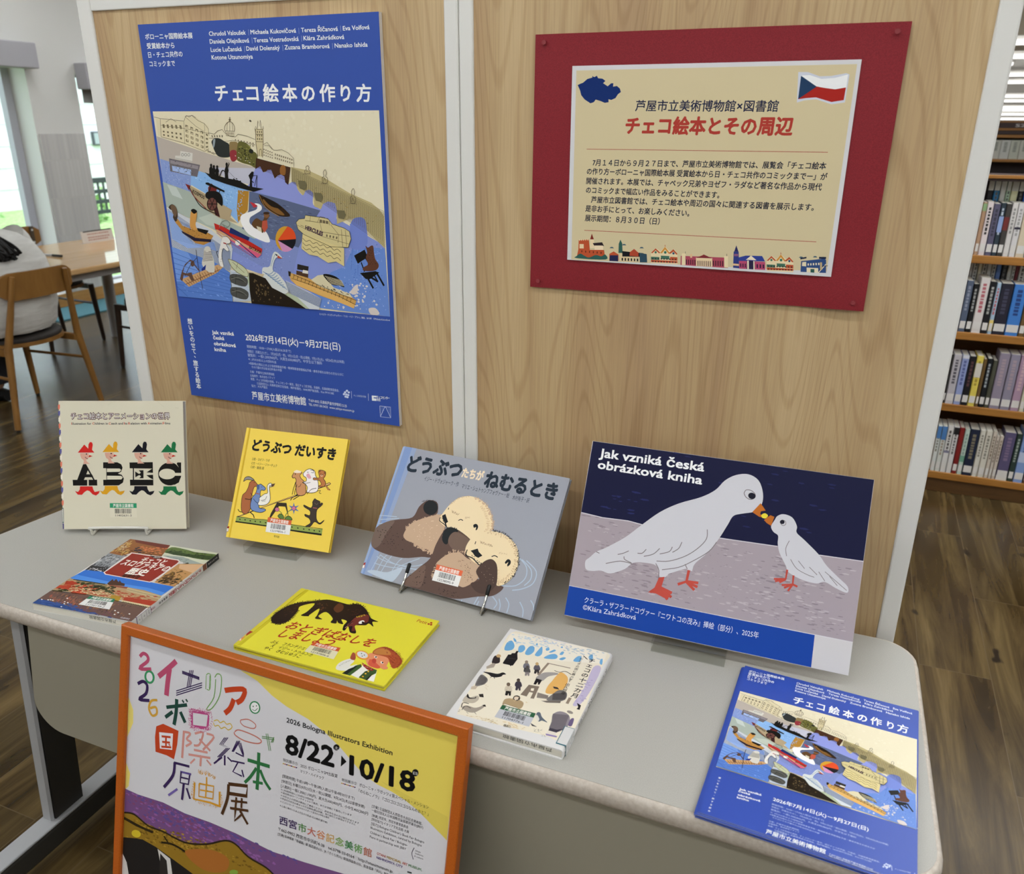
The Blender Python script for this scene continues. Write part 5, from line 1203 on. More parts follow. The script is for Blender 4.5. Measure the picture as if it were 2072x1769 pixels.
D['notice']['art'] = [
('p','#cdbe98',0,[68,2889,4098,2897,4079,73,72,8]),
('p','#0f2a66',0,[95,2683,132,2699,180,2715,248,2767,329,2787,322,2809,359,2792,401,2810,421,2775,491,2768,538,2736,503,2704,578,2660,630,2702,666,2701,663,2653,722,2663,772,2625,790,2576,744,2545,708,2491,644,2465,598,2476,603,2433,540,2425,478,2450,394,2473,365,2435,311,2419,216,2475,157,2538,136,2607]),
('p','#c9ccd6',0,[3341,2811,3470,2809,3631,2752,3782,2754,3977,2786,4019,2769,4009,2412,3836,2388,3622,2455,3469,2442,3369,2413]),
('p','#e9e9ea',0,[3389,2766,3501,2769,3661,2717,3836,2728,3999,2769,4001,2599,3858,2581,3703,2603,3598,2624]),
('p','#a3231c',0,[3598,2624,3703,2603,3858,2581,3995,2604,3989,2442,3831,2418,3618,2480,3491,2472,3381,2458]),
('p','#1f3a5a',0,[3384,2761,3611,2619,3381,2458]),
('t','#1c2140','芦屋市立美術博物館×図書館',1027,2318,3120,2305,168,0.018,0.05),
('t','#a8392f','チェコ絵本とその周辺',883,1998,3358,1998,266,0.04,0.05),
('l','#a8564a',0,9,[275,1748,3872,1753]),
('l','#a8564a',0,9.5,[282,493,3877,498]),
('t','#151a30','7月１４日から９月２７日まで、芦屋市立美術博物館では、展覧会「チェコ絵本',380,1508,3873,1528,107,0.025,0.06),
('t','#151a30','の作り方ーボローニャ国際絵本展 受賞絵本から日・チェコ共作のコミックまでー」が',289,1373,3905,1381,108,0.025,0.06),
('t','#151a30','開催されます。本展では、チャペック兄弟やヨゼフ・ラダなど著名な作品から現代',286,1227,3852,1236,109,0.025,0.06),
('t','#151a30','のコミックまで幅広い作品をみることができます。',286,1086,2405,1078,109,0.025,0.06),
('t','#151a30','芦屋市立図書館では、チェコ絵本や周辺の国々に関連する図書を展示します。',377,940,3781,948,110,0.025,0.06),
('t','#151a30','是非お手にとって、お楽しみください。',287,799,1972,791,111,0.025,0.06),
('t','#151a30','展示期間：８月３０日（日）',284,648,1515,646,112,0.025,0.06),
('p','#b5502e',0,[191,329,364,352,388,184,631,195,655,57,164,38,190,189]),
('p','#e0c9a0',0,[207,268,279,271,282,200,210,197]),
('p','#e3cda6',0,[386,353,451,356,468,218,386,214]),
('p','#7a2a20',0,[386,353,411,446,451,356]),
('p','#2a1f24',0,[432,294,592,317,628,257,466,249]),
('p','#e8d2b0',0,[466,258,611,265,615,195,469,188]),
('p','#2f5a52',1,[162,69,227,113,294,85,378,58,490,105,588,91,651,125,662,42,164,35]),
('w','#5a2418',6,1,0.25,0.5,[217,184,616,179,613,111,220,122]),
('w','#e0c9a0',5,1,0.4,0.9,[190,345,363,362,364,334,191,317]),
('p','#b5502e',0,[722,138,793,182,876,137,882,38,727,36]),
('p','#23264a',0,[733,117,870,124,876,26,728,24]),
('p','#d9c49a',0,[904,194,1158,191,1169,35,908,27]),
('p','#2f5a52',0,[872,314,929,317,944,165,874,161]),
('p','#2f5a52',0,[875,314,896,376,929,317]),
('p','#16181c',0,[936,195,1284,182,1336,124,942,109]),
('p','#a8452e',0,[1064,186,1130,241,1206,184,1210,123,1061,128]),
('p','#2f4a5a',0,[1222,185,1342,170,1357,39,1238,33]),
('w','#16181c',6,1,0.45,0.7,[917,96,1221,99,1225,38,921,31]),
('p','#3f5a6a',0,[720,228,741,250,773,252,797,231]),
('p','#3f5a6a',0,[924,286,945,309,977,310,1000,290]),
('p','#3f5a6a',0,[1217,255,1237,277,1268,278,1291,258]),
('p','#3f5a6a',0,[3660,250,3676,271,3704,272,3726,254]),
('p','#3f5a6a',0,[3858,269,3874,290,3901,291,3923,272]),
('p','#e0cfa8',0,[1408,203,1480,276,1561,226,1631,305,1714,234,1778,273,1832,204,1847,36,1421,31]),
('p','#b5502e',0,[1408,194,1480,270,1563,202,1539,195,1482,240,1434,190]),
('p','#c98a3a',0,[1557,202,1629,301,1716,204,1692,197,1632,260,1588,197]),
('p','#b5502e',0,[1692,202,1765,272,1839,198,1815,191,1769,236,1723,198]),
('p','#3f6a58',0,[1413,134,1549,135,1553,90,1416,88]),
('p','#b5502e',0,[1417,85,1842,90,1845,60,1419,49]),
('p','#3f6a58',0,[1572,160,1708,161,1712,107,1576,106]),
('p','#b5502e',0,[1721,150,1837,150,1842,96,1725,96]),
('w','#3a2a2a',9,2,0.4,0.5,[1420,128,1832,137,1840,47,1426,37]),
('l','#b5502e',0,9.1,[1632,302,1626,331]),
('p','#3f6a58',0,[1503,208,1502,200,1498,194,1490,190,1482,189,1475,192,1469,199,1466,206,1468,214,1472,221,1480,225,1488,225,1495,222,1501,216]),
('p','#2f4a6a',0,[1789,207,1788,200,1784,193,1777,189,1768,189,1761,192,1755,198,1753,206,1754,213,1758,220,1765,224,1774,224,1781,221,1787,215]),
('p','#2f6a58',0,[1660,216,1659,207,1653,199,1645,195,1636,194,1627,198,1620,205,1617,214,1619,223,1624,231,1632,235,1642,236,1651,232,1657,225]),
('p','#e0cfa8',0,[3200,192,3262,261,3338,213,3399,288,3478,221,3534,258,3587,192,3609,31,3220,27]),
('p','#b5502e',0,[3201,183,3263,256,3341,190,3320,183,3266,227,3224,178]),
('p','#c98a3a',0,[3336,190,3397,285,3481,192,3460,185,3402,245,3364,186]),
('p','#b5502e',0,[3459,191,3523,257,3594,186,3572,180,3528,223,3488,187]),
('p','#3f6a58',0,[3208,125,3333,126,3338,83,3213,82]),
('p','#b5502e',0,[3214,79,3602,83,3606,54,3218,44]),
('p','#3f6a58',0,[3352,150,3476,151,3482,100,3359,99]),
('p','#b5502e',0,[3488,140,3594,140,3601,89,3495,89]),
('w','#3a2a2a',9,2,0.4,0.5,[3214,120,3590,129,3602,43,3225,33]),
('l','#b5502e',0,8.5,[3399,286,3393,314]),
('p','#3f6a58',0,[3287,196,3286,189,3282,182,3276,179,3269,178,3261,181,3256,187,3253,194,3254,202,3258,208,3264,212,3272,212,3279,209,3284,204]),
('p','#2f4a6a',0,[3548,196,3547,188,3543,182,3537,178,3530,178,3523,181,3517,186,3515,194,3515,201,3519,207,3525,211,3533,212,3540,209,3545,203]),
('p','#2f6a58',0,[3430,204,3429,195,3424,188,3417,183,3408,183,3400,186,3394,193,3391,202,3391,210,3396,218,3403,222,3412,222,3420,219,3427,212]),
('p','#a8485a',0,[1889,176,2615,190,2638,32,1896,32]),
('p','#e0cfa8',0,[1904,213,1959,216,1975,37,1914,33]),
('p','#e0cfa8',0,[2560,211,2619,214,2637,38,2578,40]),
('p','#e0c9a0',0,[2129,165,2382,172,2395,36,2141,34]),
('p','#b5502e',0,[2188,174,2243,218,2307,180]),
('p','#7a2a30',0,[2129,159,2253,216,2382,166]),
('p','#d9b48a',0,[2035,205,2064,221,2070,156,2040,154]),
('w','#4a2430',5,1,0.5,0.8,[1966,133,2132,135,2141,40,1975,37]),
('w','#4a2430',5,1,0.5,0.8,[2385,143,2561,146,2572,46,2395,42]),
('w','#5a3a3a',7,1,0.4,0.9,[2148,121,2371,127,2381,35,2156,32]),
('l','#2a2a2a',0,6,[1959,216,1956,246]),
('l','#2a2a2a',0,5.9,[2601,213,2597,248]),
('p','#2f3a7a',0,[2698,288,2773,292,2807,38,2713,42]),
('p','#2a2a5a',0,[2707,289,2728,386,2770,292]),
('p','#8a5a7a',0,[2708,254,2771,257,2775,222,2711,219]),
('p','#2f3f8a',0,[2783,205,2886,239,3128,246,3180,167,2788,152]),
('p','#e6d9c0',0,[2893,175,2963,243,3051,178]),
('p','#b0486a',0,[2794,153,3181,161,3196,40,2807,35]),
('p','#2a2440',0,[2909,164,3029,165,3044,37,2917,36]),
('p','#e6d9c0',0,[2914,165,2937,166,2952,38,2929,36]),
('p','#e6d9c0',0,[3006,164,3023,165,3039,37,3021,36]),
('w','#3a1f3c',3,1,0.5,0.8,[2803,124,2907,123,2915,53,2811,53]),
('w','#3a1f3c',3,1,0.5,0.8,[3045,125,3182,127,3191,57,3054,55]),
('p','#d9b48a',0,[2706,107,2794,105,2797,76,2709,77]),
('p','#2f4a7a',0,[3699,204,4027,263,4049,242,4071,52,3710,46]),
('p','#e0d4b4',0,[3718,190,3772,199,3781,131,3720,133]),
('p','#e0d4b4',0,[3789,114,3953,117,3963,49,3798,45]),
('w','#e0d4b4',5,1,0.5,0.7,[3785,182,3968,204,3975,158,3791,137]),
('p','#2f5a52',0,[3846,97,3901,100,3908,46,3853,46]),
('p','#16203a',0,[3682,251,3767,273,3770,250,3685,229]),
('p','#16203a',0,[3943,282,4043,287,4047,259,3947,254]),
('l','#e0d4b4',0,11.2,[3963,46,4053,180]),
('l','#16203a',0,8.3,[3990,148,4083,159]),
('p','#b9a37a',0,[3968,204,3995,205,4011,92,3984,90])]
D['flyer'] = {'x':0.39654,'y':-0.51791,'z':0.7085,'yaw':-0.04582,'w':0.24429,'h':0.32017,'t':0,'img':{'o':[0.00417,0.08465],'w':0.23893,'h':0.16986}}
D['flyer']['text'] = [
('t','#dfe2ea','ボローニャ国際絵本展',80,3058,601,3089,70,0.02,0),
('t','#dfe2ea','受賞絵本から',80,2990,399,3010,70,0.02,0),
('t','#dfe2ea','日・チェコ共作の',84,2924,470,2941,69,0.02,0),
('t','#dfe2ea','コミックまで',85,2858,375,2863,68,0.02,0),
('t','#dfe2ea','Chrudoš Valoušek',779,3074,1160,3086,66,0.02,0),
('t','#dfe2ea','Michaela Kukovičová',1213,3092,1663,3072,64,0.02,0),
('t','#dfe2ea','Tereza Říčanová',1717,3091,2064,3073,63,0.02,0),
('t','#dfe2ea','Eva Volfová',2114,3078,2367,3072,63,0.02,0),
('t','#dfe2ea','Daniela Olejníková',780,3009,1181,3013,65,0.02,0),
('t','#dfe2ea','Tereza Vostradovská',1237,3021,1683,3020,64,0.02,0),
('t','#dfe2ea','Klára Zahrádková',1734,3020,2116,3007,63,0.02,0),
('t','#dfe2ea','Lucie Lučanská',780,2951,1099,2943,64,0.02,0),
('t','#dfe2ea','David Dolenský',1156,2938,1488,2940,63,0.02,0),
('t','#dfe2ea','Zuzana Bramborová',1540,2946,1975,2940,62,0.02,0),
('t','#dfe2ea','Nanako Ishida',2025,2940,2338,2942,62,0.02,0),
('t','#dfe2ea','Kotone Utsunomiya',781,2881,1211,2883,64,0.02,0),
('t','#e6e6e8','チ',787,2607,931,2609,192,0.03,0),
('t','#e6e6e8','ェ',963,2609,1062,2610,191,0.03,0),
('t','#e6e6e8','コ',1114,2611,1222,2612,190,0.03,0),
('t','#e6e6e8','絵',1277,2612,1422,2614,189,0.03,0),
('t','#e6e6e8','本',1464,2614,1613,2616,188,0.03,0),
('t','#e6e6e8','の',1659,2616,1789,2618,187,0.03,0),
('t','#e6e6e8','作',1832,2618,1980,2620,186,0.03,0),
('t','#e6e6e8','り',2048,2620,2136,2621,184,0.03,0),
('t','#e6e6e8','方',2178,2622,2322,2623,184,0.03,0),
('t','#dfe2ea','ミハエラ・クコヴィチョヴァー『リス・イズ・プラハ』挿絵、2015年\u3000©Michaela Kukovičová',1476,858,2444,862,24,0,0),
('v','#e2e4ea','想いをのせて、旅する絵本',126,696,122,41,32,0.02),
('t','#e6e6ea','Jak vzniká',389,576,664,591,47,0.03,0),
('t','#e6e6ea','česká',387,534,533,539,47,0.03,0),
('t','#e6e6ea','obrázková',390,471,666,484,47,0.03,0),
('t','#e6e6ea','kniha',390,421,537,431,46,0.03,0),
('t','#e6e6ea','2026年7月14日(火)－9月27日(日)',805,574,1911,573,76,0.02,0),
('t','#b9c4e0','開館時間：10:00－17:00(入館は16:30まで)',804,500,1412,500,31,0,0),
('t','#b9c4e0','休館日：月曜日(ただし、7月20日(月・祝)、9月21日(月・祝)は開館、7月21日(火)、9月24日(木)は休館)',805,456,2131,446,29,0,0),
('t','#b9c4e0','観覧料：一般1,200(960)円、大高生600(480)円、中学生以下無料',806,408,1784,398,31,0,0),
('t','#b9c4e0','※(  )内は20名以上の団体料金',806,364,1188,361,24,0,0),
('t','#b9c4e0','※高齢者(65歳以上)および身体障害者手帳・精神障害者保健福祉手帳・療育手帳をお持ちの方',806,325,1992,321,24,0,0),
('t','#b9c4e0','ならびにその介護の方は各当日料金の半額',841,290,1382,278,24,0,0),
('t','#b9c4e0','主催：芦屋市立美術博物館',811,216,1155,224,24,0,0),
('t','#b9c4e0','企画制作：株式会社イデッフ',811,178,1162,194,24,0,0),
('t','#b9c4e0','後援：チェコ共和国大使館、チェコセンター東京、国立チェコ文学館、兵庫県、兵庫県教育委員会、',810,140,2053,146,23,0,0),
('t','#b9c4e0','公益財団法人 兵庫県芸術文化協会、神戸新聞社、NHK神戸放送局、Kiss FM KOBE',889,106,1966,112,23,0,0),
('t','#b9c4e0','協力：大丸芦屋店',812,74,1036,90,23,0,0),
('t','#e2e4ea','芦屋市立美術博物館',802,20,1476,12,76,0.02,0),
('t','#dfe2ea','〒659-0052 兵庫県芦屋市伊勢町12-25',1516,18,1984,1,28,0,0),
('t','#dfe2ea','TEL 0797-38-5432  www.ashiya-museum.jp',1513,-9,2051,-21,26,0,0),
('p','#c2cbe4',0,[2112,142,2111,137,2108,131,2104,127,2099,125,2095,125,2092,128,2091,132,2092,137,2095,143,2099,147,2103,149,2108,149,2111,146]),
('p','#c2cbe4',0,[2130,165,2129,160,2126,155,2122,151,2117,148,2113,149,2110,151,2109,156,2110,161,2112,166,2116,170,2121,172,2125,172,2128,170]),
('p','#c2cbe4',0,[2148,159,2147,154,2145,149,2141,145,2136,142,2132,142,2129,145,2127,149,2128,155,2131,160,2135,164,2140,166,2144,166,2147,164]),
('p','#c2cbe4',0,[2102,111,2101,106,2099,101,2095,97,2090,94,2086,95,2083,97,2081,101,2082,107,2085,112,2089,116,2094,118,2098,118,2101,115]),
('p','#c2cbe4',0,[2126,126,2125,121,2122,115,2118,111,2113,109,2109,109,2106,112,2105,116,2106,121,2108,127,2112,131,2117,133,2121,133,2124,130]),
('p','#c2cbe4',0,[2144,127,2143,122,2140,117,2136,113,2132,110,2127,111,2124,113,2123,117,2124,123,2127,128,2131,132,2136,134,2140,134,2143,131]),
('p','#c2cbe4',0,[2165,141,2164,135,2161,130,2157,126,2152,124,2148,124,2145,127,2144,131,2145,136,2148,141,2152,145,2156,148,2161,147,2164,145]),
('p','#c2cbe4',0,[2137,109,2136,103,2133,98,2129,94,2124,92,2120,92,2117,95,2116,99,2117,104,2119,109,2124,113,2128,116,2132,116,2135,113]),
('p','#c2cbe4',0,[2169,162,2169,156,2166,151,2162,147,2157,145,2153,145,2150,147,2149,152,2149,157,2152,162,2156,166,2161,169,2165,168,2168,166]),
('l','#c2cbe4',0,4.9,[2175,162,2182,91]),
('t','#b9c4e0','チェコ共和国大使館',2211,123,2374,141,20,0,0),
('l','#c2cbe4',0,4.9,[2413,167,2416,131])]
D['frame'] = {'o':[-0.52713,-0.70802,0.00097],'u':[0.99997,-0.00738,0],'v':[0.00179,0.24272,0.97009],'w':0.61708,'h':0.76228}
D['frame']['art'] = [
('p','#1e1b1a',0,[120,20,6100,20,6100,4300,120,4300]),
('p','#dcc75a',0,[2342,7434,6007,7496,5987,5902,5793,6025,5489,6223,5072,6334,4832,6368,4584,6456,4390,6591,4195,6728,3934,6875,3608,7006,3215,7094,2946,7192,2669,7347]),
('p','#e0cf70',0,[100,6414,156,6398,262,6208,272,5991,148,5702,153,5257,247,5094,226,4862,126,4782]),
('p','#d3bf56',0,[4885,6440,5967,6247,5990,5903,5492,6197]),
('p','#6f4a78',0,[118,4795,427,4782,966,4815,1420,4776,1931,4793,2431,4780,3124,4719,3719,4753,4417,4816,6029,5341,3156,4276,1749,4198,146,4349]),
('s','#8a5a94',160,58.5,1,2.5,[151,4773,2433,4750,3474,4514,209,4370]),
('s','#5a4a86',140,58.5,2,2.5,[151,4773,2433,4750,4265,4746,209,4370]),
('s','#7a4468',90,51.2,7,2,[152,4742,2076,4781,2801,4451,209,4370]),
('p','#8c6c22',0,[129,4360,366,4407,684,4305,992,4314,1448,4281,1883,4403,2231,4587,2443,4600,2696,4475,3044,4417,3255,4313,1774,3764,1205,3907,855,3992,541,4028,141,3921]),
('s','#6e531a',160,44.3,3,2,[172,4293,2095,4477,3152,4335,228,3952]),
('s','#a3812e',130,44.3,4,2,[172,4293,2095,4477,3152,4335,228,3952]),
('l','#2a2010',1,29.5,[129,4360,366,4407,684,4305,992,4314,1448,4281,1883,4403,2231,4587,2443,4600,2696,4475,3044,4417,3255,4313]),
('l','#241b0e',1,35.8,[965,4112,1191,4159,1456,4125,1666,4042]),
('l','#241b0e',0,28.4,[1116,4149,1015,4242]),
('l','#241b0e',1,17.4,[1724,3999,1898,4157,2114,4172]),
('p','#a0622a',1,[1456,4125,1959,4336,2320,4309,2264,4070,1837,3945]),
('p','#c9b02c',0,[525,4085,514,4065,497,4046,474,4031,447,4019,419,4012,391,4011,367,4015,347,4025,334,4039,329,4056,332,4076,343,4096,360,4114,383,4130,410,4142,438,4148,466,4150,490,4145,509,4136,522,4121,527,4104]),
('p','#2a2010',0,[124,4293,531,4252,803,4249,767,4204,414,4212,127,4245]),
('p','#7d9a3c',0,[2522,4149,2519,4136,2510,4122,2495,4107,2476,4093,2453,4081,2430,4073,2407,4068,2387,4067,2370,4070,2360,4078,2356,4088,2358,4102,2367,4116,2382,4131,2402,4145,2424,4157,2448,4165,2471,4170,2491,4171,2507,4168,2518,4160]),
('p','#1e1b1a',0,[133,3919,542,4022,856,3983,1206,3892,1774,3764,143,3159]),
('p','#c9c4c0',0,[895,3974,1167,3894,1242,3566,1111,3518,964,3756]),
('p','#c9c4c0',0,[146,3626,248,3497,321,3225,143,3159]),
('p','#2a2624',0,[956,3915,1094,3835,1149,3532,960,3462]),
('p','#1e1b1a',0,[102,3157,1774,3776,6136,5392,6481,1940,292,-1169]),
('p','#8c6c22',0,[1700,3768,3351,4378,4465,4234,6098,4645,6205,3557,4545,3283,2523,3384]),
('p','#6f4a78',0,[3253,4342,6134,5408,6206,4688,4465,4234]),
('p','#c9c4c0',0,[201,3214,331,3262,420,2391,346,1336,211,1624]),
('p','#c9c4c0',0,[1109,3550,1244,3599,1566,2190,1413,779,1228,2049]),
('l','#2a2010',1,25.9,[3255,4313,4465,4234,6098,4645]),
('s','#a3812e',90,48.6,14,2,[1848,3759,3355,4320,6000,3898,2866,3518]),
('l','#b04a68',1,58.9,[360,7148,426,7217,510,7201,526,7114,362,6949,607,6998]),
('p','#3a8a5a',0,[679,6900,683,6868,679,6835,666,6805,647,6778,621,6758,592,6746,562,6743,532,6749,506,6765,486,6787,474,6816,469,6848,474,6880,486,6911,506,6938,532,6958,561,6969,592,6972,621,6966,646,6951,666,6928]),
('p','#dcd9dc',0,[639,6883,642,6862,640,6840,633,6819,621,6802,606,6789,588,6782,570,6781,551,6786,535,6797,523,6813,514,6832,511,6854,513,6876,520,6896,532,6914,547,6926,565,6934,584,6935,602,6930,618,6919,630,6903]),
('l','#35234f',1,56,[337,6680,448,6750,535,6702,515,6558,380,6428,596,6463]),
('l','#c99a3c',1,41.4,[757,6516,634,6467,591,6332,665,6228,757,6285,733,6387,614,6338]),
('l','#b04a68',1,88.9,[762,6916,992,7143,1104,7262]),
('l','#b04a68',1,94.5,[979,7109,952,6860,938,6643]),
('l','#35234f',0,16.7,[1232,7130,1576,7115]),
('l','#35234f',0,16.9,[1131,6771,1634,7042]),
('l','#35234f',0,16.7,[1233,7112,1577,7098]),
('l','#35234f',0,16.9,[1133,6735,1636,7006]),
('l','#35234f',0,16.7,[1234,7094,1578,7080]),
('l','#35234f',0,16.9,[1135,6700,1638,6971]),
('l','#35234f',0,16.6,[1385,7185,1344,6889]),
('l','#35234f',0,16.5,[1417,7193,1376,6898]),
('l','#35234f',0,16.5,[1449,7201,1408,6906]),
('l','#6a9a4a',1,13.1,[1707,7180,1710,6958]),
('l','#6a9a4a',1,13,[1777,7198,1780,6977]),
('l','#6a9a4a',1,13.1,[1707,7186,1747,7226,1791,7196,1790,6980,1728,6963]),
('l','#6a9a4a',1,16.2,[1873,7194,1921,7265,2000,7227,1984,6929,1851,6684,1747,6640,1875,6869,1892,7169]),
('l','#b8401f',1,83.8,[2075,7036,2278,7111,2447,7142,2406,6986,2309,6900]),
('l','#b8401f',1,83.2,[2254,6944,2196,6780,2098,6670]),
('p','#2d7a4a',0,[2745,6968,2752,6941,2751,6912,2741,6883,2725,6858,2702,6837,2675,6823,2646,6817,2618,6819,2592,6829,2571,6847,2557,6871,2550,6898,2551,6927,2561,6956,2578,6982,2601,7002,2628,7016,2656,7022,2685,7020,2710,7010,2731,6992]),
('p','#e4e2e0',0,[2724,6957,2729,6935,2728,6912,2722,6889,2709,6869,2692,6853,2671,6842,2649,6838,2627,6840,2607,6849,2590,6863,2579,6882,2573,6904,2574,6928,2581,6950,2594,6970,2611,6987,2632,6997,2654,7001,2676,6999,2696,6990,2712,6976]),
('p','#23543a',0,[2630,6931,2630,6926,2627,6921,2623,6918,2619,6917,2615,6918,2612,6921,2610,6926,2611,6931,2614,6936,2617,6939,2622,6940,2626,6939,2629,6936]),
('p','#23543a',0,[2689,6956,2689,6951,2686,6946,2682,6943,2678,6942,2674,6943,2671,6946,2669,6951,2670,6956,2673,6961,2676,6964,2681,6965,2685,6964,2688,6961]),
('l','#23543a',1,9.5,[2607,6881,2655,6868,2705,6923]),
('l','#1f4238',0,58.2,[948,6447,1360,6601]),
('l','#1f4238',1,67.6,[1149,6640,1150,6427,1118,6197]),
('l','#1f4238',0,61.3,[1077,6406,935,6274]),
('l','#1f4238',0,60.9,[1233,6450,1341,6298]),
('l','#1f4238',0,30.3,[1258,6655,1297,6620]),
('l','#1f4238',0,30.2,[1330,6689,1368,6655]),
('l','#b0447a',0,66.9,[1448,6526,1481,6278,1784,6329,1794,6578,1448,6535]),
('f','#dcd9dc',10,46.8,60,5,[1448,6526,1481,6278,1784,6329,1794,6578,1448,6535]),
('f','#b0447a',10,60.3,70,6,[1421,6549,1464,6258,1803,6311,1820,6610,1421,6549]),
('l','#c9a83c',1,16.4,[1899,6488,1967,6523,2022,6494,2089,6537,2144,6505,2212,6534,2249,6485,2184,6422,2113,6446,2045,6405,1990,6440,1921,6411,1893,6457]),
('l','#b86a5c',1,16,[2404,6648,2545,6697,2683,6655,2654,6582,2485,6568,2407,6605,2404,6648]),
('l','#b86a5c',1,19.4,[2305,6427,2388,6481,2662,6473,2807,6428,2737,6363,2501,6337,2326,6374,2295,6419]),
('l','#4a7a3c',0,12.6,[2812,6502,3026,6537]),
('l','#4a7a3c',0,12.5,[2884,6567,2959,6313]),
('l','#4a7a3c',0,12.5,[3032,6553,2983,6451]),
('l','#4a7a3c',0,12.6,[2814,6477,3028,6511]),
('l','#4a7a3c',0,12.5,[2914,6576,2989,6322]),
('l','#4a7a3c',0,12.5,[3034,6527,3012,6460]),
('p','#b8401f',0,[757,6068,896,6152,1214,6124,1201,5890,1149,5620,998,5642,764,5634,740,5877]),
('p','#dcd9dc',0,[822,5988,1107,6047,1104,5768,851,5716]),
('l','#b8401f',0,34.7,[877,5933,1063,5972]),
('l','#b8401f',0,34.7,[893,5844,1053,5876]),
('l','#b8401f',0,34.8,[879,5756,1083,5805]),
('l','#b8401f',0,34.5,[966,5959,976,5776]),
('l','#b8401f',0,20.7,[1025,5843,1063,5830]),
('l','#c98a80',0,44,[1323,6156,1312,5692]),
('l','#c98a80',1,37.3,[1324,6141,1452,6148,1385,6036,1478,6003,1374,5911]),
('l','#c98a80',1,36.9,[1541,6174,1700,6236,1641,6021,1535,5974]),
('l','#c98a80',1,36.5,[1771,6241,1915,6223,1717,5953]),
('l','#c98a80',0,36.8,[1635,6110,1859,5980]),
('l','#c98a80',0,37.3,[1436,5791,1866,5861]),
('l','#c98a80',0,37.1,[1539,5899,1808,5935]),
('l','#c98a80',0,40.3,[1687,5852,1680,5667]),
('l','#c98a80',0,30.4,[1566,5754,1480,5651]),
('l','#c98a80',0,30.1,[1797,5810,1891,5747]),
('l','#35234f',0,16.3,[2123,6279,2034,6138,2168,6119,2005,5919]),
('l','#35234f',0,16.3,[2154,6288,2065,6148,2199,6128,2036,5928]),
('l','#35234f',0,16.3,[2185,6297,2096,6157,2230,6137,2067,5938]),
('l','#35234f',0,29.9,[1942,5793,2092,5945]),
('l','#35234f',0,32.8,[2142,5991,2152,5828]),
('l','#35234f',0,26.4,[2048,5917,1976,5819]),
('l','#35234f',0,26.2,[2195,5977,2286,5930]),
('l','#35234f',0,16.1,[2359,6295,2275,6091]),
('l','#35234f',0,16.1,[2374,6270,2501,6070]),
('l','#35234f',0,16.1,[2386,6303,2289,6095]),
('l','#35234f',0,16.1,[2402,6278,2500,6094]),
('l','#35234f',0,16.1,[2413,6311,2302,6099]),
('l','#35234f',0,16.1,[2429,6286,2498,6117]),
('l','#35234f',0,22.7,[2344,6097,2484,6080]),
('l','#35234f',0,26.1,[2285,5944,2525,5974]),
('l','#35234f',0,25.9,[2405,5966,2313,5773,2488,5753]),
('l','#35234f',0,25.9,[2481,5856,2523,5749]),
('l','#2d6a3c',0,57.8,[2575,6048,2987,6066]),
('l','#2d6a3c',0,60.3,[2774,6227,2783,5950,2782,5623]),
('l','#2d6a3c',1,51.1,[2748,5968,2641,5786,2546,5666]),
('l','#2d6a3c',1,50.9,[2816,5960,2911,5812,3026,5701]),
('l','#2d6a3c',0,45,[2696,5729,2881,5758]),
('l','#35234f',0,41.4,[1152,5565,1465,5594]),
('l','#35234f',1,51.7,[1171,5571,1146,5345,971,5085]),
('l','#5a4a8a',0,34.4,[1289,5452,1509,5475]),
('l','#35234f',0,30.9,[1307,5458,1299,5269,1464,5291,1484,5458]),
('l','#35234f',0,27.5,[1305,5364,1459,5382]),
('l','#35234f',0,44.7,[1373,5277,1352,4989]),
('l','#6a5a9a',0,38.1,[1250,5144,1071,4976]),
('l','#35234f',0,37.8,[1432,5218,1514,5058]),
('f','#c98f28',13.5,74.3,26,8,[1650,5565,1829,5591,1991,5566]),
('l','#c98f28',0,30.2,[1815,5525,1822,5405]),
('l','#c98f28',0,34,[1589,5361,1587,5082,1911,5126,2097,5126]),
('l','#c98f28',0,27.1,[1679,5375,1684,5160,1960,5204,1965,5420,1679,5375]),
('l','#c98f28',0,23.7,[1703,5274,1953,5318]),
('l','#c98f28',0,23.5,[1821,5420,1817,5188]),
('l','#c98f28',0,30,[2082,5366,2098,5111]),
('f','#c98f28',10.2,54.4,50,9,[1588,5376,1587,5082,2097,5126,2093,5370]),
('l','#4a2f1a',0,59.3,[2240,5545,2600,5624,2595,5457,2257,5393]),
('l','#4a2f1a',1,52.7,[2248,5541,2239,5295,2151,5006]),
('l','#4a2f1a',0,36.3,[2310,5288,2618,5359]),
('l','#4a2f1a',0,36.1,[2409,5381,2403,5198]),
('l','#4a2f1a',0,35.9,[2512,5400,2513,5234]),
('l','#4a2f1a',0,43,[2300,5163,2644,5232]),
('l','#4a2f1a',0,39.5,[2405,5168,2400,4983,2546,5154]),
('l','#4a2f1a',0,42.7,[2492,5181,2653,5008]),
('t','#17151a','2026 Bologna Illustrators Exhibition',3233,6850,5037,6872,107,0.025,0),
('t','#0c0b0d','8/22',3243,6369,4112,6407,426,0.032,0),
('p','#0c0b0d',0,[4213,6621,4308,6552,4218,6448]),
('t','#0c0b0d','10/18',4362,6380,5439,6439,412,0.032,0),
('p','#0c0b0d',0,[4173,6733,4172,6719,4167,6705,4158,6692,4146,6681,4133,6673,4118,6669,4104,6668,4091,6672,4080,6679,4073,6689,4070,6702,4071,6715,4076,6729,4085,6742,4097,6753,4110,6761,4125,6765,4139,6766,4152,6762,4163,6755,4170,6745]),
('t','#e4e2e0','土',4093,6686,4160,6695,50,0,0),
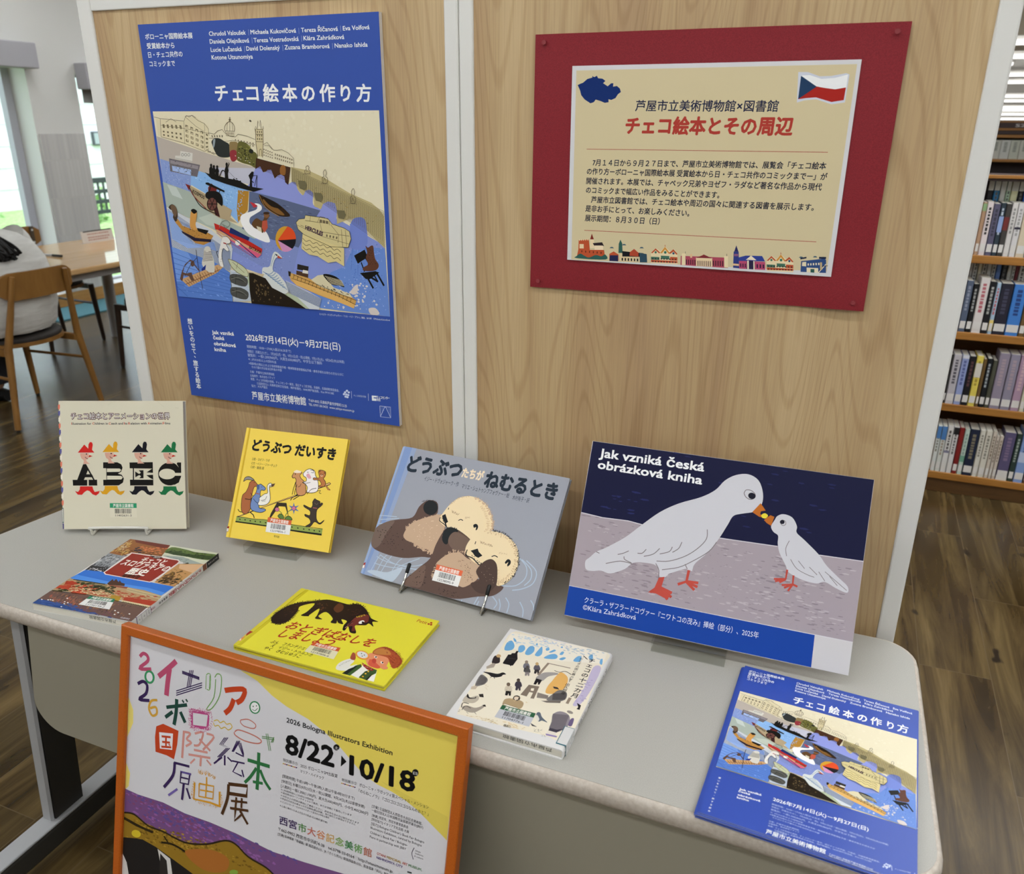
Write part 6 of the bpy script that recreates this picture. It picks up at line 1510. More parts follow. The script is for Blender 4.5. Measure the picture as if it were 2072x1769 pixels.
('p','#0c0b0d',0,[5465,6744,5465,6728,5460,6713,5452,6698,5441,6687,5428,6678,5413,6674,5399,6674,5387,6678,5376,6686,5369,6698,5365,6712,5366,6728,5371,6743,5379,6758,5390,6769,5404,6778,5418,6782,5432,6782,5444,6778,5455,6770,5462,6758]),
('t','#e4e2e0','日',5386,6697,5449,6705,48,0,0),
('t','#17151a','特別展示①',3220,6226,3481,6239,57,0.008,0),
('t','#17151a','2025 ボローニャSM出版賞',3533,6230,4177,6260,62,0.008,0),
('t','#17151a','マリア・ハイドゥク',3533,6143,3948,6159,57,0.008,0),
('t','#17151a','特別展示②',4254,6233,4504,6251,55,0.008,0),
('t','#17151a','ボローニャ・ラガッツィ賞スペシャル・メンション',4547,6248,5667,6266,60,0.008,0),
('t','#17151a','『のらねこノラ』『ゴロゴロゴロゴロなんのおと？』',4543,6157,5677,6165,60,0.008,0),
('t','#17151a','[開館時間] 午前10時〜午後5時(入館は午後4時30分まで)',3226,5971,4488,6015,57,0.008,0),
('t','#17151a','[休館日] 水曜日(9月23日(水・祝)は開館、9月24日(木)は振替休館)',3219,5887,4665,5943,57,0.008,0),
('t','#17151a','[入館料] 一般1,300(1,100)円、高大生600(400)円、小中生400(200)円',3211,5808,4727,5857,57,0.008,0),
('t','#17151a','＊(  )内は前売料金もしくは20名以上の団体料金',3215,5756,3800,5772,35,0.008,0),
('t','#17151a','＊前売券はローソンチケットにて販売、または当館にて販売しています',3219,5710,4461,5751,35,0.008,0),
('t','#17151a','＊20名以上の団体は事前にご連絡ください。西宮市在住の方は割引があります',3216,5662,4591,5669,35,0.008,0),
('t','#17151a','＊西宮市内在住65歳以上の方は無料(要証明書)、他の割引との併用はできません',3212,5614,4533,5632,35,0.008,0),
('t','#17151a','＊ココロンカード・のびのびパスポート呈示の小中生は無料',3216,5562,4089,5585,35,0.008,0),
('t','#17151a','＊心身に障がいのある方及び介助者1名は無料(要手帳)',3214,5496,4064,5501,35,0.008,0),
('t','#17151a','[主催] 公益財団法人西宮市大谷記念美術館、',4780,6001,5596,5996,52,0.008,0),
('t','#17151a','一般社団法人日本国際児童図書評議会(JBBY)',4780,5937,5612,5946,49,0.008,0),
('t','#17151a','[後援] 西宮市、西宮市教育委員会',4793,5862,5383,5873,49,0.008,0),
('t','#17151a','[特別協力] イタリア文化会館-大阪',4792,5800,5401,5807,49,0.008,0),
('t','#17151a','[協力] Bologna Children’s Book Fair Bologna',4792,5732,5649,5739,52,0.008,0),
('t','#17151a','Illustrators Exhibition, curated by Bologna',4786,5668,5615,5677,52,0.008,0),
('t','#17151a','Children’s Book Fair / Bologna-',4786,5594,5396,5605,52,0.008,0),
('t','#17151a','Fiere in partnership with JBBY',4786,5526,5379,5538,52,0.008,0),
('t','#17151a','〒662-0952 西宮市中浜町4-38\u3000tel.0798-33-0164\u3000http://otanimuseum.jp',3216,5105,5200,5124,67,0.008,0),
('t','#17151a','[交通] 阪神電車「香櫨園」駅 南西徒歩6分、JR「さくら夙川」駅南西徒歩15分、阪急電車「夙川」駅南西',3215,5027,5188,5052,50,0.008,0),
('t','#35234f','西',3228,5222,3380,5232,146,0.02,0),
('t','#3d2a55','宮',3399,5224,3549,5234,145,0.02,0),
('t','#4a7a3c','市',3568,5226,3717,5236,144,0.02,0),
('t','#b86a5c','大',3735,5228,3883,5238,143,0.02,0),
('t','#c9845c','谷',3901,5230,4047,5240,143,0.02,0),
('t','#c9a05c','記',4065,5232,4210,5242,142,0.02,0),
('t','#7a9a4c','念',4228,5233,4371,5243,141,0.02,0),
('t','#3d7a45','美',4389,5235,4531,5245,141,0.02,0),
('t','#6a9a5a','術',4548,5237,4689,5247,140,0.02,0),
('t','#b0705c','館',4706,5239,4845,5249,139,0.02,0),
('t','#b0503c','OTANI',4925,5314,5069,5315,52,0.02,0),
('t','#a8842c','MEMORIAL',5087,5316,5324,5316,52,0.02,0),
('t','#b0503c','ART',5341,5317,5423,5316,52,0.02,0),
('t','#4a7a4a','MUSEUM,',5441,5317,5655,5320,52,0.02,0),
('t','#4a3a7a','NISHINOMIYA',4925,5252,5223,5255,52,0.02,0),
('t','#4a3a7a','CITY',5241,5255,5353,5254,52,0.02,0),
('l','#55505a',1,11.3,[5503,5621,5474,5527,5505,5441]),
('t','#17151a','istituto',5521,5577,5608,5575,38,0,0),
('t','#17151a','italiano',5525,5534,5654,5536,38,0,0),
('t','#17151a','di cultura',5512,5490,5656,5492,35,0,0),
('p','#c9a83c',0,[3246,6193,3245,6189,3241,6185,3234,6181,3227,6179,3221,6179,3216,6180,3214,6183,3215,6188,3220,6192,3226,6196,3233,6198,3240,6198,3244,6197]),
('p','#c9a83c',0,[4272,6206,4271,6201,4267,6197,4261,6194,4255,6192,4248,6191,4244,6193,4242,6196,4243,6200,4247,6204,4253,6208,4260,6210,4266,6210,4271,6209]),
('p','#b86a5c',0,[3276,6195,3274,6190,3270,6186,3264,6182,3257,6180,3250,6180,3246,6181,3244,6185,3245,6189,3249,6193,3256,6197,3263,6199,3269,6199,3274,6198]),
('p','#b86a5c',0,[4300,6207,4299,6203,4295,6198,4289,6195,4282,6193,4276,6192,4272,6194,4270,6197,4271,6201,4275,6205,4281,6209,4288,6211,4294,6211,4298,6210]),
('p','#3d2a55',0,[3305,6196,3304,6192,3300,6187,3293,6184,3286,6181,3280,6181,3275,6183,3273,6186,3274,6190,3279,6194,3285,6198,3292,6200,3299,6201,3303,6199]),
('p','#3d2a55',0,[4328,6208,4327,6204,4323,6200,4317,6196,4310,6194,4304,6194,4299,6195,4298,6198,4299,6202,4303,6207,4309,6210,4315,6212,4322,6213,4326,6211]),
('p','#c9a83c',0,[3335,6197,3333,6193,3329,6189,3323,6185,3316,6183,3309,6182,3304,6184,3303,6187,3304,6191,3308,6196,3314,6199,3322,6202,3328,6202,3333,6200]),
('p','#c9a83c',0,[4355,6209,4354,6205,4350,6201,4344,6197,4338,6195,4332,6195,4327,6196,4325,6200,4327,6204,4330,6208,4336,6211,4343,6213,4349,6214,4354,6212]),
('p','#b86a5c',0,[3364,6198,3363,6194,3358,6190,3352,6186,3345,6184,3338,6184,3334,6185,3332,6188,3333,6193,3337,6197,3344,6201,3351,6203,3357,6203,3362,6202]),
('p','#b86a5c',0,[4383,6210,4382,6206,4378,6202,4372,6199,4365,6196,4359,6196,4355,6198,4353,6201,4354,6205,4358,6209,4364,6213,4371,6215,4377,6215,4381,6213]),
('p','#3d2a55',0,[3393,6200,3392,6195,3388,6191,3381,6187,3374,6185,3368,6185,3363,6186,3361,6190,3363,6194,3367,6198,3373,6202,3380,6204,3387,6204,3391,6203]),
('p','#3d2a55',0,[4410,6212,4409,6208,4405,6203,4400,6200,4393,6198,4387,6197,4382,6199,4381,6202,4382,6206,4386,6210,4392,6214,4398,6216,4404,6216,4409,6215]),
('p','#c9a83c',0,[3422,6201,3421,6197,3417,6192,3411,6189,3404,6187,3397,6186,3392,6188,3391,6191,3392,6195,3396,6199,3402,6203,3409,6205,3416,6206,3421,6204]),
('p','#c9a83c',0,[4438,6213,4437,6209,4433,6205,4427,6201,4420,6199,4414,6199,4410,6200,4408,6203,4409,6207,4413,6211,4419,6215,4426,6217,4432,6217,4436,6216]),
('p','#b86a5c',0,[3452,6202,3450,6198,3446,6194,3440,6190,3433,6188,3426,6187,3422,6189,3420,6192,3421,6196,3425,6201,3432,6204,3439,6206,3445,6207,3450,6205]),
('p','#b86a5c',0,[4465,6214,4464,6210,4460,6206,4454,6202,4448,6200,4442,6200,4437,6201,4436,6204,4437,6208,4441,6213,4446,6216,4453,6218,4459,6219,4464,6217]),
('p','#3d2a55',0,[3481,6203,3479,6199,3475,6195,3469,6191,3462,6189,3455,6189,3451,6190,3449,6193,3450,6198,3454,6202,3461,6206,3468,6208,3474,6208,3479,6206]),
('p','#3d2a55',0,[4493,6215,4492,6211,4488,6207,4482,6203,4475,6201,4469,6201,4465,6203,4463,6206,4464,6210,4468,6214,4474,6217,4481,6219,4487,6220,4491,6218]),
('p','#2a2a2a',0,[5431,5238,5500,5246,5502,5225,5433,5216])]
PRAGUE = [
('p','#dcd2b4',0,[1,3591,5050,3590,5051,0,0,0]),
('s','#d9cfb1',60,85.6,51,1,[28,3562,5028,3573,5013,2059,749,3253]),
('s','#dfd6ba',60,91.6,52,1,[1740,3559,5028,3573,5013,2059,2304,3260]),
('p','#b3a89c',0,[10,3141,1312,2816,1798,2715,2351,2593,2268,2315,1566,2421,1128,2473,9,2712]),
('p','#b9b8c4',0,[1275,2585,2351,2593,2277,2267,1562,2396]),
('p','#8396c8',0,[11,2725,787,2552,671,2077,-11,2262]),
('s','#b4bcd4',90,17.6,3,1,[26,2712,754,2552,647,2127,10,2287]),
('s','#5f78b4',60,17.6,4,1,[38,2688,750,2527,642,2102,27,2288]),
('p','#86aedc',0,[770,2552,1128,2473,2096,2190,1989,1867,1755,1559,1365,1947,702,2253]),
('s','#6a94c8',60,26,5,2,[774,2478,2030,2164,1777,1710,890,2208]),
('s','#a9c8e4',40,29,6,2,[765,2429,2023,2115,1792,1811,890,2208]),
('p','#a4aea2',0,[-17,2287,678,2115,1015,1785,1748,1508,2331,1381,2212,1070,1212,1384,-15,1802]),
('p','#b6beb0',0,[791,1624,1406,1798,1318,1440,969,1502]),
('p','#bcc4bc',0,[102,2239,328,2194,453,1970,198,2039]),
('p','#a87a2c',0,[1845,2183,2100,2170,2020,1819,1759,1584,1760,1810]),
('s','#86aedc',40,25.4,7,1,[1751,2181,2000,2173,1865,1663,1673,1656]),
('p','#7f8cc8',0,[2305,2592,3635,1921,5023,1305,5051,0,3513,36,2721,479,1445,771,1308,948,2296,1354,2045,1819]),
('p','#8890cc',1,[2303,2575,2370,2624,2426,2629,2479,2524,2547,2537,2591,2571,2672,2568,2713,2457,2732,2417,2804,2471,2882,2496,2953,2462,2962,2355,3043,2334,3121,2371,3194,2361,3225,2231,3332,2132,3401,2219,3491,2238,3562,2185,3533,2013,3577,1931,3692,1899,3759,1996,3880,2043,3994,2023,4056,1911,4013,1742,3893,1545,3675,1730,3341,1935,2100,2214,2144,2312]),
('p','#58627f',0,[2109,2171,2874,2042,3689,1875,3388,1524,3105,1140,2356,1331,1837,1461,2045,1819]),
('s','#6c7794',60,44.8,8,5,[2142,2069,3567,1823,3089,1264,1947,1566]),
('s','#48516c',40,44.8,9,6,[2142,2069,3567,1823,3089,1264,1947,1566]),
('p','#7b88bd',0,[2353,1306,2659,1269,3139,1166,2879,489,2219,762,1546,1012,1512,1217]),
('s','#5f6ea8',110,17.6,10,1.5,[1577,1220,3078,1163,2822,537,1650,835]),
('s','#98a4d4',60,20.6,11,1.5,[1577,1220,3078,1163,2822,537,1650,835]),
('p','#6585c8',0,[4309,1658,4630,1765,4637,1263,5020,1257,5051,0,3513,36,3325,310,3822,750,4128,868,4332,1224]),
('s','#94a8da',170,21.2,12,1.2,[4301,1562,4992,1256,5035,70,3525,168]),
('s','#4a6cba',150,23.9,13,1.2,[4301,1562,4992,1256,5035,70,3525,168]),
('s','#d0cbc8',70,44.6,14,1.3,[3924,554,4692,602,5033,45,3546,65]),
('p','#cfc4be',1,[4601,115,4749,139,4829,30,4652,3]),
('p','#cfc4be',1,[4274,475,4398,558,4355,378,4236,371]),
('p','#b7a878',0,[3121,2630,3496,2578,3832,2457,4352,2202,4791,2052,4951,1941,5041,1827,5020,1257,4645,1576,4490,1784,4316,1754,4033,1647,4042,1910,3980,2027,3865,2042,3759,1992,3706,1899,3564,1943,3562,2185,3485,2238,3401,2219,3332,2132,3230,2231,3194,2361,3106,2371]),
('p','#8890cc',0,[4054,1887,4022,2016,3880,2043,3759,1992,3675,1730,4025,1719]),
('p','#6f80c4',1,[4301,1562,4372,1732,4490,1784,4603,1776,4658,1671,4637,1263,4303,1222]),
('h','#4a4030',4.3,22,[3135,2623,5060,1921,5035,1282,3105,2359]),
('l','#5a4e38',0,4.3,[3161,2595,3125,2378]),
('l','#5a4e38',0,4.2,[3204,2579,3167,2356]),
('l','#5a4e38',0,4.2,[3246,2563,3209,2334]),
('l','#5a4e38',0,4.2,[3288,2547,3251,2312]),
('l','#5a4e38',0,4.2,[3331,2531,3293,2289]),
('l','#5a4e38',0,4.2,[3373,2515,3335,2267]),
('l','#5a4e38',0,4.2,[3415,2499,3377,2245]),
('l','#5a4e38',0,4.2,[3457,2484,3419,2223]),
('l','#5a4e38',0,4.2,[3500,2468,3460,2201]),
('l','#5a4e38',0,4.2,[3542,2452,3502,2179]),
('l','#5a4e38',0,4.2,[3584,2436,3544,2157]),
('l','#5a4e38',0,4.2,[3626,2420,3586,2135]),
('l','#5a4e38',0,4.2,[3668,2404,3628,2113]),
('l','#5a4e38',0,4.2,[3710,2388,3669,2091]),
('l','#5a4e38',0,4.2,[3752,2373,3711,2069]),
('l','#5a4e38',0,4.2,[3793,2357,3753,2047]),
('l','#5a4e38',0,4.2,[3835,2341,3794,2025]),
('l','#5a4e38',0,4.2,[3877,2325,3836,2003]),
('l','#5a4e38',0,4.2,[3919,2310,3877,1981]),
('l','#5a4e38',0,4.2,[3961,2294,3919,1959]),
('l','#5a4e38',0,4.2,[4002,2278,3960,1937]),
('l','#5a4e38',0,4.2,[4044,2262,4002,1915]),
('l','#5a4e38',0,4.2,[4085,2247,4043,1893]),
('l','#5a4e38',0,4.2,[4127,2231,4085,1871]),
('l','#5a4e38',0,4.2,[4168,2215,4126,1850]),
('l','#5a4e38',0,4.2,[4210,2200,4167,1828]),
('l','#5a4e38',0,4.2,[4251,2184,4209,1806]),
('l','#5a4e38',0,4.2,[4293,2168,4250,1784]),
('l','#5a4e38',0,4.2,[4334,2153,4291,1762]),
('l','#5a4e38',0,4.2,[4375,2137,4333,1741]),
('l','#5a4e38',0,4.1,[4417,2122,4374,1719]),
('l','#5a4e38',0,4.1,[4458,2106,4415,1697]),
('l','#5a4e38',0,4.1,[4499,2091,4456,1675]),
('l','#5a4e38',0,4.1,[4540,2075,4497,1654]),
('l','#5a4e38',0,4.1,[4581,2060,4538,1632]),
('l','#5a4e38',0,4.1,[4622,2044,4580,1610]),
('l','#5a4e38',0,4.1,[4663,2029,4621,1588]),
('l','#5a4e38',0,4.1,[4704,2013,4662,1567]),
('l','#5a4e38',0,4.1,[4745,1998,4703,1545]),
('l','#5a4e38',0,4.1,[4786,1982,4744,1524]),
('l','#5a4e38',0,4.1,[4827,1967,4785,1502]),
('l','#5a4e38',0,4.1,[4868,1952,4826,1480]),
('l','#5a4e38',0,4.1,[4909,1936,4866,1459]),
('l','#5a4e38',0,4.1,[4949,1921,4907,1437]),
('l','#5a4e38',0,4.1,[4990,1905,4948,1416]),
('l','#5a4e38',0,4.1,[5031,1890,4989,1394]),
('s','#a8842c',30,16,15,2,[3254,2503,5024,1780,4987,1637,3322,2316]),
('s','#37301f',46,13.3,16,2.5,[3190,2455,5021,1732,4894,1491,3317,2269]),
('p','#6b6448',0,[3257,2398,3418,2389,3446,2319,3397,2238,3280,2254]),
('p','#6b6448',0,[3589,2193,3748,2186,3776,2116,3728,2034,3612,2049]),
('p','#6b6448',0,[4055,1899,4213,1892,4242,1822,4195,1740,4080,1754]),
('l','#6b5f48',1,10.6,[3420,2518,3420,2574,3457,2589,3449,2631,3493,2659,3519,2625,3498,2590,3536,2570,3514,2520,3420,2518]),
('l','#6b5f48',1,7.9,[3446,2538,3467,2575,3499,2543]),
('l','#6b5f48',0,7.9,[3389,2499,3403,2518,3531,2521,3540,2497]),
('l','#6b5f48',1,10.5,[3791,2363,3794,2456,3831,2480,3826,2550,3871,2597,3894,2539,3871,2481,3908,2447,3884,2365,3791,2363]),
('l','#6b5f48',1,7.9,[3816,2382,3840,2457,3868,2388]),
('l','#6b5f48',0,7.9,[3760,2343,3774,2362,3901,2365,3910,2342]),
('l','#6b5f48',1,10.4,[4364,2027,4366,2130,4402,2157,4397,2233,4441,2286,4464,2222,4442,2158,4479,2121,4455,2030,4364,2027]),
('l','#6b5f48',1,7.8,[4388,2047,4412,2131,4440,2053]),
('l','#6b5f48',0,7.8,[4334,2007,4347,2027,4472,2030,4481,2007]),
('p','#d6caa6',0,[56,3455,730,3419,791,3490,1045,3490,1316,3326,1254,2851,46,3154]),
('l','#6b5f48',0,8.6,[13,3491,172,3462,730,3419,746,3419,793,3502,954,3513,1096,3420,1230,3373,1308,3279,1305,3161]),
('l','#6b5f48',0,8.6,[164,3455,124,3130]),
('l','#6b5f48',0,8.4,[738,3408,690,3013,1147,2874,1266,2923]),
('l','#6b5f48',0,8.7,[124,3130,706,3014]),
('l','#6b5f48',0,7.2,[155,3342,707,3289,1304,3197]),
('l','#6b5f48',0,7,[791,3490,1016,3325,1206,3232,1160,2898]),
('l','#6b5f48',0,6.9,[1230,3373,1217,3243]),
('l','#6b5f48',0,7.1,[290,3395,432,3462,550,3400]),
('l','#6b5f48',1,8.4,[791,3490,827,3514,886,3490,955,3518,1042,3476]),
('w','#6b5f48',5,1,0.45,0.6,[173,3383,687,3360,700,3253,175,3275]),
('w','#6b5f48',5,2,0.4,0.45,[159,3263,671,3217,666,3061,149,3142]),
('w','#8a7c5e',5,1,0.18,0.4,[203,3371,675,3343,686,3265,197,3287]),
('w','#6b5f48',4,4,0.5,0.5,[740,3384,1208,3243,1160,2898,697,3038]),
('w','#cdbf98',4,4,0.26,0.32,[750,3372,1197,3232,1151,2903,704,3042]),
('w','#6b5f48',1,4,0.5,0.4,[1222,3232,1302,3185,1268,2935,1169,2910]),
('l','#6b5f48',0,8.4,[1200,2910,1318,2852,1440,2829]),
('s','#6b5f48',24,14.1,17,1,[1155,2922,1444,2853,1436,2805,1163,2874]),
('l','#6b5f48',0,8.3,[1297,3208,1434,3186,1521,3245,1634,3269,1687,3210,1801,3152,1923,3142,1991,3189,2199,3155,2373,3098]),
('l','#6b5f48',0,6.9,[1297,3114,1517,3115,1663,3057,1853,3082,2361,3005]),
('w','#6b5f48',7,2,0.35,0.45,[1889,3118,2352,3051,2339,2958,1875,3024]),
('w','#6b5f48',5,1,0.4,0.5,[1340,3185,1652,3187,1641,3116,1360,3114]),
('l','#6b5f48',1,10.9,[1692,3245,1695,3304,1749,3374,1834,3409,1902,3374,1931,3305,1912,3235]),
('l','#6b5f48',0,6.8,[1775,3385,1742,3246]),
('l','#6b5f48',0,6.8,[1833,3402,1809,3246]),
('l','#6b5f48',0,6.7,[1885,3386,1877,3246]),
('l','#6b5f48',0,8.2,[1708,3246,1711,3164,1894,3153,1913,3239,1708,3246]),
('l','#6b5f48',0,10.8,[1834,3409,1846,3489]),
('p','#6b5f48',0,[1863,3439,1859,3429,1851,3421,1840,3416,1829,3416,1820,3421,1815,3429,1814,3439,1818,3449,1826,3457,1836,3461,1847,3461,1856,3457,1862,3449]),
('l','#6b5f48',0,6.7,[1828,3476,1862,3476]),
('w','#6b5f48',5,1,0.35,0.7,[1727,3234,1899,3230,1889,3165,1724,3168]),
('p','#cbbd94',0,[2404,3283,2571,3284,2544,3030,2499,2796,2395,2806,2379,3028]),
('l','#6b5f48',0,13.3,[2404,3283,2379,3028,2393,2794]),
('l','#6b5f48',0,13.2,[2571,3284,2544,3030,2497,2784]),
('l','#6b5f48',0,13.3,[2443,3283,2476,3421,2494,3329,2531,3432,2533,3284]),
('l','#6b5f48',0,10.6,[2426,3272,2561,3272]),
('l','#6b5f48',0,10.7,[2391,3191,2565,3187]),
('l','#6b5f48',0,10.7,[2383,3063,2548,3058]),
('w','#6b5f48',3,3,0.45,0.6,[2419,3260,2559,3261,2544,3076,2401,3080]),
('l','#6b5f48',1,10.8,[2425,2807,2445,2912,2486,2924,2485,2807]),
('l','#6b5f48',0,10.7,[2395,3214,2392,3283,2416,3329,2428,3283]),
('l','#6b5f48',0,10.6,[2562,3284,2584,3334,2589,3284]),
('l','#6b5f48',0,8,[2541,3007,2637,3054,2769,2916,2858,2917,2949,2930,3090,2873,3197,2782,3184,2619]),
('w','#6b5f48',5,3,0.4,0.45,[2535,2960,2751,2893,2743,2752,2516,2808]),
('w','#6b5f48',9,2,0.4,0.5,[2780,2881,3182,2782,3169,2666,2764,2753]),
('l','#6b5f48',0,6.7,[2570,2995,2675,2996,2741,2927]),
('p','#2a2d2a',1,[1350,3055,1422,3110,1547,3111,1663,3057,1763,2999,1766,2810,1620,2772,1466,2794,1400,2877,1357,2996]),
('p','#8f989a',1,[1392,3079,1445,3096,1406,2972,1371,2948]),
('p','#857048',1,[1767,3023,1849,3059,1967,3025,1905,2811,1802,2739,1750,2809]),
('p','#8a2f35',1,[1761,2881,1888,2906,1933,2788,1828,2703,1755,2738]),
('p','#5f5c2c',1,[1967,3025,2064,3061,2209,3003,2272,2910,2382,2830,2337,2604,2190,2649,1981,2694,1899,2764]),
('s','#7d7a3c',40,38.2,18,1.5,[1967,3025,2266,2981,2313,2651,1926,2740]),
('s','#d9d2c4',10,24.7,19,2,[1826,2905,2247,2840,2224,2674,1861,2716]),
('p','#1f201c',1,[2229,2933,2302,2911,2279,2852,2206,2874]),
('s','#35351c',26,32.8,25,1.5,[1957,2954,2348,2911,2313,2651,1957,2741]),
('p','#3a2317',0,[2354,2775,3111,2623,3025,2309,2962,2355,2953,2462,2882,2496,2804,2471,2732,2417,2672,2568,2591,2571,2547,2537,2479,2524,2426,2629,2309,2575]),
('h','#5a3a22',5.4,9,[2373,2759,3104,2613,3045,2357,2353,2604]),
('p','#8a5a2a',1,[2881,2614,2947,2662,3001,2616,2971,2486,2869,2507]),
('p','#cdc9bf',0,[411,2787,535,2788,558,2876,853,2841,814,2675,400,2730]),
('p','#6a665e',0,[630,2807,624,2794,613,2784,599,2778,585,2778,573,2783,566,2793,565,2806,570,2819,581,2829,595,2835,610,2835,622,2830,629,2819]),
('p','#cdc9bf',0,[620,2807,616,2797,608,2789,598,2785,588,2785,580,2789,575,2797,574,2806,578,2816,586,2823,596,2828,606,2828,615,2824,620,2816]),
('p','#6a665e',0,[708,2808,703,2795,692,2785,678,2779,663,2779,651,2784,644,2794,643,2807,648,2820,659,2830,673,2836,688,2836,700,2830,707,2820]),
('p','#cdc9bf',0,[698,2808,694,2798,687,2790,677,2786,667,2786,658,2790,653,2798,653,2807,657,2817,664,2824,674,2829,684,2829,693,2825,698,2817]),
('p','#6a665e',0,[786,2809,780,2796,770,2786,756,2780,741,2780,729,2785,722,2795,721,2808,726,2821,737,2831,751,2837,766,2837,778,2831,785,2821]),
('p','#cdc9bf',0,[776,2809,772,2799,765,2791,755,2787,745,2787,736,2791,731,2799,731,2808,735,2818,742,2825,752,2830,762,2830,771,2826,776,2818]),
('l','#8a867c',0,7.2,[412,2743,817,2688]),
('p','#6b6468',0,[246,2735,999,2625,890,2402,233,2493]),
('p','#8d8588',0,[273,2704,957,2604,931,2543,262,2642]),
('p','#9fb4da',0,[296,2598,767,2532,739,2428,292,2504]),
('s','#4a4448',50,20.4,20,2.5,[261,2728,976,2617,893,2419,252,2505]),
('p','#14120f',0,[1094,2497,1161,2474,1379,2441,1625,2393,1872,2367,2106,2263,2455,2223,2217,2164,1853,2232,1547,2298,1241,2377]),
('s','#14120f',12,50.7,21,2,[1627,2410,1876,2391,1961,2332,1620,2361]),
('p','#14120f',0,[1200,2438,1213,2559,1249,2603,1245,2636,1277,2658,1302,2637,1287,2604,1307,2550,1281,2505,1283,2439]),
('p','#14120f',0,[1265,2427,1277,2541,1312,2583,1308,2614,1340,2635,1365,2615,1351,2584,1371,2533,1345,2491,1348,2428]),
('p','#14120f',0,[1343,2416,1356,2534,1391,2578,1387,2610,1418,2632,1444,2611,1429,2578,1449,2525,1423,2482,1426,2418]),
('p','#14120f',0,[1567,2384,1586,2552,1624,2613,1621,2658,1654,2688,1678,2659,1661,2613,1678,2538,1650,2477,1649,2386]),
('l','#14120f',1,17,[1439,2418,1519,2529,1581,2518,1582,2421]),
('l','#14120f',0,14,[1661,2592,1713,2665,1694,2684]),
('l','#14120f',0,5.6,[1689,2508,1814,2397]),
('p','#14120f',0,[2126,2227,2160,2385,2133,2457,2220,2530,2266,2527,2243,2447,2199,2374,2190,2241]),
('l','#14120f',0,13.8,[2210,2458,2333,2461,2295,2243]),
('l','#14120f',0,11,[2334,2466,2246,2266]),
('l','#14120f',0,16.6,[2183,2374,2239,2327]),
('p','#ab9878',0,[652,2252,1063,2076,1648,1806,1579,1668,1755,1559,1318,1643,1015,1785,786,1980,684,2153]),
('p','#7a2a28',0,[573,2270,698,2233,649,2139]),
('p','#6a2422',0,[1134,2214,1227,2291,1340,2195,1260,1994,1106,2039]),
('p','#3a1a1a',0,[1171,1941,1293,1895,1336,1657,1228,1691]),
('p','#14120f',1,[1087,2126,1332,2145,1445,2049,1424,1874,1300,1945,1053,2013]),
('p','#14120f',0,[1087,2302,1149,2306,1526,2163,1515,2130,1082,2272]),
('l','#14120f',0,22.9,[1223,2266,1134,2115]),
('l','#14120f',0,14.3,[1416,2172,1351,2059]),
('p','#14120f',0,[1311,1908,1300,1871,1279,1836,1250,1807,1216,1786,1178,1774,1141,1773,1107,1782,1079,1801,1059,1829,1049,1863,1050,1900,1062,1937,1083,1971,1112,2000,1146,2021,1183,2033,1220,2034,1254,2024,1282,2005,1301,1978,1311,1944]),
('p','#6a4038',0,[1291,1907,1282,1874,1264,1844,1239,1818,1210,1799,1178,1789,1146,1788,1118,1796,1094,1813,1077,1838,1069,1868,1070,1900,1080,1933,1098,1964,1122,1989,1152,2008,1184,2018,1215,2019,1244,2010,1267,1993,1284,1969,1292,1940]),
('l','#14120f',0,14.5,[1181,1904,1298,1907]),
('l','#14120f',0,14.5,[1181,1904,1223,1800]),
('l','#14120f',0,14.5,[1181,1904,1105,1796]),
('l','#14120f',0,14.5,[1181,1904,1063,1900]),
('l','#14120f',0,14.5,[1181,1904,1139,2007]),
('l','#14120f',0,14.5,[1181,1904,1256,2010]),
('l','#14120f',1,17.6,[662,2215,839,1906,1017,1797,1265,1717]),
('t','#14120f','KOSMOS',724,2103,999,1986,100,0.02,0),
('l','#7a2a28',1,17.6,[686,2165,761,2029,1019,1810]),
('p','#2c1c10',1,[2327,2111,2452,2078,2743,1965,2981,1790,2959,1733,2717,1744,2485,1859,2362,1977]),
('p','#7a5528',1,[2399,2027,2563,1984,2873,1774,2720,1774,2490,1896]),
('p','#1a120a',1,[2419,2065,2627,2010,2825,1882,2584,1911]),
('l','#a07840',1,11.1,[2338,2104,2458,1882,2746,1733]),
('p','#e8e6e4',1,[1827,1662,1908,1740,2202,1825,2256,1876,2247,1925,2182,1910,2203,1948,2296,1946,2362,1904,2343,1829,2192,1750,2056,1670,2070,1546,2372,1458,2475,1286,2437,1229,2283,1252,1982,1366,1847,1537]),
('p','#b5303a',0,[2092,1979,2203,1948,2274,1901,2177,1868]),
('p','#14120f',0,[2255,1920,2254,1917,2251,1914,2247,1913,2243,1913,2239,1914,2237,1916,2237,1920,2238,1923,2241,1925,2245,1927,2249,1927,2252,1926,2255,1923]),
('p','#5a3e22',1,[2089,1572,2213,1676,2348,1631,2443,1771,2532,1737,2460,1661,2382,1533,2334,1406,2246,1452,2127,1498]),
('p','#b0503c',0,[2348,1631,2459,1648,2457,1511,2366,1407,2316,1505]),
('p','#7a5434',0,[2516,1737,2512,1724,2503,1712,2491,1702,2475,1695,2457,1691,2440,1690,2423,1693,2409,1699,2399,1709,2393,1720,2392,1732,2396,1745,2405,1757,2418,1767,2434,1774,2451,1778,2469,1779,2485,1776,2499,1770,2509,1761,2515,1749]),
('p','#3a2614',0,[2534,1782,2530,1775,2521,1768,2506,1762,2488,1758,2467,1755,2446,1754,2426,1756,2409,1759,2395,1764,2387,1770,2385,1777,2389,1784,2399,1790,2413,1796,2432,1801,2452,1803,2474,1804,2494,1803,2511,1800,2524,1795,2532,1789]),
('p','#cfc4a8',0,[2193,1526,2300,1505,2304,1417,2215,1451]),
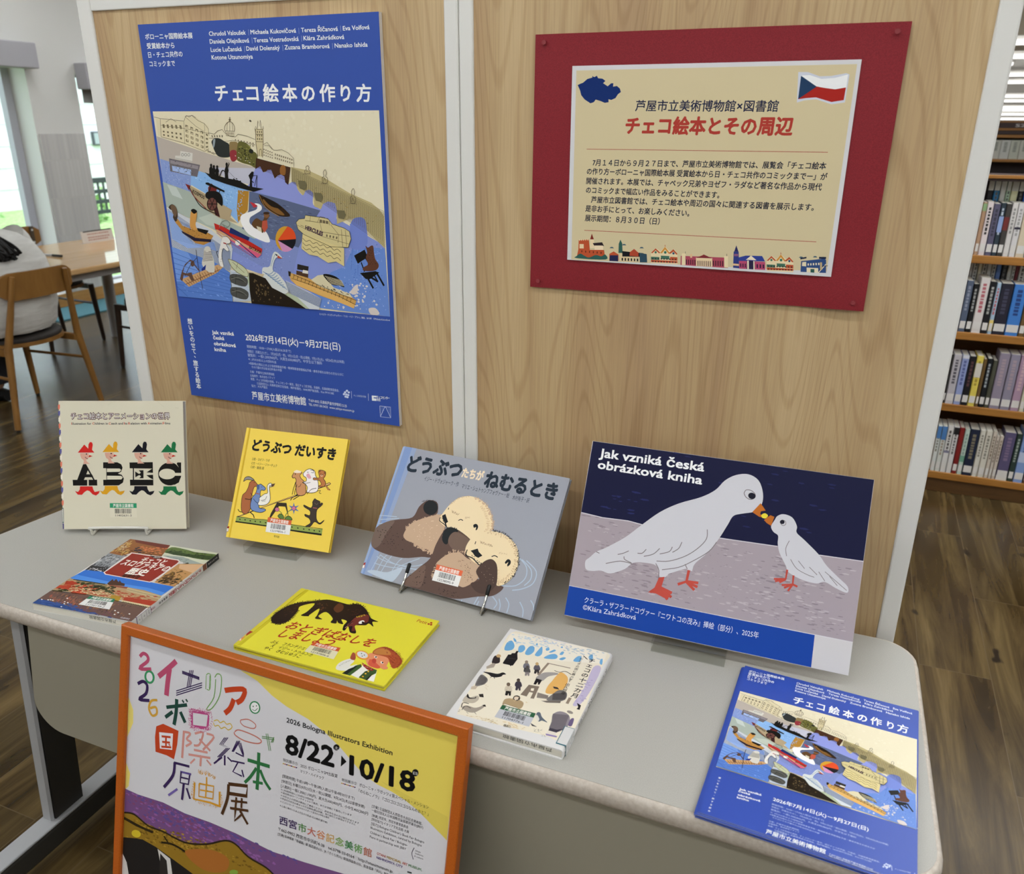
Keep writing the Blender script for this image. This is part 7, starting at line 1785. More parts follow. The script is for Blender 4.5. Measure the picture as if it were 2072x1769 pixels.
('p','#c3c7cc',0,[26,1803,1084,1404,1554,1064,1428,612,319,844,7,1015]),
('h','#5f6f92',7.9,36,[31,1777,1497,1009,1428,612,-10,1014]),
('p','#8fa9d8',0,[36,1752,160,1653,332,1295,601,1097,1113,1173,1150,992,895,1058,416,1009,37,1176]),
('h','#6f86b8',6.1,18,[36,1752,1108,1147,1150,992,37,1176]),
('p','#b07f3c',0,[136,1613,265,1579,360,1453,585,1397,689,1414,1007,1337,1115,1290,1013,1168,835,1095,639,1125,400,1298,199,1498]),
('p','#c8914a',1,[599,1668,640,1747,736,1788,771,1700,702,1492,718,1389,556,1421]),
('p','#14120f',1,[632,1759,704,1795,786,1752,704,1698]),
('p','#3c3026',1,[70,1805,166,1864,257,1811,279,1657,204,1525,146,1613,209,1732,111,1754]),
('p','#6a5440',1,[126,1832,223,1848,276,1734,204,1615,141,1730]),
('p','#20182c',0,[315,1352,657,1230,1054,1217,1032,1164,612,1163,334,1308]),
('p','#14120f',0,[724,1428,1016,1389,936,1308,747,1364]),
('s','#5a3a1a',40,18.2,22,2,[180,1576,1067,1300,908,1137,405,1324]),
('p','#cf5a7a',0,[1171,1434,1573,1194,2144,918,2232,982,2275,1074,1228,1487]),
('p','#b3281f',0,[1171,1541,1420,1469,1964,1238,2279,1099,2243,995,1699,1174,1185,1421]),
('p','#c79a72',0,[1218,1423,1709,1239,2253,1021,2233,989,1699,1174,1195,1383]),
('p','#1f2a5c',0,[1566,1475,2005,1303,1964,1238,1519,1371]),
('p','#6a86b8',0,[2007,1316,2279,1221,2279,1099,1981,1238]),
('t','#14120f','BATAVIA',1960,1091,2234,999,87,0.03,0),
('p','#e4ded2',0,[1766,1190,1761,1175,1752,1162,1738,1150,1721,1141,1703,1136,1684,1135,1667,1139,1653,1146,1642,1156,1637,1170,1636,1184,1641,1199,1651,1213,1664,1224,1681,1233,1699,1238,1718,1239,1735,1235,1749,1228,1760,1218,1765,1204]),
('l','#1f2a5c',0,17.7,[1284,1425,1705,1213,2113,924]),
('l','#a04a68',0,11.8,[1208,1358,1567,1155,2080,915]),
('l','#777a70',1,14.7,[1290,1464,1371,1569,1505,1600,1558,1526,1451,1458,1396,1519]),
('l','#777a70',1,11.7,[1334,1542,1518,1473]),
('p','#c2902e',0,[3086,1326,3069,1258,3034,1194,2984,1140,2923,1100,2856,1077,2788,1073,2725,1090,2672,1125,2633,1175,2612,1237,2611,1305,2629,1373,2665,1437,2716,1491,2777,1530,2844,1552,2911,1554,2973,1538,3025,1503,3063,1454,3084,1393]),
('p','#d04a22',0,[2661,1282,2918,1553,2957,1544,2992,1528,3023,1506,3048,1477,3068,1444,3081,1407,3087,1368,3086,1326]),
('p','#17161c',0,[2661,1282,3086,1326,3078,1284,3063,1243,3041,1204,3014,1168,2981,1137]),
('p','#c98ab4',0,[2661,1282,2981,1137,2945,1111,2905,1091,2864,1078,2822,1073,2781,1074,2741,1083]),
('p','#c2902e',0,[2676,1283,2625,1368,2718,1497,2847,1552,2923,1555,2743,1448]),
('p','#cdd0cc',1,[2215,605,2248,737,2411,772,2500,983,2572,1063,2662,1029,2738,944,2622,963,2534,882,2480,699,2613,629,2807,406,2814,328,2695,255,2422,355,2242,449]),
('l','#5f7fa4',1,11.7,[2237,659,2391,615,2512,700]),
('l','#5f7fa4',1,11.7,[2290,625,2434,584,2544,656]),
('l','#5f7fa4',1,11.7,[2343,592,2478,553,2577,611]),
('l','#5f7fa4',1,11.7,[2396,558,2522,522,2609,566]),
('l','#5f7fa4',1,11.7,[2449,525,2565,490,2641,521]),
('l','#5f7fa4',1,11.7,[2502,492,2609,459,2674,476]),
('l','#5f7fa4',1,11.7,[2555,458,2652,428,2706,431]),
('l','#5f7fa4',1,11.7,[2608,425,2696,397,2739,386]),
('l','#5f7fa4',1,11.7,[2661,392,2740,365,2771,341]),
('p','#b0412c',0,[2627,1002,2738,939,2620,943]),
('p','#14120f',0,[2567,1024,2628,1010,2608,975]),
('l','#5f7fa4',1,8.7,[2442,774,2525,933,2583,1025]),
('p','#c9bb88',0,[3130,1637,3203,1700,3333,1717,3355,1779,3678,1754,3852,1736,3931,1643,4187,1581,4298,1525,4322,1394,4246,1232,3864,1226,3287,1422,3161,1515]),
('p','#d0c088',0,[3258,1433,4157,1215,4129,880,3959,958,3778,923,3549,1036,3370,1052,3199,1157]),
('l','#6b5f48',1,11.1,[3250,1353,3322,1297,3403,1320,3475,1264,3555,1288,3628,1232,3707,1255,3779,1200,3858,1223,3930,1167,4009,1191,4080,1135]),
('l','#6b5f48',1,11.1,[3241,1273,3314,1217,3395,1241,3467,1185,3548,1208,3620,1152,3700,1176,3772,1120,3851,1144,3923,1088,4002,1112,4073,1056]),
('l','#6b5f48',1,11.1,[3233,1193,3306,1137,3387,1161,3459,1104,3540,1128,3612,1072,3692,1096,3764,1040,3844,1064,3916,1008,3995,1032,4067,976]),
('l','#14120f',0,8.3,[3130,1637,3203,1700,3333,1717,3355,1779,3678,1754,3852,1736,3931,1643,4187,1581,4298,1525,4322,1394,4246,1232,3864,1226,3287,1422,3161,1515,3130,1637]),
('t','#3a1f3c','HERCULES',3321,1521,3704,1415,108,0.05,0),
('l','#6b5f48',0,8.2,[3344,1681,3668,1657,3707,1440]),
('l','#6b5f48',0,8.1,[3609,1655,3679,1766,3766,1757,3879,1713,3870,1617]),
('w','#6b5f48',3,1,0.8,0.7,[3661,1729,3863,1701,3857,1628,3652,1644]),
('l','#6b5f48',0,8.1,[3711,1489,4061,1455,4291,1441]),
('l','#6b5f48',0,8.1,[3901,1630,4061,1455,4033,1307]),
('l','#6b5f48',0,6.9,[3154,1588,3703,1403,4280,1294]),
('w','#6b5f48',4,1,0.4,0.6,[3768,1467,4058,1430,4037,1356,3762,1393]),
('l','#6b5f48',0,6.8,[3473,1771,3448,1673]),
('l','#6b5f48',0,8.2,[3230,1591,3303,1570]),
('l','#6b5f48',0,8,[4127,1554,4130,1238]),
('l','#6b5f48',0,8,[4213,1546,4218,1243]),
('p','#14120f',0,[4357,1090,4591,1212,4653,1081,4427,946]),
('p','#14120f',0,[4458,774,4794,831,4879,811,4668,675,4581,670]),
('l','#14120f',0,24.2,[4502,975,4562,805]),
('l','#14120f',0,21.4,[4595,1066,4673,947]),
('l','#14120f',0,38,[4626,685,4729,509]),
('l','#14120f',0,37.8,[4685,713,4839,641]),
('l','#14120f',0,37.6,[4834,784,4964,574]),
('l','#14120f',0,26.9,[4735,803,4839,636]),
('p','#5c3828',1,[4616,1281,4665,1252,4739,1292,4781,1282,4788,1173,4809,1052,4874,958,4840,871,4708,826,4534,829,4553,891,4644,946,4609,1067,4645,1166]),
('s','#35201a',40,15.9,23,1.5,[4636,1238,4779,1245,4842,907,4623,858]),
('p','#c69a55',0,[2832,680,2900,671,3293,605,3499,527,4089,386,4345,250,4274,91,4069,154,3476,294,2999,445,2883,528]),
('p','#d5a860',0,[2904,568,3280,475,3962,301,4309,171,4268,96,3952,184,2998,439]),
('p','#2a2218',0,[2835,706,2902,697,2877,605,2837,611]),
('p','#4a3222',0,[3030,730,3302,695,3287,604,3021,653]),
('p','#2a2420',0,[3068,855,3322,823,3300,733,3048,751]),
('p','#d9d4cc',0,[3186,752,3301,740,3295,681,3164,692]),
('p','#d0c6a4',0,[3351,570,3513,669,3636,689,3856,460,4206,369,4260,296,3966,353,3553,454]),
('p','#14120f',1,[3636,689,3817,699,3990,634,4097,489,3979,507,3801,521]),
('h','#d0c6a4',8.4,6,[3665,678,4048,612,4098,501,3801,521]),
('s','#2a2018',26,22.7,24,2,[3438,524,4206,369,4259,283,3494,476]),
('h','#14120f',8.6,1,[2944,648,4345,250,4345,245,2943,643]),
('l','#3a2a18',0,8.6,[2975,650,2945,576]),
('l','#3a2a18',0,8.6,[3060,625,3030,550]),
('l','#3a2a18',0,8.6,[3145,600,3115,525]),
('l','#3a2a18',0,8.5,[3230,576,3200,500]),
('l','#3a2a18',0,8.5,[3315,551,3285,474]),
('l','#3a2a18',0,8.5,[3399,527,3370,449]),
('l','#3a2a18',0,8.5,[3483,502,3454,424]),
('l','#3a2a18',0,8.5,[3567,478,3539,399]),
('l','#3a2a18',0,8.5,[3651,454,3623,374]),
('l','#3a2a18',0,8.4,[3735,430,3707,348]),
('l','#3a2a18',0,8.4,[3819,405,3790,324]),
('l','#3a2a18',0,8.4,[3902,381,3874,299]),
('l','#3a2a18',0,8.4,[3985,357,3957,274]),
('l','#3a2a18',0,8.4,[4068,333,4040,249]),
('l','#3a2a18',0,8.4,[4151,309,4123,224]),
('l','#3a2a18',0,8.4,[4234,285,4206,199]),
('l','#2a2018',0,8.6,[2904,568,3281,488,3962,301,4324,167]),
('p','#c3c7cc',0,[2758,520,3267,345,3561,222,3479,7,3169,-2,2855,279]),
('h','#58688c',7,20,[2742,519,3561,222,3479,7,2818,224]),
('p','#5579c0',0,[0,1015,402,928,1112,753,1417,585,1402,-8,0,0]),
('p','#6f93d4',0,[0,1015,402,928,611,565,226,324,-2,310]),
('h','#3f62ac',9.4,8,[-3,961,1446,560,1403,47,10,90]),
('l','#3f62ac',0,12.8,[-5,199,241,16]),
('s','#7d9cd8',50,37.4,26,5,[27,936,1413,558,1336,42,10,90]),
('p','#c3cad0',0,[1432,638,1882,638,1965,59,1423,-1]),
('h','#7a8aa8',7.2,22,[1438,612,1874,585,1932,56,1414,7]),
('p','#aeb89a',0,[1419,862,1453,824,1722,655,1943,615,2031,63,1893,13,1834,530,1583,594,1458,746]),
('p','#bcbf9c',1,[1418,854,1583,818,1795,712,1871,611,1834,530,1616,596,1470,720]),
('l','#6b5f48',1,12,[1418,854,1583,818,1795,712,1871,611,1834,530,1616,596,1470,720,1418,854]),
('l','#6b5f48',0,9,[1515,801,1780,606]),
('l','#6b5f48',0,8.9,[1642,782,1594,674]),
('p','#4a4a46',1,[1397,496,1473,561,1701,554,1845,470,1767,332,1446,379]),
('l','#23231f',0,12.1,[1447,499,1781,426]),
('l','#23231f',0,9,[1571,557,1527,370]),
('l','#7a7a70',1,9.1,[1424,457,1627,496,1795,414]),
('p','#4a4a46',1,[1374,232,1450,298,1680,292,1825,208,1747,68,1423,113]),
('l','#23231f',0,12.2,[1424,235,1760,163]),
('l','#23231f',0,9.1,[1549,294,1505,105]),
('l','#7a7a70',1,9.2,[1402,193,1606,233,1775,150]),
('p','#c2b08c',0,[1856,642,2263,608,2224,553,1907,587]),
('p','#20180f',0,[1894,612,1991,613,2285,531,2422,355,2695,255,3184,-6,1875,-2,1863,266]),
('s','#5a4a30',34,47.5,27,1,[1948,537,2358,351,2768,62,1899,54]),
('s','#7a6844',10,35.6,28,1,[2023,489,2293,347,2201,129,1987,221]),
('p','#aeb89a',0,[2808,276,3514,49,3479,7,3199,-5,2725,244]),
('p','#c9ced2',0,[3004,210,3514,49,3479,7,3262,-1]),
('p','#c29a6c',0,[129,359,1141,728,1267,682,1080,552,312,220]),
('h','#6a4028',12.7,1,[174,321,1271,709,1080,552,312,220]),
('l','#8a5a38',0,15.8,[231,352,351,250]),
('l','#8a5a38',0,15.7,[300,378,412,275]),
('l','#8a5a38',0,15.7,[368,403,473,300]),
('l','#8a5a38',0,15.6,[437,429,534,326]),
('l','#8a5a38',0,15.6,[505,454,594,351]),
('l','#8a5a38',0,15.6,[572,479,654,376]),
('l','#8a5a38',0,15.5,[640,505,714,401]),
('l','#8a5a38',0,15.5,[707,530,774,426]),
('l','#8a5a38',0,15.4,[774,555,834,451]),
('l','#8a5a38',0,15.4,[841,580,893,475]),
('l','#8a5a38',0,15.3,[907,605,953,500]),
('l','#8a5a38',0,15.3,[973,629,1012,525]),
('l','#8a5a38',0,15.2,[1039,654,1070,549]),
('l','#8a5a38',0,15.2,[1105,679,1129,574]),
('p','#5e4438',0,[526,761,403,741,263,626,208,514,291,492,434,527,475,367,403,349,350,441,216,460,156,320,103,371,189,540,290,681,445,784]),
('p','#5e4438',0,[544,709,539,692,530,676,518,663,504,653,490,647,475,646,462,650,451,659,443,671,440,686,441,703,446,720,455,736,466,749,480,759,495,764,510,765,523,761,534,753,541,740,545,725]),
('l','#5e4438',0,24.7,[531,694,645,567]),
('l','#3a302c',0,12.2,[633,993,629,673,671,216]),
('l','#3a302c',1,9.4,[246,435,423,662,623,833]),
('p','#c9c4b8',1,[836,1003,898,1071,996,1063,1012,959,1054,803,1036,589,947,557,850,578,736,706,797,869]),
('h','#4a4640',9.1,8,[834,989,1016,985,1037,802,762,761]),
('p','#1f2f7a',0,[703,610,838,711,803,603,714,571]),
('p','#c9c4b8',0,[996,1024,991,1009,980,994,964,982,945,973,924,968,903,967,884,970,867,978,855,988,849,1002,848,1016,854,1031,865,1046,881,1058,900,1067,920,1072,941,1073,961,1070,977,1062,989,1052,996,1038]),
('p','#dcd8d0',1,[1360,1287,1458,1292,1528,1218,1504,1165,1418,1135,1468,1034,1415,1005,1324,1053,1266,893,1288,710,1204,705,1179,862,1245,1075]),
('l','#14120f',1,8.9,[1360,1287,1458,1292,1528,1218,1504,1165,1418,1135,1468,1034,1415,1005,1324,1053,1266,893,1288,710]),
('p','#a03028',0,[1350,1179,1425,1161,1416,1140,1347,1158]),
('s','#14120f',5,23.9,29,1,[1262,1076,1328,1079,1279,762,1204,811]),
('l','#14120f',1,12,[1179,862,1146,966,1183,994]),
('l','#4d6ab4',0,8.1,[4426,934,4411,734]),
('l','#4d6ab4',0,8.1,[4332,1224,4272,826])]
PRAGUE_W = 0.50506
BOOKS = [[[0.9162,0.9334,0.208,'#cfd2ce',('#4a78b0',0.72,0.98),'#77756a'],[0.9343,0.9537,0.2079,'#c9cbc4',('#4a78b0',0.7,0.99),'#9a8a7a'],[0.9547,0.9768,0.2118,'#d4d1ce',('#77758a',0.42,0.47),'#55504e'],[0.9779,0.9984,0.2097,'#d2cfcd',('#1a191c',0.84,0.99),'#6a6666'],[0.9995,1.019,0.2083,'#7a1f1d',None,None],[1.02,1.0384,0.2049,'#b9c9bd',('#6f9f88',0.28,0.42),'#8aa094'],[1.0397,1.0756,0.2073,'#1a2238',None,'#7d7562'],[1.077,1.0971,0.209,'#cfcbbf',None,'#8a857a'],[1.0984,1.1221,0.2095,'#cfcabd',None,'#8a857a'],[1.1232,1.1383,0.2103,'#c4b9ab',None,'#7a6a5c'],[1.1391,1.1503,0.1922,'#c9beb2',None,'#7a6a5c'],[1.1512,1.1652,0.1936,'#c4b8ab',None,'#8a7a6c'],[1.1666,1.2082,0.2123,'#57506f',('#d8d4cc',0,0.1),'#7d6a86'],[1.2099,1.2302,0.2118,'#2b3a34',None,'#9aa49c'],[1.2318,1.2661,0.2248,'#7f98c8',('#b9c4dc',0.4,0.6),'#4a5f96'],[1.2682,1.2953,0.2246,'#6b4a38',None,'#b9a890'],[1.2974,1.3262,0.2265,'#3a4a6a',None,None],[1.3281,1.3531,0.2325,'#b8b4a8',None,None]],[[0.9093,0.9203,0.2096,'#2a2826',None,None],[0.9212,0.9509,0.2112,'#b5b0b5',('#c4bfc2',0,0.2),'#55525a'],[0.9525,0.9786,0.2105,'#8f9ac4',('#d0d0d8',0.94,1),'#5a6496'],[0.9798,1.0043,0.2095,'#15151a',None,'#5a3a3e'],[1.0053,1.0307,0.2141,'#d9c65a',('#d6d0c4',0.58,0.86),'#a8923a'],[1.0316,1.044,0.2033,'#6a5230',None,None],[1.0448,1.0649,0.2064,'#15181c',None,'#9aa0a4'],[1.0658,1.0824,0.2006,'#4a4a3e',None,None],[1.084,1.1211,0.2336,'#8c8292',None,'#a8949c'],[1.123,1.158,0.2327,'#8a8495',None,'#a8949c'],[1.1598,1.1905,0.2328,'#a4889c',None,'#c4a4ac'],[1.1921,1.2102,0.231,'#c9c5b0',None,None],[1.2117,1.2346,0.2316,'#8a8a94',None,None],[1.2362,1.2582,0.2322,'#c9c4ba',None,None]],[[0.9146,0.9388,0.2062,'#525c70',None,'#8a90a0'],[0.9396,0.9599,0.1948,'#121214',None,'#9a9a98'],[0.9609,0.9948,0.2208,'#d3ccc8',None,'#b4646c'],[0.9957,1.0186,0.2084,'#17161a',None,'#a8a8a4'],[1.0194,1.0353,0.2044,'#9fb4c8',('#e0c770',0.06,0.28),'#b45a5a'],[1.0362,1.079,0.2039,'#22212f',None,'#3f3e52'],[1.0805,1.1264,0.2035,'#3f78c0',None,'#24407a'],[1.128,1.149,0.2041,'#6a5230',None,None],[1.1503,1.172,0.2061,'#a8a49a',None,None],[1.1733,1.1965,0.2079,'#5a3a3a',None,None]],[[0.9143,0.929,0.1994,'#a8866a',('#8aa878',0.84,0.98),None],[0.9296,0.9517,0.2018,'#d6cac8',None,'#2c2626'],[0.9523,0.9752,0.1953,'#57546a',None,'#3a3848'],[0.9757,0.9934,0.1998,'#2c3842',('#8ca0cc',0.45,0.75),'#aeb8c4'],[0.9939,1.0132,0.197,'#3d3a38',('#6e2a2a',0.5,0.75),None],[1.0137,1.0337,0.2013,'#d0ccc8',None,'#8d8a88'],[1.0345,1.0559,0.2003,'#cfcccb',('#2a2638',0.52,0.56),'#9a9896'],[1.0567,1.0871,0.1992,'#cdbfa6',None,None],[1.0883,1.1084,0.2001,'#8a94a8',None,None],[1.1094,1.1318,0.201,'#d0ccc4',None,None]]]
REAR = [(2,0.8403,[[0.9273,0.9373,0.145,'#b9b9b6'],[0.9386,0.9555,0.145,'#c4c4c0'],[0.9568,0.9709,0.145,'#d0cdb8'],[0.9723,0.9872,0.145,'#cbccc8'],[0.9886,1.0043,0.145,'#c4c6c2'],[1.0057,1.0201,0.145,'#cfcfca'],[1.0215,1.0393,0.145,'#5a78b0'],[1.0406,1.0612,0.145,'#15151a'],[1.0625,1.0766,0.145,'#c9cbc6'],[1.078,1.089,0.145,'#cfd0cc'],[1.0903,1.1022,0.145,'#6a2430'],[1.1036,1.1257,0.145,'#cfd0ca'],[1.1271,1.1442,0.145,'#c4c4be']]),(3,1.148,[[0.9337,0.9539,0.145,'#141418'],[0.9553,0.9759,0.145,'#2f78a8'],[0.9773,0.9969,0.145,'#c9c8c0'],[0.9983,1.0135,0.145,'#b4ccb0'],[1.0148,1.0395,0.145,'#dcdab0'],[1.0408,1.0585,0.145,'#1a1815'],[1.0598,1.0757,0.145,'#3f6ac0']])]
# ------------------------------------------------------------------ poster on the left panel
G_P = 1.0
p = D['poster']; W, H = p['w'], p['h']
M0 = frame_m((p['x'], -.0065, p['z'] - H), (math.cos(p['r']), 0, math.sin(p['r'])), (0, 0, 1))
poster = thing('poster', 'tall blue exhibition poster with a painted river scene, on the left wood panel', 'poster', M0)
blue = mat('poster blue', '#2f4c9c', .5, .3, g=1.15)
MB().box((0, 0, -.0095), (W, H, -.0002), mat('foam board', '#dcdad6', .7)).build('foam_board', poster)
mb = MB(); mb.box((0, 0, -.0002), (W, H, 0), blue); mb.art(p['text'], .0003, g=1.2); mb.build('printed_sheet', poster)
I = p['img']; mb = MB(); mb.art(PRAGUE, .0001, g=1.15, off=I['o'], clip=(I['o'][0], I['o'][1], I['o'][0] + I['w'], I['o'][1] + I['h'])); mb.build('picture_print', poster, label='river picture with boats and swans')

# ------------------------------------------------------------------ notice on the right panel
p = D['notice']
notice = thing('notice', 'notice in cream and white mounted on dark red paper, on the right wood panel', 'notice', frame_m((p['red'][3][0], -.0006, p['red'][3][1]), (1, 0, 0), (0, 0, 1)))
ox, oz = p['red'][3]
M_RED = speckle('dark red felt paper', '#7e1f27', '#8d262e', 700, .55, .25)
mb = MB(); n = 12; R = [Vector(q) for q in p['red']]; V = []; F = []; rr = random.Random(2)
for side in (0, 1):
    for j in range(n + 1):
        for i in range(n + 1):
            q = R[3].lerp(R[2], i / n).lerp(R[0].lerp(R[1], i / n), j / n)
            bulge = .0022 * abs(math.sin(i * 1.3) * math.sin(j * 1.7)) + (.004 if (i > 10 and j < 2) else 0)
            V.append((q.x - ox, q.y - oz, bulge if side == 0 else bulge - .0005))
m_ = (n + 1) ** 2
for j in range(n):
    for i in range(n):
        a = j * (n + 1) + i; F.append((a, a + 1, a + n + 2, a + n + 1)); F.append((m_ + a, m_ + a + n + 1, m_ + a + n + 2, m_ + a + 1))
mb.add(V, F, M_RED, smooth=True); mb.build('backing_paper', notice, label='dark red backing paper')
sh = p['sheet']; M1 = Matrix.Translation((sh['x'] - ox, sh['z'] - sh['h'] - oz, .0032)) @ Matrix.Rotation(sh['r'], 4, 'Z')
mb = MB(); mb.box((0, 0, -.0003), (sh['w'], sh['h'], 0), mat('white sheet', '#dddbdc', .6, .2), M1); mb.art(p['art'], .0001, M1, g=1.15); mb.build('printed_sheet', notice, label='cream printed notice sheet with white margin')
for (q0, q1) in ((R[0], R[2]), (R[3], R[1])):
    for k in (.03, .97):
        q = q0.lerp(q1, k); MB().prism(round_corner((q.x - ox, q.y - oz), .0035, 0, 330, 11), .0035, .0055, mat('clear red pin', '#8a3036', .2, .6)).build('push_pin', notice)

# ------------------------------------------------------------------ books
def book_shell(mb, w, h, t, m, spine='l', bt=.0022, groove=True, rnd=.002, ins=None):
    """cover of a book as one bent sheet; front face at z = 0, back face at z = -t"""
    def fx(x): return x if spine == 'l' else w - x
    out = [(w, 0)]
    if groove: out += [(.0105, 0), (.009, -.0009), (.0075, -.0009), (.006, 0)]
    k = 5
    out += [(rnd * (1 - math.sin(math.radians(a))), -rnd * (1 - math.cos(math.radians(a)))) for a in [i * 90 / k for i in range(k + 1)]]
    out += [(rnd * (1 - math.cos(math.radians(a))), -t + rnd * (1 - math.sin(math.radians(a)))) for a in [i * 90 / k for i in range(k + 1)]]
    out += [(w, -t)]
    inn = [(w, -t + bt), (bt + .001, -t + bt), (bt, -t + bt + .001), (bt, -bt - .001), (bt + .001, -bt - (.0009 if groove else 0)), (w, -bt)]
    P = [(fx(x), z) for x, z in out + inn]
    A = sum(P[i - 1][0] * P[i][1] - P[i][0] * P[i - 1][1] for i in range(len(P)))
    if A < 0: P = P[::-1]
    n = len(P); V = [(x, 0, z) for x, z in P] + [(x, h, z) for x, z in P]
    mb.add(V, [tuple(range(n)), tuple(range(2 * n - 1, n - 1, -1))] + [(i, n + i, n + (i + 1) % n, (i + 1) % n) for i in range(n)], m)
def pages(parent, w, h, t, spine, bt, ins, stamp=None, m=None):
    mb = MB(); x0, x1 = (bt + .0005, w - ins) if spine == 'l' else (ins, w - bt - .0005)
    mb.box((x0, ins, -t + bt + .0001), (x1, h - ins, -bt - .0012), m or M_PAGES)
    if stamp:
        s, a, b, hh, zz = stamp   # ownership stamp, upside down on the bottom edge
        Ms = Matrix(((-1, 0, 0, 0), (0, 0, -1, ins), (0, -1, 0, 0), (0, 0, 0, 1)))
        Ms = Matrix(((1, 0, 0, 0), (0, 0, -1, ins), (0, 1, 0, 0), (0, 0, 0, 1)))
        mb.art([('t', '#3a3630', s, int(b * 1e4), int(zz * 1e4), int(a * 1e4), int(zz * 1e4), int(hh * 1e4), .01, 0)], .0001, Ms)
    mb.build('page_block', parent)
def sticker(parent, st, z, g=1.1):
    if not st: return
    q = [(st['q'][i] * 1e-4, st['q'][i + 1] * 1e-4) for i in range(0, 8, 2)]
    mb = MB(); body = mat('sticker paper', st['body'], .35, .4, g=g)
    mb.poly([q[3], q[2], q[1], q[0]], z, body); q = [Vector(a) for a in q]
    def at(u, v): return q[0].lerp(q[1], u).lerp(q[3].lerp(q[2], u), v)
    f = st['frac']; mb.poly([tuple(at(*a)) for a in ((0, f), (1, f), (1, 0), (0, 0))], z + 2e-5, ink(st['head'], g, .35))
    a, b = at(.12, f * .82), at(.88, f * .82); hh = (at(.5, 0) - at(.5, f)).length * .8
    mb.art([('t', '#ece8e0', '芦屋市立図書館', a.x * 1e4, a.y * 1e4, b.x * 1e4, b.y * 1e4, hh * 1e4, .02, 0)], z + 4e-5, g=g)
    rr = random.Random(st['num']); x = .18; kb = ink('#17151a', g, .4)
    while x < .8:
        wv = rr.choice((.008, .012, .02)); mb.poly([tuple(at(*c)) for c in ((x, .72), (x + wv, .72), (x + wv, f + .06), (x, f + .06))], z + 4e-5, kb); x += wv + rr.choice((.008, .012, .016))
    a, b = at(.2, .93), at(.8, .93); hh = (at(.5, .78) - at(.5, .98)).length
    mb.art([('t', '#17151a', st['num'], a.x * 1e4, a.y * 1e4, b.x * 1e4, b.y * 1e4, hh * 1e4, .01, 0)], z + 4e-5, g=g)
    mb.build('barcode_sticker', parent)
def wire_stand_m(d, back=.09):
    """upright frame under the bottom edge of a standing card: x along the edge, y to the back, z up"""
    x, y, z, yaw, tilt, roll = d['pose']; return Matrix.Translation((x, y, ZT)) @ Matrix.Rotation(yaw, 4, 'Z')

# cream book with letter figures
d = D['abec']; t = thing('picture_book', 'cream softcover book with letter shaped figures in hats, standing at the left end', 'book', card_m(d['pose']))
cov = mat('cream card cover', '#d4cdb6', .5, .3, g=1.1)
mb = MB(); book_shell(mb, d['w'], d['h'], .017, cov, 'l', .0006, False, .003); mb.art(d['art'], .0001, g=1.1, clip=(0, 0, d['w'], d['h'])); ztop = mb.top; mb.build('cover', t)
pages(t, d['w'], d['h'], .017, 'l', .0007, .0012, m=page_mat('#c4beb0', '#dcd7ca')); sticker(t, d['st'], ztop)
M = wire_stand_m(d); w = d['w']
st = thing('book_stand', 'white wire book stand holding up the cream letter figure book', 'stand', M)
z0 = d['pose'][2] - ZT; r = .0028
xa, xb = d['lip']
mb = MB(); mb.tube(smooth_pts([(xa, -.010, r), (xa, -.0125, .012), (xa, -.0125, z0 + .0055), (xa + .004, -.0125, z0 + .009), (xb - .004, -.0125, z0 + .009), (xb, -.0125, z0 + .0055), (xb, -.0125, .012), (xb, -.010, r)], 4, False), r, M_WIRE); mb.build('front_lip', st)
for xx in (xa, xb):
    MB().tube([(xx, -.010, r), (xx, .105, r)], r, M_WIRE).build('base_wire', st)
tt = math.tan(d['pose'][4])
MB().tube(smooth_pts([(xa, .105, r), (xa, .025 + .06 * tt, .06), (xa, .025 + .15 * tt, .15), (xa + .01, .025 + .16 * tt, .16), (xb - .01, .025 + .16 * tt, .16), (xb, .025 + .15 * tt, .15), (xb, .025 + .06 * tt, .06), (xb, .105, r)], 4, False), r, M_WIRE).build('back_wire', st)

# clear acrylic stands
def acrylic_stand(d, x0, x1, label):
    M = wire_stand_m(d); z0 = d['pose'][2] - ZT; tilt = d['pose'][4]; th = .0028; t = d['t']
    so = thing('acrylic_stand', label, 'stand', M)
    # side outline (y back, z up): front foot, up the front face, ledge, back rest, then the base
    ys, zs = -.016, z0 - .0012
    by = t / math.cos(tilt) + .001
    def pr(P, name):
        mb = MB(); mb.prism([(y, z) for y, z in P], x0, x1, M_ACRYL, axis='x'); mb.build(name, so)
    pr([(ys, .0003), (ys + th, .0003), (ys + th, zs - th), (ys, zs)], 'front_face')
    pr([(ys, zs), (ys + th, zs - th), (by, zs - th), (by, zs)], 'ledge')
    L = .13
    pr([(by, zs), (by + th, zs), (by + th + L * math.sin(tilt), zs + L * math.cos(tilt)), (by + L * math.sin(tilt), zs + L * math.cos(tilt))], 'back_rest')
    pr([(ys + th, .0003), (.10, .0003), (.10, .0003 + th), (ys + th, .0003 + th)], 'base')

# yellow book with seesaw
d = D['yellow']; t = thing('picture_book', 'yellow hardcover book with animals on a seesaw, standing on a clear stand', 'book', card_m(d['pose']))
cov = mat('yellow cover', '#e9c845', .4, .4, g=1.1)
mb = MB(); book_shell(mb, d['w'], d['h'], d['t'], cov); mb.art(d['art'], .0001, g=1.1, clip=(0, 0, d['w'], d['h'])); ztop = mb.top; mb.build('cover', t)
pages(t, d['w'], d['h'], d['t'], 'l', .0022, .004); sticker(t, d['st'], ztop)
acrylic_stand(d, d['lip'][0], d['lip'][1], 'clear acrylic stand under the yellow seesaw book')

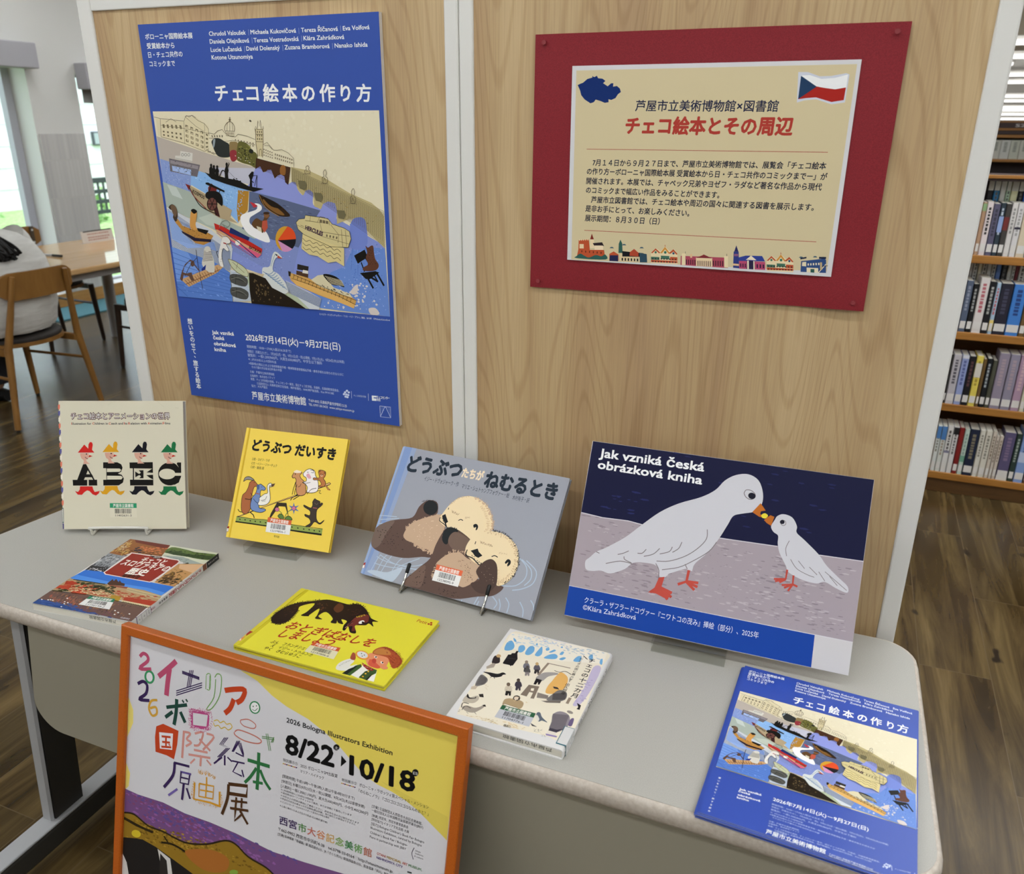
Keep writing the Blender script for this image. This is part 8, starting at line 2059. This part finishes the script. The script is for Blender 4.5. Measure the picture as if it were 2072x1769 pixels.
# otter book
d = D['otter']; t = thing('picture_book', 'grey blue hardcover book with two sleeping otters, leaning on a wire easel', 'book', card_m(d['pose']))
cov = mat('grey blue cover', '#92949d', .35, .45, g=1.1)
mb = MB(); book_shell(mb, d['w'], d['h'], d['t'], cov); mb.art(d['art'], .0001, g=1.1, clip=(0, 0, d['w'], d['h'])); ztop = mb.top; mb.build('cover', t)
pages(t, d['w'], d['h'], d['t'], 'l', .0022, .004); sticker(t, d['st'], ztop)
M = wire_stand_m(d); tilt = d['pose'][4]; z0 = d['pose'][2] - ZT; r = .0021
es = thing('wire_easel', 'chrome wire easel with black tipped prongs holding the otter book', 'easel', M)
for xx, ln in zip(d['lip'], d['prong']):
    ca, sa = math.cos(tilt), math.sin(tilt); o = -.0045
    def on(v, n): return (xx, v * sa + n * -ca, z0 + v * ca - n * sa)   # v up the cover, n out of it
    tip = on(ln, .0042); mid = on(.012, .0042)
    MB().tube([tip, on(ln * .5, .0042), mid, (xx, -.012, .006), (xx, -.008, r), (xx, .02, r), (xx, .19, r)], r, M_CHROME).build('prong', es); pg = COL.objects[-1]
    MB().tube([on(ln + .002, .0042), on(ln, .0042), on(ln - .016, .0042), on(ln - .017, .0042)], [.002, .0035, .0035, .002], M_BLACK).build('tip', pg, label='black rubber tip')
    MB().tube([(xx + .016, .008, z0 - .004), (xx + .016, .01, r)], r, M_CHROME).build('support_pin', es)
xx0, xx1 = d['lip']; bt = d['t'] + .004
def back(v): return (v * math.sin(tilt) + bt * math.cos(tilt), z0 + v * math.cos(tilt) + bt * math.sin(tilt) * -1)
for xx in d['lip']: MB().tube([(xx, .19, r), (xx, back(.17)[0] + .006, back(.17)[1] + .0)], r, M_CHROME).build('back_wire', es)
MB().tube([(xx0, .19, r), (xx1, .19, r)], r, M_CHROME).build('cross_wire', es)

# pigeon card
d = D['pigeon']; t = thing('picture_card', 'large display card of two white pigeons over a blue caption strip, on a clear stand', 'card', card_m(d['pose']))
MB().box((0, 0, -d['t']), (d['w'], d['h'], -.0002), mat('card board edge', '#dcd8da', .7)).build('board', t)
mb = MB(); mb.box((0, 0, -.0002), (d['w'], d['h'], 0), mat('card paper', '#cfcbd0', .55, .3)); mb.art(d['art'], .0001, g=1.1, clip=(0, 0, d['w'], d['h'])); mb.build('printed_sheet', t)
acrylic_stand(d, d['lip'][0], d['lip'][1], 'clear acrylic stand under the pigeon card')

# history paperback, lying flat
def flat_m(d): return Matrix.Translation((d['x'], d['y'], d['z'])) @ Matrix.Rotation(d['yaw'], 4, 'Z')
def spine_m(w): return Matrix(((0, 0, 1, w), (1, 0, 0, 0), (0, 1, 0, 0), (0, 0, 0, 1)))   # local x runs up the book, local y towards the front cover
def spine_text(els, w, h, t, mb, g):
    """els: (kind, colour, text, s0, s1, height) with s measured from the top of the spine, letters turned as on a bookshelf"""
    for c, s, a, b, hh, bd in els:
        n = len(s); M = spine_m(w)
        for i, ch in enumerate(s):
            f = (a + (b - a) * (i + .5) / n); y = h - f; V, F, nv = text_mesh(ch, bd)
            if not V: continue
            # letter upright when the book stands: up = +y of the cover; its right = down through the thickness
            Mt = Matrix(((0, 0, 1, w + .00012), (0, 1, 0, y), (-1, 0, 0, -t / 2), (0, 0, 0, 1)))
            mb.add([((x - .5) * hh, (yy - .38) * hh, q // nv * 2.6e-6) for q, (x, yy) in enumerate(V)], F, ink(c, g, .4), Mt)
d = D['history']; t = thing('history_book', 'paperback with photo collage cover and dark red title plate, lying flat', 'book', flat_m(d))
wh = mat('white cover', '#dcdad6', .3, .45)
mb = MB(); book_shell(mb, d['w'], d['h'], d['t'], wh, 'r', .0005, False, .0012); mb.art(d['art'], .0001, g=1.1, rough=.28, clip=(0, 0, d['w'], d['h']))
w, h, tt = d['w'], d['h'], d['t']
mb.box((w, h - .038, -tt), (w + .0001, h, 0), mat('black spine head', '#16161a', .35)); mb.box((w, h - .05, -tt), (w + .0001, h - .039, 0), mat('brown spine picture', '#7a4a30', .4))
spine_text([('#e8e4e0', 'ふくろうの本', .004, .034, .0045, .01), ('#a8242c', 'チェコとスロヴァキアの歴史', .056, .148, .0085, .03), ('#1a1614', '薩摩秀登', .152, .176, .005, .02), ('#8a2440', '河出書房新社', .186, .208, .005, .01)], w, h, tt, mb, 1.0)
ztop = mb.top; mb.build('cover', t)
pages(t, w, h, tt, 'r', .0005, .0002, ('芦屋市立図書館', .118, .172, .0075, -.0022)); sticker(t, d['st'], ztop)
def call_label(w, h, t, s0, s1, col, lines, wrap, name='call_number_label', z=.00075):
    mb = MB(); pl = mat('label film', '#d9d8d6', .25, .5); y0, y1 = h - s1, h - s0
    mb.box((w - wrap, y0, 0), (w + .0003, y1, z), ink(col, 1, .3)); mb.box((w, y0, -t), (w + .0003, y1, 0), ink(col, 1, .3))
    mb.box((w - wrap + .001, y0 + .001, z), (w + .0004, y1 - .001, z + .00004), pl); mb.box((w + .0003, y0 + .001, -t), (w + .00045, y1 - .001, .0), pl)
    for i, s in enumerate(lines):
        f = y1 - (y1 - y0) * (i + .5) / len(lines)
        if i: mb.box((w + .00045, f + (y1 - y0) * .5 / len(lines) - .0002, -t), (w + .0005, f + (y1 - y0) * .5 / len(lines) + .0002, 0), ink(col, 1, .3))
        for j, ch in enumerate(s):
            V, F, nv = text_mesh(ch, .01); hh = .0042
            Mt = Matrix(((0, 0, 1, w + .0006), (0, 1, 0, f), (-1, 0, 0, -t * .5 - (j - (len(s) - 1) / 2) * hh * .6), (0, 0, 0, 1)))
            mb.add([((x - .3) * hh, (yy - .36) * hh, q // nv * 2.6e-6) for q, (x, yy) in enumerate(V)], F, ink('#1a1820', 1, .4), Mt)
    return mb
call_label(w, h, tt, .196, .232, '#5a2a5c', ['234', 'サ', 'ヤ'], .012).build('call_number_label', t)

# yellow flat book
d = D['yel2']; t = thing('picture_book', 'yellow hardcover book with a black wolf and a red haired boy, lying flat', 'book', flat_m(d))
cov = mat('bright yellow cover', '#ddd334', .3, .45, g=1.1)
mb = MB(); book_shell(mb, d['w'], d['h'], d['t'], cov); mb.art(d['art'], .0001, g=1.1, rough=.3, clip=(0, 0, d['w'], d['h'])); ztop = mb.top; mb.build('cover', t)
pages(t, d['w'], d['h'], d['t'], 'l', .0022, .003, m=page_mat('#a89a4c', '#d8cc7a')); sticker(t, d['st'], ztop)

# white hardcover
d = D['white']; t = thing('essay_book', 'white hardcover book with small ink and watercolour village figures, lying flat', 'book', flat_m(d))
w, h, tt = d['w'], d['h'], d['t']
mb = MB(); book_shell(mb, w, h, tt, mat('white jacket', '#dfddda', .28, .5), 'r', .0022, False, .005); mb.art(d['art'], .0001, g=1.1, rough=.28, clip=(0, 0, w, h))
spine_text([('#1a1816', 'チェコの十二カ月', .03, .125, .011, .012), ('#2a2826', '出久根育', .135, .17, .007, .01), ('#2a2826', '理論社', .212, .226, .005, .01)], w, h, tt, mb, 1.0); ztop = mb.top; mb.build('cover', t)
pages(t, w, h, tt, 'r', .0022, .003, ('芦屋市立図書館', .086, .158, .0085, -.0042)); sticker(t, d['st'], ztop)
call_label(w, h, tt, .186, .222, '#2a6a7a', ['9', 'デ', '1'], .014, z=.0010).build('call_number_label', t)

# stack of flyers
d = D['flyer']; rr = random.Random(7); NF = 16
fb = mat('flyer blue', '#2f4aa0', .3, .45, g=1.15); fs = mat('flyer paper', '#c9ccd8', .5)
I = d['img']
for i in range(NF):
    top = i == NF - 1
    dx, dy, dr = (0, 0, 0) if top else ((rr.random() - .8) * .006, (rr.random() - .6) * .005, (rr.random() - .5) * .012)
    z = ZT + .0004 + i * .00052
    M = Matrix.Translation((d['x'] + dx, d['y'] + dy, z)) @ Matrix.Rotation(d['yaw'] + dr, 4, 'Z')
    o = thing('flyer', 'top flyer of the blue stack, printed with the river picture' if top else 'blue exhibition flyer within the stack on the right corner of the table', 'flyer', M, 'flyers in the blue stack')
    mb = MB(); mb.box((0, 0, 0), (d['w'], d['h'], .00025), fs); mb.box((.0, .0, .00025), (d['w'], d['h'], .0003), fb)
    if top:
        mb.art(d['text'], .0006, g=1.2, rough=.3)
    mb.build('sheet', o)
    if top:
        mb = MB(); sc = I['w'] / PRAGUE_W; mb.art(PRAGUE, .0004, g=1.15, rough=.3, scale=1e-4 * sc, off=I['o'], clip=(I['o'][0], I['o'][1], I['o'][0] + I['w'], I['o'][1] + I['h'])); mb.build('picture_print', o, label='river picture with boats and swans')

# framed poster leaning on the table front
d = D['frame']; M = frame_m(d['o'], d['u'], d['v'])
fp = thing('framed_poster', 'orange framed poster with colourful hand drawn lettering, leaning on the table front', 'poster', M)
W, H, rw, dp = d['w'], d['h'], .0155, .016
M_OR = speckle('orange lacquered frame', '#ad5410', '#b95c15', 500, .38, .5)
mb = MB()
def rail(A, B, inn, out):  # profile swept between two mitred corners
    pass
prof = [(0, -dp), (0, -.0015), (.0015, 0), (rw - .002, 0), (rw, -.002), (rw, -.006)]
cs = []
for (cx, cy, sx, sy) in ((0, 0, 1, 1), (W, 0, -1, 1), (W, H, -1, -1), (0, H, 1, -1)): cs.append([(cx + sx * p, cy + sy * p, z) for p, z in prof])
V = [p for c in cs for p in c]; n = len(prof); F = []
for i in range(4):
    for k in range(n - 1):
        a = i * n + k; b = ((i + 1) % 4) * n + k; F.append((a, b, b + 1, a + 1))
mb.add(V, F, M_OR); mb.build('frame', fp)
MB().box((.0005, .0005, -dp), (W - .0005, H - .0005, -dp + .003), mat('hardboard backing', '#7a5c3c', .8)).build('backing_board', fp)
mb = MB(); mb.box((rw * .6, rw * .6, -.0095), (W - rw * .6, H - rw * .6, -.0065), mat('poster paper', '#d6d3d6', .5, .3)); mb.art(d['art'], -.0064, g=1.1, clip=(rw, .002, W - rw, H - rw)); mb.build('printed_sheet', fp)
# ------------------------------------------------------------------ bookcases on the right
M_OAKS = oak('bookcase oak', '#8f5f28', '#b07a38', sc=(3, 40, 40))
M_OAKD = oak('bookcase dark oak', '#4a3219', '#5f4223', sc=(3, 30, 30))
def text_bar(mb, x0, x1, z0, z1, y, col, rr):
    m = mat('spine print ' + col, col, .5); z = z1
    while z > z0:
        hh = .006 + rr.random() * .008; mb.box((x0, y - .0003, z - hh), (x1, y, z), m); z -= hh + .004
case = thing('bookcase', 'oak bookcase full of spine out books beyond the partition on the right', 'bookcase', loc=(1.7, 2.55, 0))
X0, X1 = .62, 2.9; cx = 1.7; yf = 2.39 - 2.55
SZ = [.095, .4027, .7103, 1.018]
MB().bev((X0 - cx, yf + .012, 0), (X1 - cx, yf + .04, .062), .002, M_OAKD).build('plinth', case)
for z in SZ: MB().bev((X0 - cx, yf, z - .032), (X1 - cx, yf + .30, z), .003, M_OAKS).build('shelf', case)
MB().bev((X0 - cx, yf + .012, 1.296), (X1 - cx, yf + .30, 1.312), .002, mat('dark brown header', '#3d2c2a', .5)).build('top_board', case)
MB().bev((X0 - cx, yf, 1.306), (X1 - cx, yf + .012, 1.319), .002, M_OAKS).build('top_edge', case)
MB().box((X0 - cx, yf + .30, 0), (X1 - cx, yf + .315, 1.288), M_OAKD).build('back_panel', case)
for x in (X0 - .02, X1): MB().bev((x - cx, yf - .002, 0), (x + .02 - cx, yf + .315, 1.318), .002, M_OAKS).build('side_panel', case)
for z in SZ[2:]: MB().box((X0 - cx, yf + .115, z), (X1 - cx, yf + .295, z + .13), M_OAKD).build('riser', case)
def shelf_book(x0, x1, z, h, y, depth, col, label, group, lab=True, band=None, txt=None, seed=0, labcol='#d8d4cf'):
    w = x1 - x0; t = thing('book', label, 'book', loc=((x0 + x1) / 2, y, z), group=group)
    mb = MB(); m = mat('spine ' + col, col, .45, .35, g=1.05); rr = random.Random(seed); k = min(.003, w * .2)
    P = [(-w / 2 + .0006, depth), (w / 2 - .0006, depth), (w / 2 - .0006, k), (w / 2 - k, 0), (-w / 2 + k, 0), (-w / 2 + .0006, k)]
    mb.prism(P, 0, h, m)
    if band: mb.box((-w / 2 + .001, -.0004, h * band[1]), (w / 2 - .001, .002, h * band[2]), mat('spine band ' + band[0], band[0], .45))
    if txt: text_bar(mb, -w * .18, w * .18, h * .42, h * .9, 0, txt, rr)
    mb.build('cover', t)
    MB().box((-w / 2 + .003, .006, h), (w / 2 - .003, depth - .004, h + .0006), M_PAGES).build('page_block', t)
    if lab: MB().box((-w / 2 + .0025, -.0008, .014), (w / 2 - .0025, .003, .044), mat('call number label ' + labcol, labcol, .4)).build('spine_label', t)
NAMES = {}
def cname(c):
    r, g, b = [int(c[i:i + 2], 16) for i in (1, 3, 5)]; mx, mn = max(r, g, b), min(r, g, b)
    if mx < 75: return 'black' if mx - mn < 14 else ('dark blue' if b == mx else ('dark green' if g == mx else 'dark brown'))
    if mx - mn < 22: return 'white' if mx > 190 else 'grey'
    if b == mx: return 'blue' if b - r > 40 else 'lilac'
    if g == mx: return 'pale green'
    if mx > 190 and mn > 150: return 'cream'
    if g > b + 60 and g > 160: return 'yellow'
    if mx - g > 60: return 'red'
    return 'brown' if b < 110 else ('pink' if b > 130 else 'tan')
SHN = ['bottom shelf', 'second lowest shelf', 'third shelf up', 'fourth shelf up']
ORD = ['first', 'second', 'third', 'fourth', 'fifth', 'sixth', 'seventh', 'eighth', 'ninth', 'tenth', 'eleventh', 'twelfth', 'thirteenth', 'fourteenth', 'fifteenth', 'sixteenth', 'seventeenth', 'eighteenth', 'nineteenth', 'twentieth']
for si, row in enumerate(BOOKS):
    for i, (x0, x1, h, c, band, txt) in enumerate(row):
        shelf_book(x0, x1, SZ[si], h, 2.396, .1, c, '%s book, %s from left, %s of near bookcase' % (cname(c), ORD[i], SHN[si]), 'books on the ' + SHN[si], True, band, txt, si * 31 + i)
for si, z, row in REAR:
    for i, (x0, x1, h, c) in enumerate(row):
        shelf_book(x0, x1, z, h, 2.512, .12, c, '%s book, %s from left, back row of %s' % (cname(c), ORD[i], SHN[si]), 'raised back row on the ' + SHN[si], si == 2, ('#cfcec6', .74, .99) if si == 3 else None, '#5a5a58' if i % 2 else None, 300 + si * 31 + i)
# farther bookcase
case = thing('bookcase', 'far oak bookcase with dark header boards and a row of white books', 'bookcase', loc=(2.6, 9.1, 0)); c0 = -1.4; c1 = 2.2
M_HEAD = mat('dark brown header', '#3d2c2a', .5)
for nm, z0, z1, m, yy in (('header_board', 1.466, 1.52, M_HEAD, -.1), ('shelf', 1.443, 1.466, M_OAKS, -.105), ('header_panel', 1.404, 1.443, M_HEAD, -.09), ('shelf', 1.372, 1.400, M_OAKS, -.105), ('shelf', 1.134, 1.163, M_OAKS, -.105), ('shelf', .80, .83, M_OAKS, -.105)):
    MB().bev((c0, yy, z0), (c1, .2, z1), .002, m).build(nm, case)
MB().box((c0, .2, 0), (c1, .215, 1.5), mat('dark back board', '#2c1f1d', .6)).build('back_panel', case)
MB().box((c0, -.1, 0), (c1, -.06, .8), M_OAKD).build('plinth', case)
for x in (c0 - .02, c1): MB().box((x, -.105, 0), (x + .02, .215, 1.52), M_OAKS).build('side_panel', case)
MB().box((c0, -.1, 1.52), (c1, .215, 1.535), M_OAKS).build('top_board', case)
mb = MB(); mb.add([], [], M_HEAD)
mb.art([('t', '#cfc8c4', 'S2', -7600, 14780, -6700, 14780, 420, .02, 0)], .0, Matrix(((1, 0, 0, 0), (0, 0, -1, -.1005), (0, 1, 0, 0), (0, 0, 0, 1)))); mb.build('shelf_sign', case)
x = 1.66
for i in range(14):
    w = .085; c = ['#c9c8be', '#cfcfc9', '#c5c7b9', '#cbcabf'][i % 4] if i != 6 else '#3a403c'
    shelf_book(x, x + w, 1.163, .185, 9.01, .16, c, '%s volume, %s from left on the far bookcase' % ('white' if i != 6 else 'dark green', ORD[i]), 'white volumes on the far bookcase', False, None, '#8d8f86' if i != 6 else '#c9c9c4', 500 + i); x += w + .002

# ------------------------------------------------------------------ reading table, chairs and reader on the left
M_OAKT = oak('reading table oak', '#c39a68', '#d3ad7c', sc=(20, 2, 20), rough=.06)
M_OAKC = oak('chair oak', '#7f582a', '#976c37', sc=(12, 12, 4), rough=.35)
M_DARKW = oak('dark and shaded wood', '#2c1d12', '#3a281a', sc=(12, 12, 4), rough=.4)
M_APRON = mat('grey lilac table frame', '#a5a19d', .45)
tb = thing('reading_table', 'oak topped reading table with grey legs beside the windows', 'table', loc=(-4.08, 2.0, 0))
MB().bev((-.52, -1.1, .668), (.49, 1.22, .70), .008, M_OAKT).build('tabletop', tb)
for a, b in (((.39, -1.0, .62), (.42, 1.12, .668)), ((-.45, -1.0, .62), (-.42, 1.12, .668)), ((-.42, 1.09, .62), (.39, 1.12, .668)), ((-.42, -1.0, .62), (.39, -.97, .668))): MB().box(a, b, M_APRON).build('apron', tb)
for x in (.38, -.40):
    for y in (-.98, 1.06): MB().tube([(x, y, .668), (x, y, 0)], [.04, .034], M_APRON, n=16).build('leg', tb)
def chair(x, y, rot, label, wood, dark=False, cushion='#2c2622'):
    """local +x is the way the sitter faces"""
    t = thing('reading_chair', label, 'chair', Matrix.Translation((x, y, 0)) @ Matrix.Rotation(rot, 4, 'Z'))
    mb = MB()
    ring = [(.235 * math.cos(a) * (1.0 if math.cos(a) > 0 else .95), .235 * math.sin(a)) for a in [i * 2 * math.pi / 28 for i in range(28)]]
    mb.prism(ring, .405, .425, wood); mb.build('seat', t)
    mb = MB(); mb.loft([[(px * k, py * k, z) for px, py in ring] for k, z in ((.97, .4251), (.985, .438), (.95, .449), (.7, .453))], mat('seat cushion', cushion, .7)); mb.build('seat_cushion', t)
    for s in (-1, 1):
        MB().tube([(.20, s * .19, .41), (.21, s * .215, .012)], [.02, .014], wood, n=12).build('leg', t); MB().tube([(.21, s * .215, .014), (.21, s * .215, 0)], .011, M_BLACK, n=10).build('glide', COL.objects[-1])
        MB().tube([(-.275, s * .15, .775), (-.245, s * .175, .6), (-.215, s * .205, .42), (-.235, s * .262, .012)], [.012, .016, .019, .015], wood, n=12).build('leg', t); MB().tube([(-.235, s * .262, .014), (-.235, s * .262, 0)], .011, M_BLACK, n=10).build('glide', COL.objects[-1])
        MB().bev((-.215, s * .195 - .012, .375), (.2, s * .195 + .012, .41), .003, wood).build('side_rail', t)
        
    MB().tube([(-.225, .235, .27), (.205, .2, .27)], .008, wood).build('stretcher', t); MB().tube([(-.225, -.235, .27), (.205, -.2, .27)], .008, wood).build('stretcher', t)
    # curved back rest
    rings = []
    for i in range(15):
        u = -1 + 2 * i / 14; yy = u * .21; xo = -.232 - .03 * (1 - u * u); k = 1 - .45 * max(0, abs(u) - .8) / .2
        zt, zb = .79 + .006 * u * 0, .655 + .0
        zc = (zt + zb) / 2; hh = (zt - zb) / 2 * k
        rings.append([(xo - .009, yy, zc - hh), (xo + .007, yy, zc - hh), (xo + .003, yy, zc + hh), (xo - .013, yy, zc + hh)])
    MB().loft(rings, wood, smooth=False).build('backrest', t)
    return t
chair(-3.575, 1.612, math.pi, 'oak chair with curved backrest that the person in white sits on', M_OAKC)
c2 = chair(-4.68, 2.72, 0, 'oak chair on the window side of the reading table, empty', M_OAKC)
chair(-3.565, 2.66, math.pi, 'dark wooden chair half hidden behind the left edge of the partition', M_DARKW)
for o in c2.children:
    if o.name.startswith(('leg', 'side_rail', 'stretcher')): o.data.materials[0] = M_DARKW  # shade on this chair's lower frame painted in as darker wood
# metal bracket with rivets on the back of the empty chair
mb = MB(); mb.bev((-.232, .135, .56), (-.226, .165, .79), .002, mat('bronze bracket', '#5c5145', .4, .5, .6)); bk = mb.build('bracket', c2)
for z in (.60, .68, .765): MB().tube([(-.224, .15, z), (-.221, .15, z)], .007, mat('rivet', '#d8d6d0', .3)).build('rivet', bk)
# table sign and pen
sg = thing('table_sign', 'small white printed sign with dark top edge on the reading table', 'sign', frame_m((-4.40, 2.862, .70), (.0, 1, 0), (-.12, 0, 1)))
MB().box((-.02, 0, -.001), (.245, .08, .001), mat('sign card', '#d9d2cb', .5)).build('card', sg)
MB().box((.0, .072, .0011), (.235, .08, .0016), mat('sign bar', '#3a3838', .5)).build('header_bar', sg)
mb = MB(); rr = random.Random(3)
for z in (.052, .03, .014):
    x = .03
    while x < .2: w = .006 + rr.random() * .012; mb.box((x, z, .001), (x + w, z + .009, .0014), mat('sign print', '#b98d80', .6)); x += w + .004
mb.build('print', sg)
MB().box((-.02, 0, -.06), (.245, .003, -.001), mat('sign foot', '#d9d5cf', .4)).build('foot', sg)
pn = thing('pen', 'black and silver pen lying on the reading table', 'pen', frame_m((-4.25, 2.35, .7075), (1, .05, 0), (0, 1, 0)))
MB().tube([(0, 0, 0), (.02, 0, 0), (.14, 0, 0)], [.003, .006, .006], mat('silver barrel', '#c4c4c6', .3, .5, .6)).build('barrel', pn)
MB().tube([(.14, 0, 0), (.215, 0, 0)], .007, M_BLACK).build('cap', pn)

# ------------------------------------------------------------------ the reader
M_SKIN = mat('skin', '#d2a688', .5, .3); M_HAIR = speckle('dark hair', '#0b0908', '#161210', 90, .6, .15)
def shirt_mat():
    g = N('white ribbed shirt', .75, .15); w = g.noise(g.coord((6, 6, 38)), 1., 3, .5); g.l(g.ramp(w, [(.3, '#c9c6c0'), (.7, '#dedcd6')]), g.b.inputs['Base Color']); g.bump(w, .5, .012); return g.m
M_SHIRT = shirt_mat(); M_TROU = mat('black trousers', '#16161a', .7)
pr = thing('person', 'person seated with back to us in white shirt and black trousers, long dark hair', 'person', Matrix.Translation((-3.485, 1.565, 0)) @ Matrix.Rotation(math.pi, 4, 'Z'))
def skin_body():
    J = {'pelvis': (0, 0, .53), 'waist': (.03, 0, .68), 'chest': (.10, 0, .84), 'neck': (.165, 0, .985), 'head0': (.20, 0, 1.05), 'head1': (.235, 0, 1.13), 'head2': (.24, 0, 1.20)}
    E = [('pelvis', 'waist'), ('waist', 'chest'), ('chest', 'neck'), ('neck', 'head0'), ('head0', 'head1'), ('head1', 'head2')]
    R = {'pelvis': .145, 'waist': .115, 'chest': .12, 'neck': .052, 'head0': .07, 'head1': .092, 'head2': .06}
    for s, n in ((1, 'a'), (-1, 'b')):
        for k, p, r in (('sh', (.11, s * .15, .91), .045), ('el', (.22, s * .25, .785), .042), ('wr', (.43, s * .15, .757), .028), ('pa', (.49, s * .125, .738), .03),
                        ('hip', (.04, s * .085, .53), .085), ('kn', (.42, s * .10, .51), .068), ('an', (.40, s * .11, .09), .042), ('toe', (.53, s * .12, .035), .036)):
            J[k + n] = p; R[k + n] = r
        E += [('chest', 'sh' + n), ('sh' + n, 'el' + n), ('el' + n, 'wr' + n), ('wr' + n, 'pa' + n), ('pelvis', 'hip' + n), ('hip' + n, 'kn' + n), ('kn' + n, 'an' + n), ('an' + n, 'toe' + n)]
        for q, (dx, dy, L) in enumerate(((.03, .022, .055), (.035, .008, .07), (.035, -.006, .072), (.03, -.02, .05))):
            b = (.505, s * .125 + dy * .9, .732); J['f%d' % q + n] = (b[0] + L * .6, b[1] + dy * .3, .735); J['g%d' % q + n] = (b[0] + L, b[1] + dy * .4, .722); R['f%d' % q + n] = .009; R['g%d' % q + n] = .0075
            E += [('pa' + n, 'f%d' % q + n), ('f%d' % q + n, 'g%d' % q + n)]
        J['t' + n] = (.50, s * .085, .735); R['t' + n] = .010; E.append(('pa' + n, 't' + n))
    return J, E, R
J, E, R = skin_body(); ks = list(J)
me = bpy.data.meshes.new('body'); me.from_pydata([J[k] for k in ks], [(ks.index(a), ks.index(b)) for a, b in E], [])
bo = bpy.data.objects.new('body', me); COL.objects.link(bo); bo.parent = pr; me.materials.append(M_SKIN)
md = bo.modifiers.new('skin', 'SKIN'); md.use_smooth_shade = True
for i, k in enumerate(ks): sv = me.skin_vertices[0].data[i]; sv.radius = (R[k], R[k]); sv.use_root = (k == 'pelvis')
sb = bo.modifiers.new('sub', 'SUBSURF'); sb.levels = 1; sb.render_levels = 2
def ell(c, rx, ry, n=28, ph=0): return [(c[0] + rx * math.cos(i * 2 * math.pi / n), c[1] + ry * math.sin(i * 2 * math.pi / n), c[2] + ph * math.cos(i * 2 * math.pi / n)) for i in range(n)]
rings = []
def fold(c, rx, ry, amp, k, n=36): return [(c[0] + (rx + amp * math.sin(k * i)) * math.cos(i * 2 * math.pi / n), c[1] + (ry + amp * math.sin(k * i + 1)) * math.sin(i * 2 * math.pi / n), c[2] + amp * .8 * math.sin(k * i * .7)) for i in range(n)]
for c, rx, ry, am in (((.03, .0, .470), .13, .225, .005), ((.02, .0, .50), .14, .235, .007), ((.015, .0, .55), .14, .24, .009), ((-.005, 0, .60), .13, .245, .008), ((-.005, 0, .66), .125, .245, .005), ((.005, 0, .74), .135, .25, .004), ((.04, 0, .83), .15, .25, .003), ((.08, 0, .90), .145, .225, .003), ((.12, 0, .945), .125, .18, .002), ((.155, 0, .975), .075, .10, .001), ((.163, 0, .99), .062, .066, 0)): rings.append(fold(c, rx, ry, am, 2.4))
MB().loft(rings, M_SHIRT).build('shirt', pr, label='white shirt')
for s in (1, -1): MB().tube(smooth_pts([(.11, s * .15, .925), (.13, s * .205, .87), (.19, s * .255, .80), (.24, s * .255, .785), (.36, s * .185, .772)], 4, False), [.075] * 4 + [.072] * 4 + [.062] * 4 + [.058] * 4 + [.045], M_SHIRT, n=16).build('sleeve', pr)
for s in (1, -1): MB().tube(smooth_pts([(-.02, s * .09, .535), (.2, s * .105, .53), (.42, s * .11, .52), (.47, s * .11, .45), (.42, s * .115, .25), (.40, s * .115, .1)], 4, False), [.105] * 4 + [.082] * 4 + [.078] * 4 + [.075] * 4 + [.07] * 4 + [.062], M_TROU, n=16).build('trouser_leg', pr)
for s in (1, -1): MB().loft([ell((.37 + q * .05, s * .115 + 0, .035), .05, .04, 14) if 0 else [(.34 + q * .055, s * .115 + .042 * math.cos(a) * k, .036 + .036 * math.sin(a) * k2) for a in [i * 2 * math.pi / 14 for i in range(14)]] for q, k, k2 in ((0, .7, .9), (1, 1, 1), (2, 1.05, .95), (3, .9, .75), (3.8, .5, .5))], M_BLACK).build('shoe', pr)
mb = MB(); rings = []
for z, rx, ry, cxh in ((1.245, .03, .03, .22), (1.235, .075, .07, .222), (1.20, .11, .1, .218), (1.14, .122, .108, .20), (1.07, .11, .104, .185), (1.0, .085, .09, .15), (.95, .05, .07, .10)):
    rings.append([(cxh + rx * math.cos(a) * (1 + .05 * math.sin(5 * a + z * 30)), ry * math.sin(a) * (1 + .05 * math.sin(7 * a)), z) for a in [i * 2 * math.pi / 24 for i in range(24)]])
mb.loft(rings, M_HAIR)
rr = random.Random(9)
for i in range(80):
    y0 = .025 + .07 * rr.random(); k = .02 * rr.random(); mb.tube(smooth_pts([(.12 + k, y0, 1.07), (.02 + k, y0 * 1.05, .985), (-.075 - k, y0 + .012 * rr.gauss(0, 1), .91), (-.125 - k, y0 + .018 * rr.gauss(0, 1), .845 + .03 * rr.random())], 3, False), .008, M_HAIR, n=6)
mb.build('hair', pr)
mb = MB()   # face turned to the table
for s in (1, -1):
    mb.loft([[(.328, s * .034 + .012 * math.cos(a) * k, 1.135 + .006 * math.sin(a) * k) for a in [i * 6.283 / 10 for i in range(10)]] for k in (1, .5)], mat('eye white', '#e8e4de', .3)); mb.loft([ell((.331, s * .034, 1.135), .001, .005, 8), ell((.334, s * .034, 1.135), .001, .004, 8)], M_BLACK)
mb.loft([[(.325 + d, .014 * k * math.cos(a), 1.10 + .018 * k * math.sin(a)) for a in [i * 6.283 / 10 for i in range(10)]] for d, k in ((0, 1.2), (.012, 1), (.022, .5))], M_SKIN); mb.loft([[(.326 + d, .022 * k * math.cos(a), 1.065 + .005 * k * math.sin(a)) for a in [i * 6.283 / 12 for i in range(12)]] for d, k in ((0, 1.1), (.006, .8))], mat('lips', '#b06a60', .4)); mb.build('face', pr)
bpy.data.objects.remove(_to); bpy.data.curves.remove(_cu)
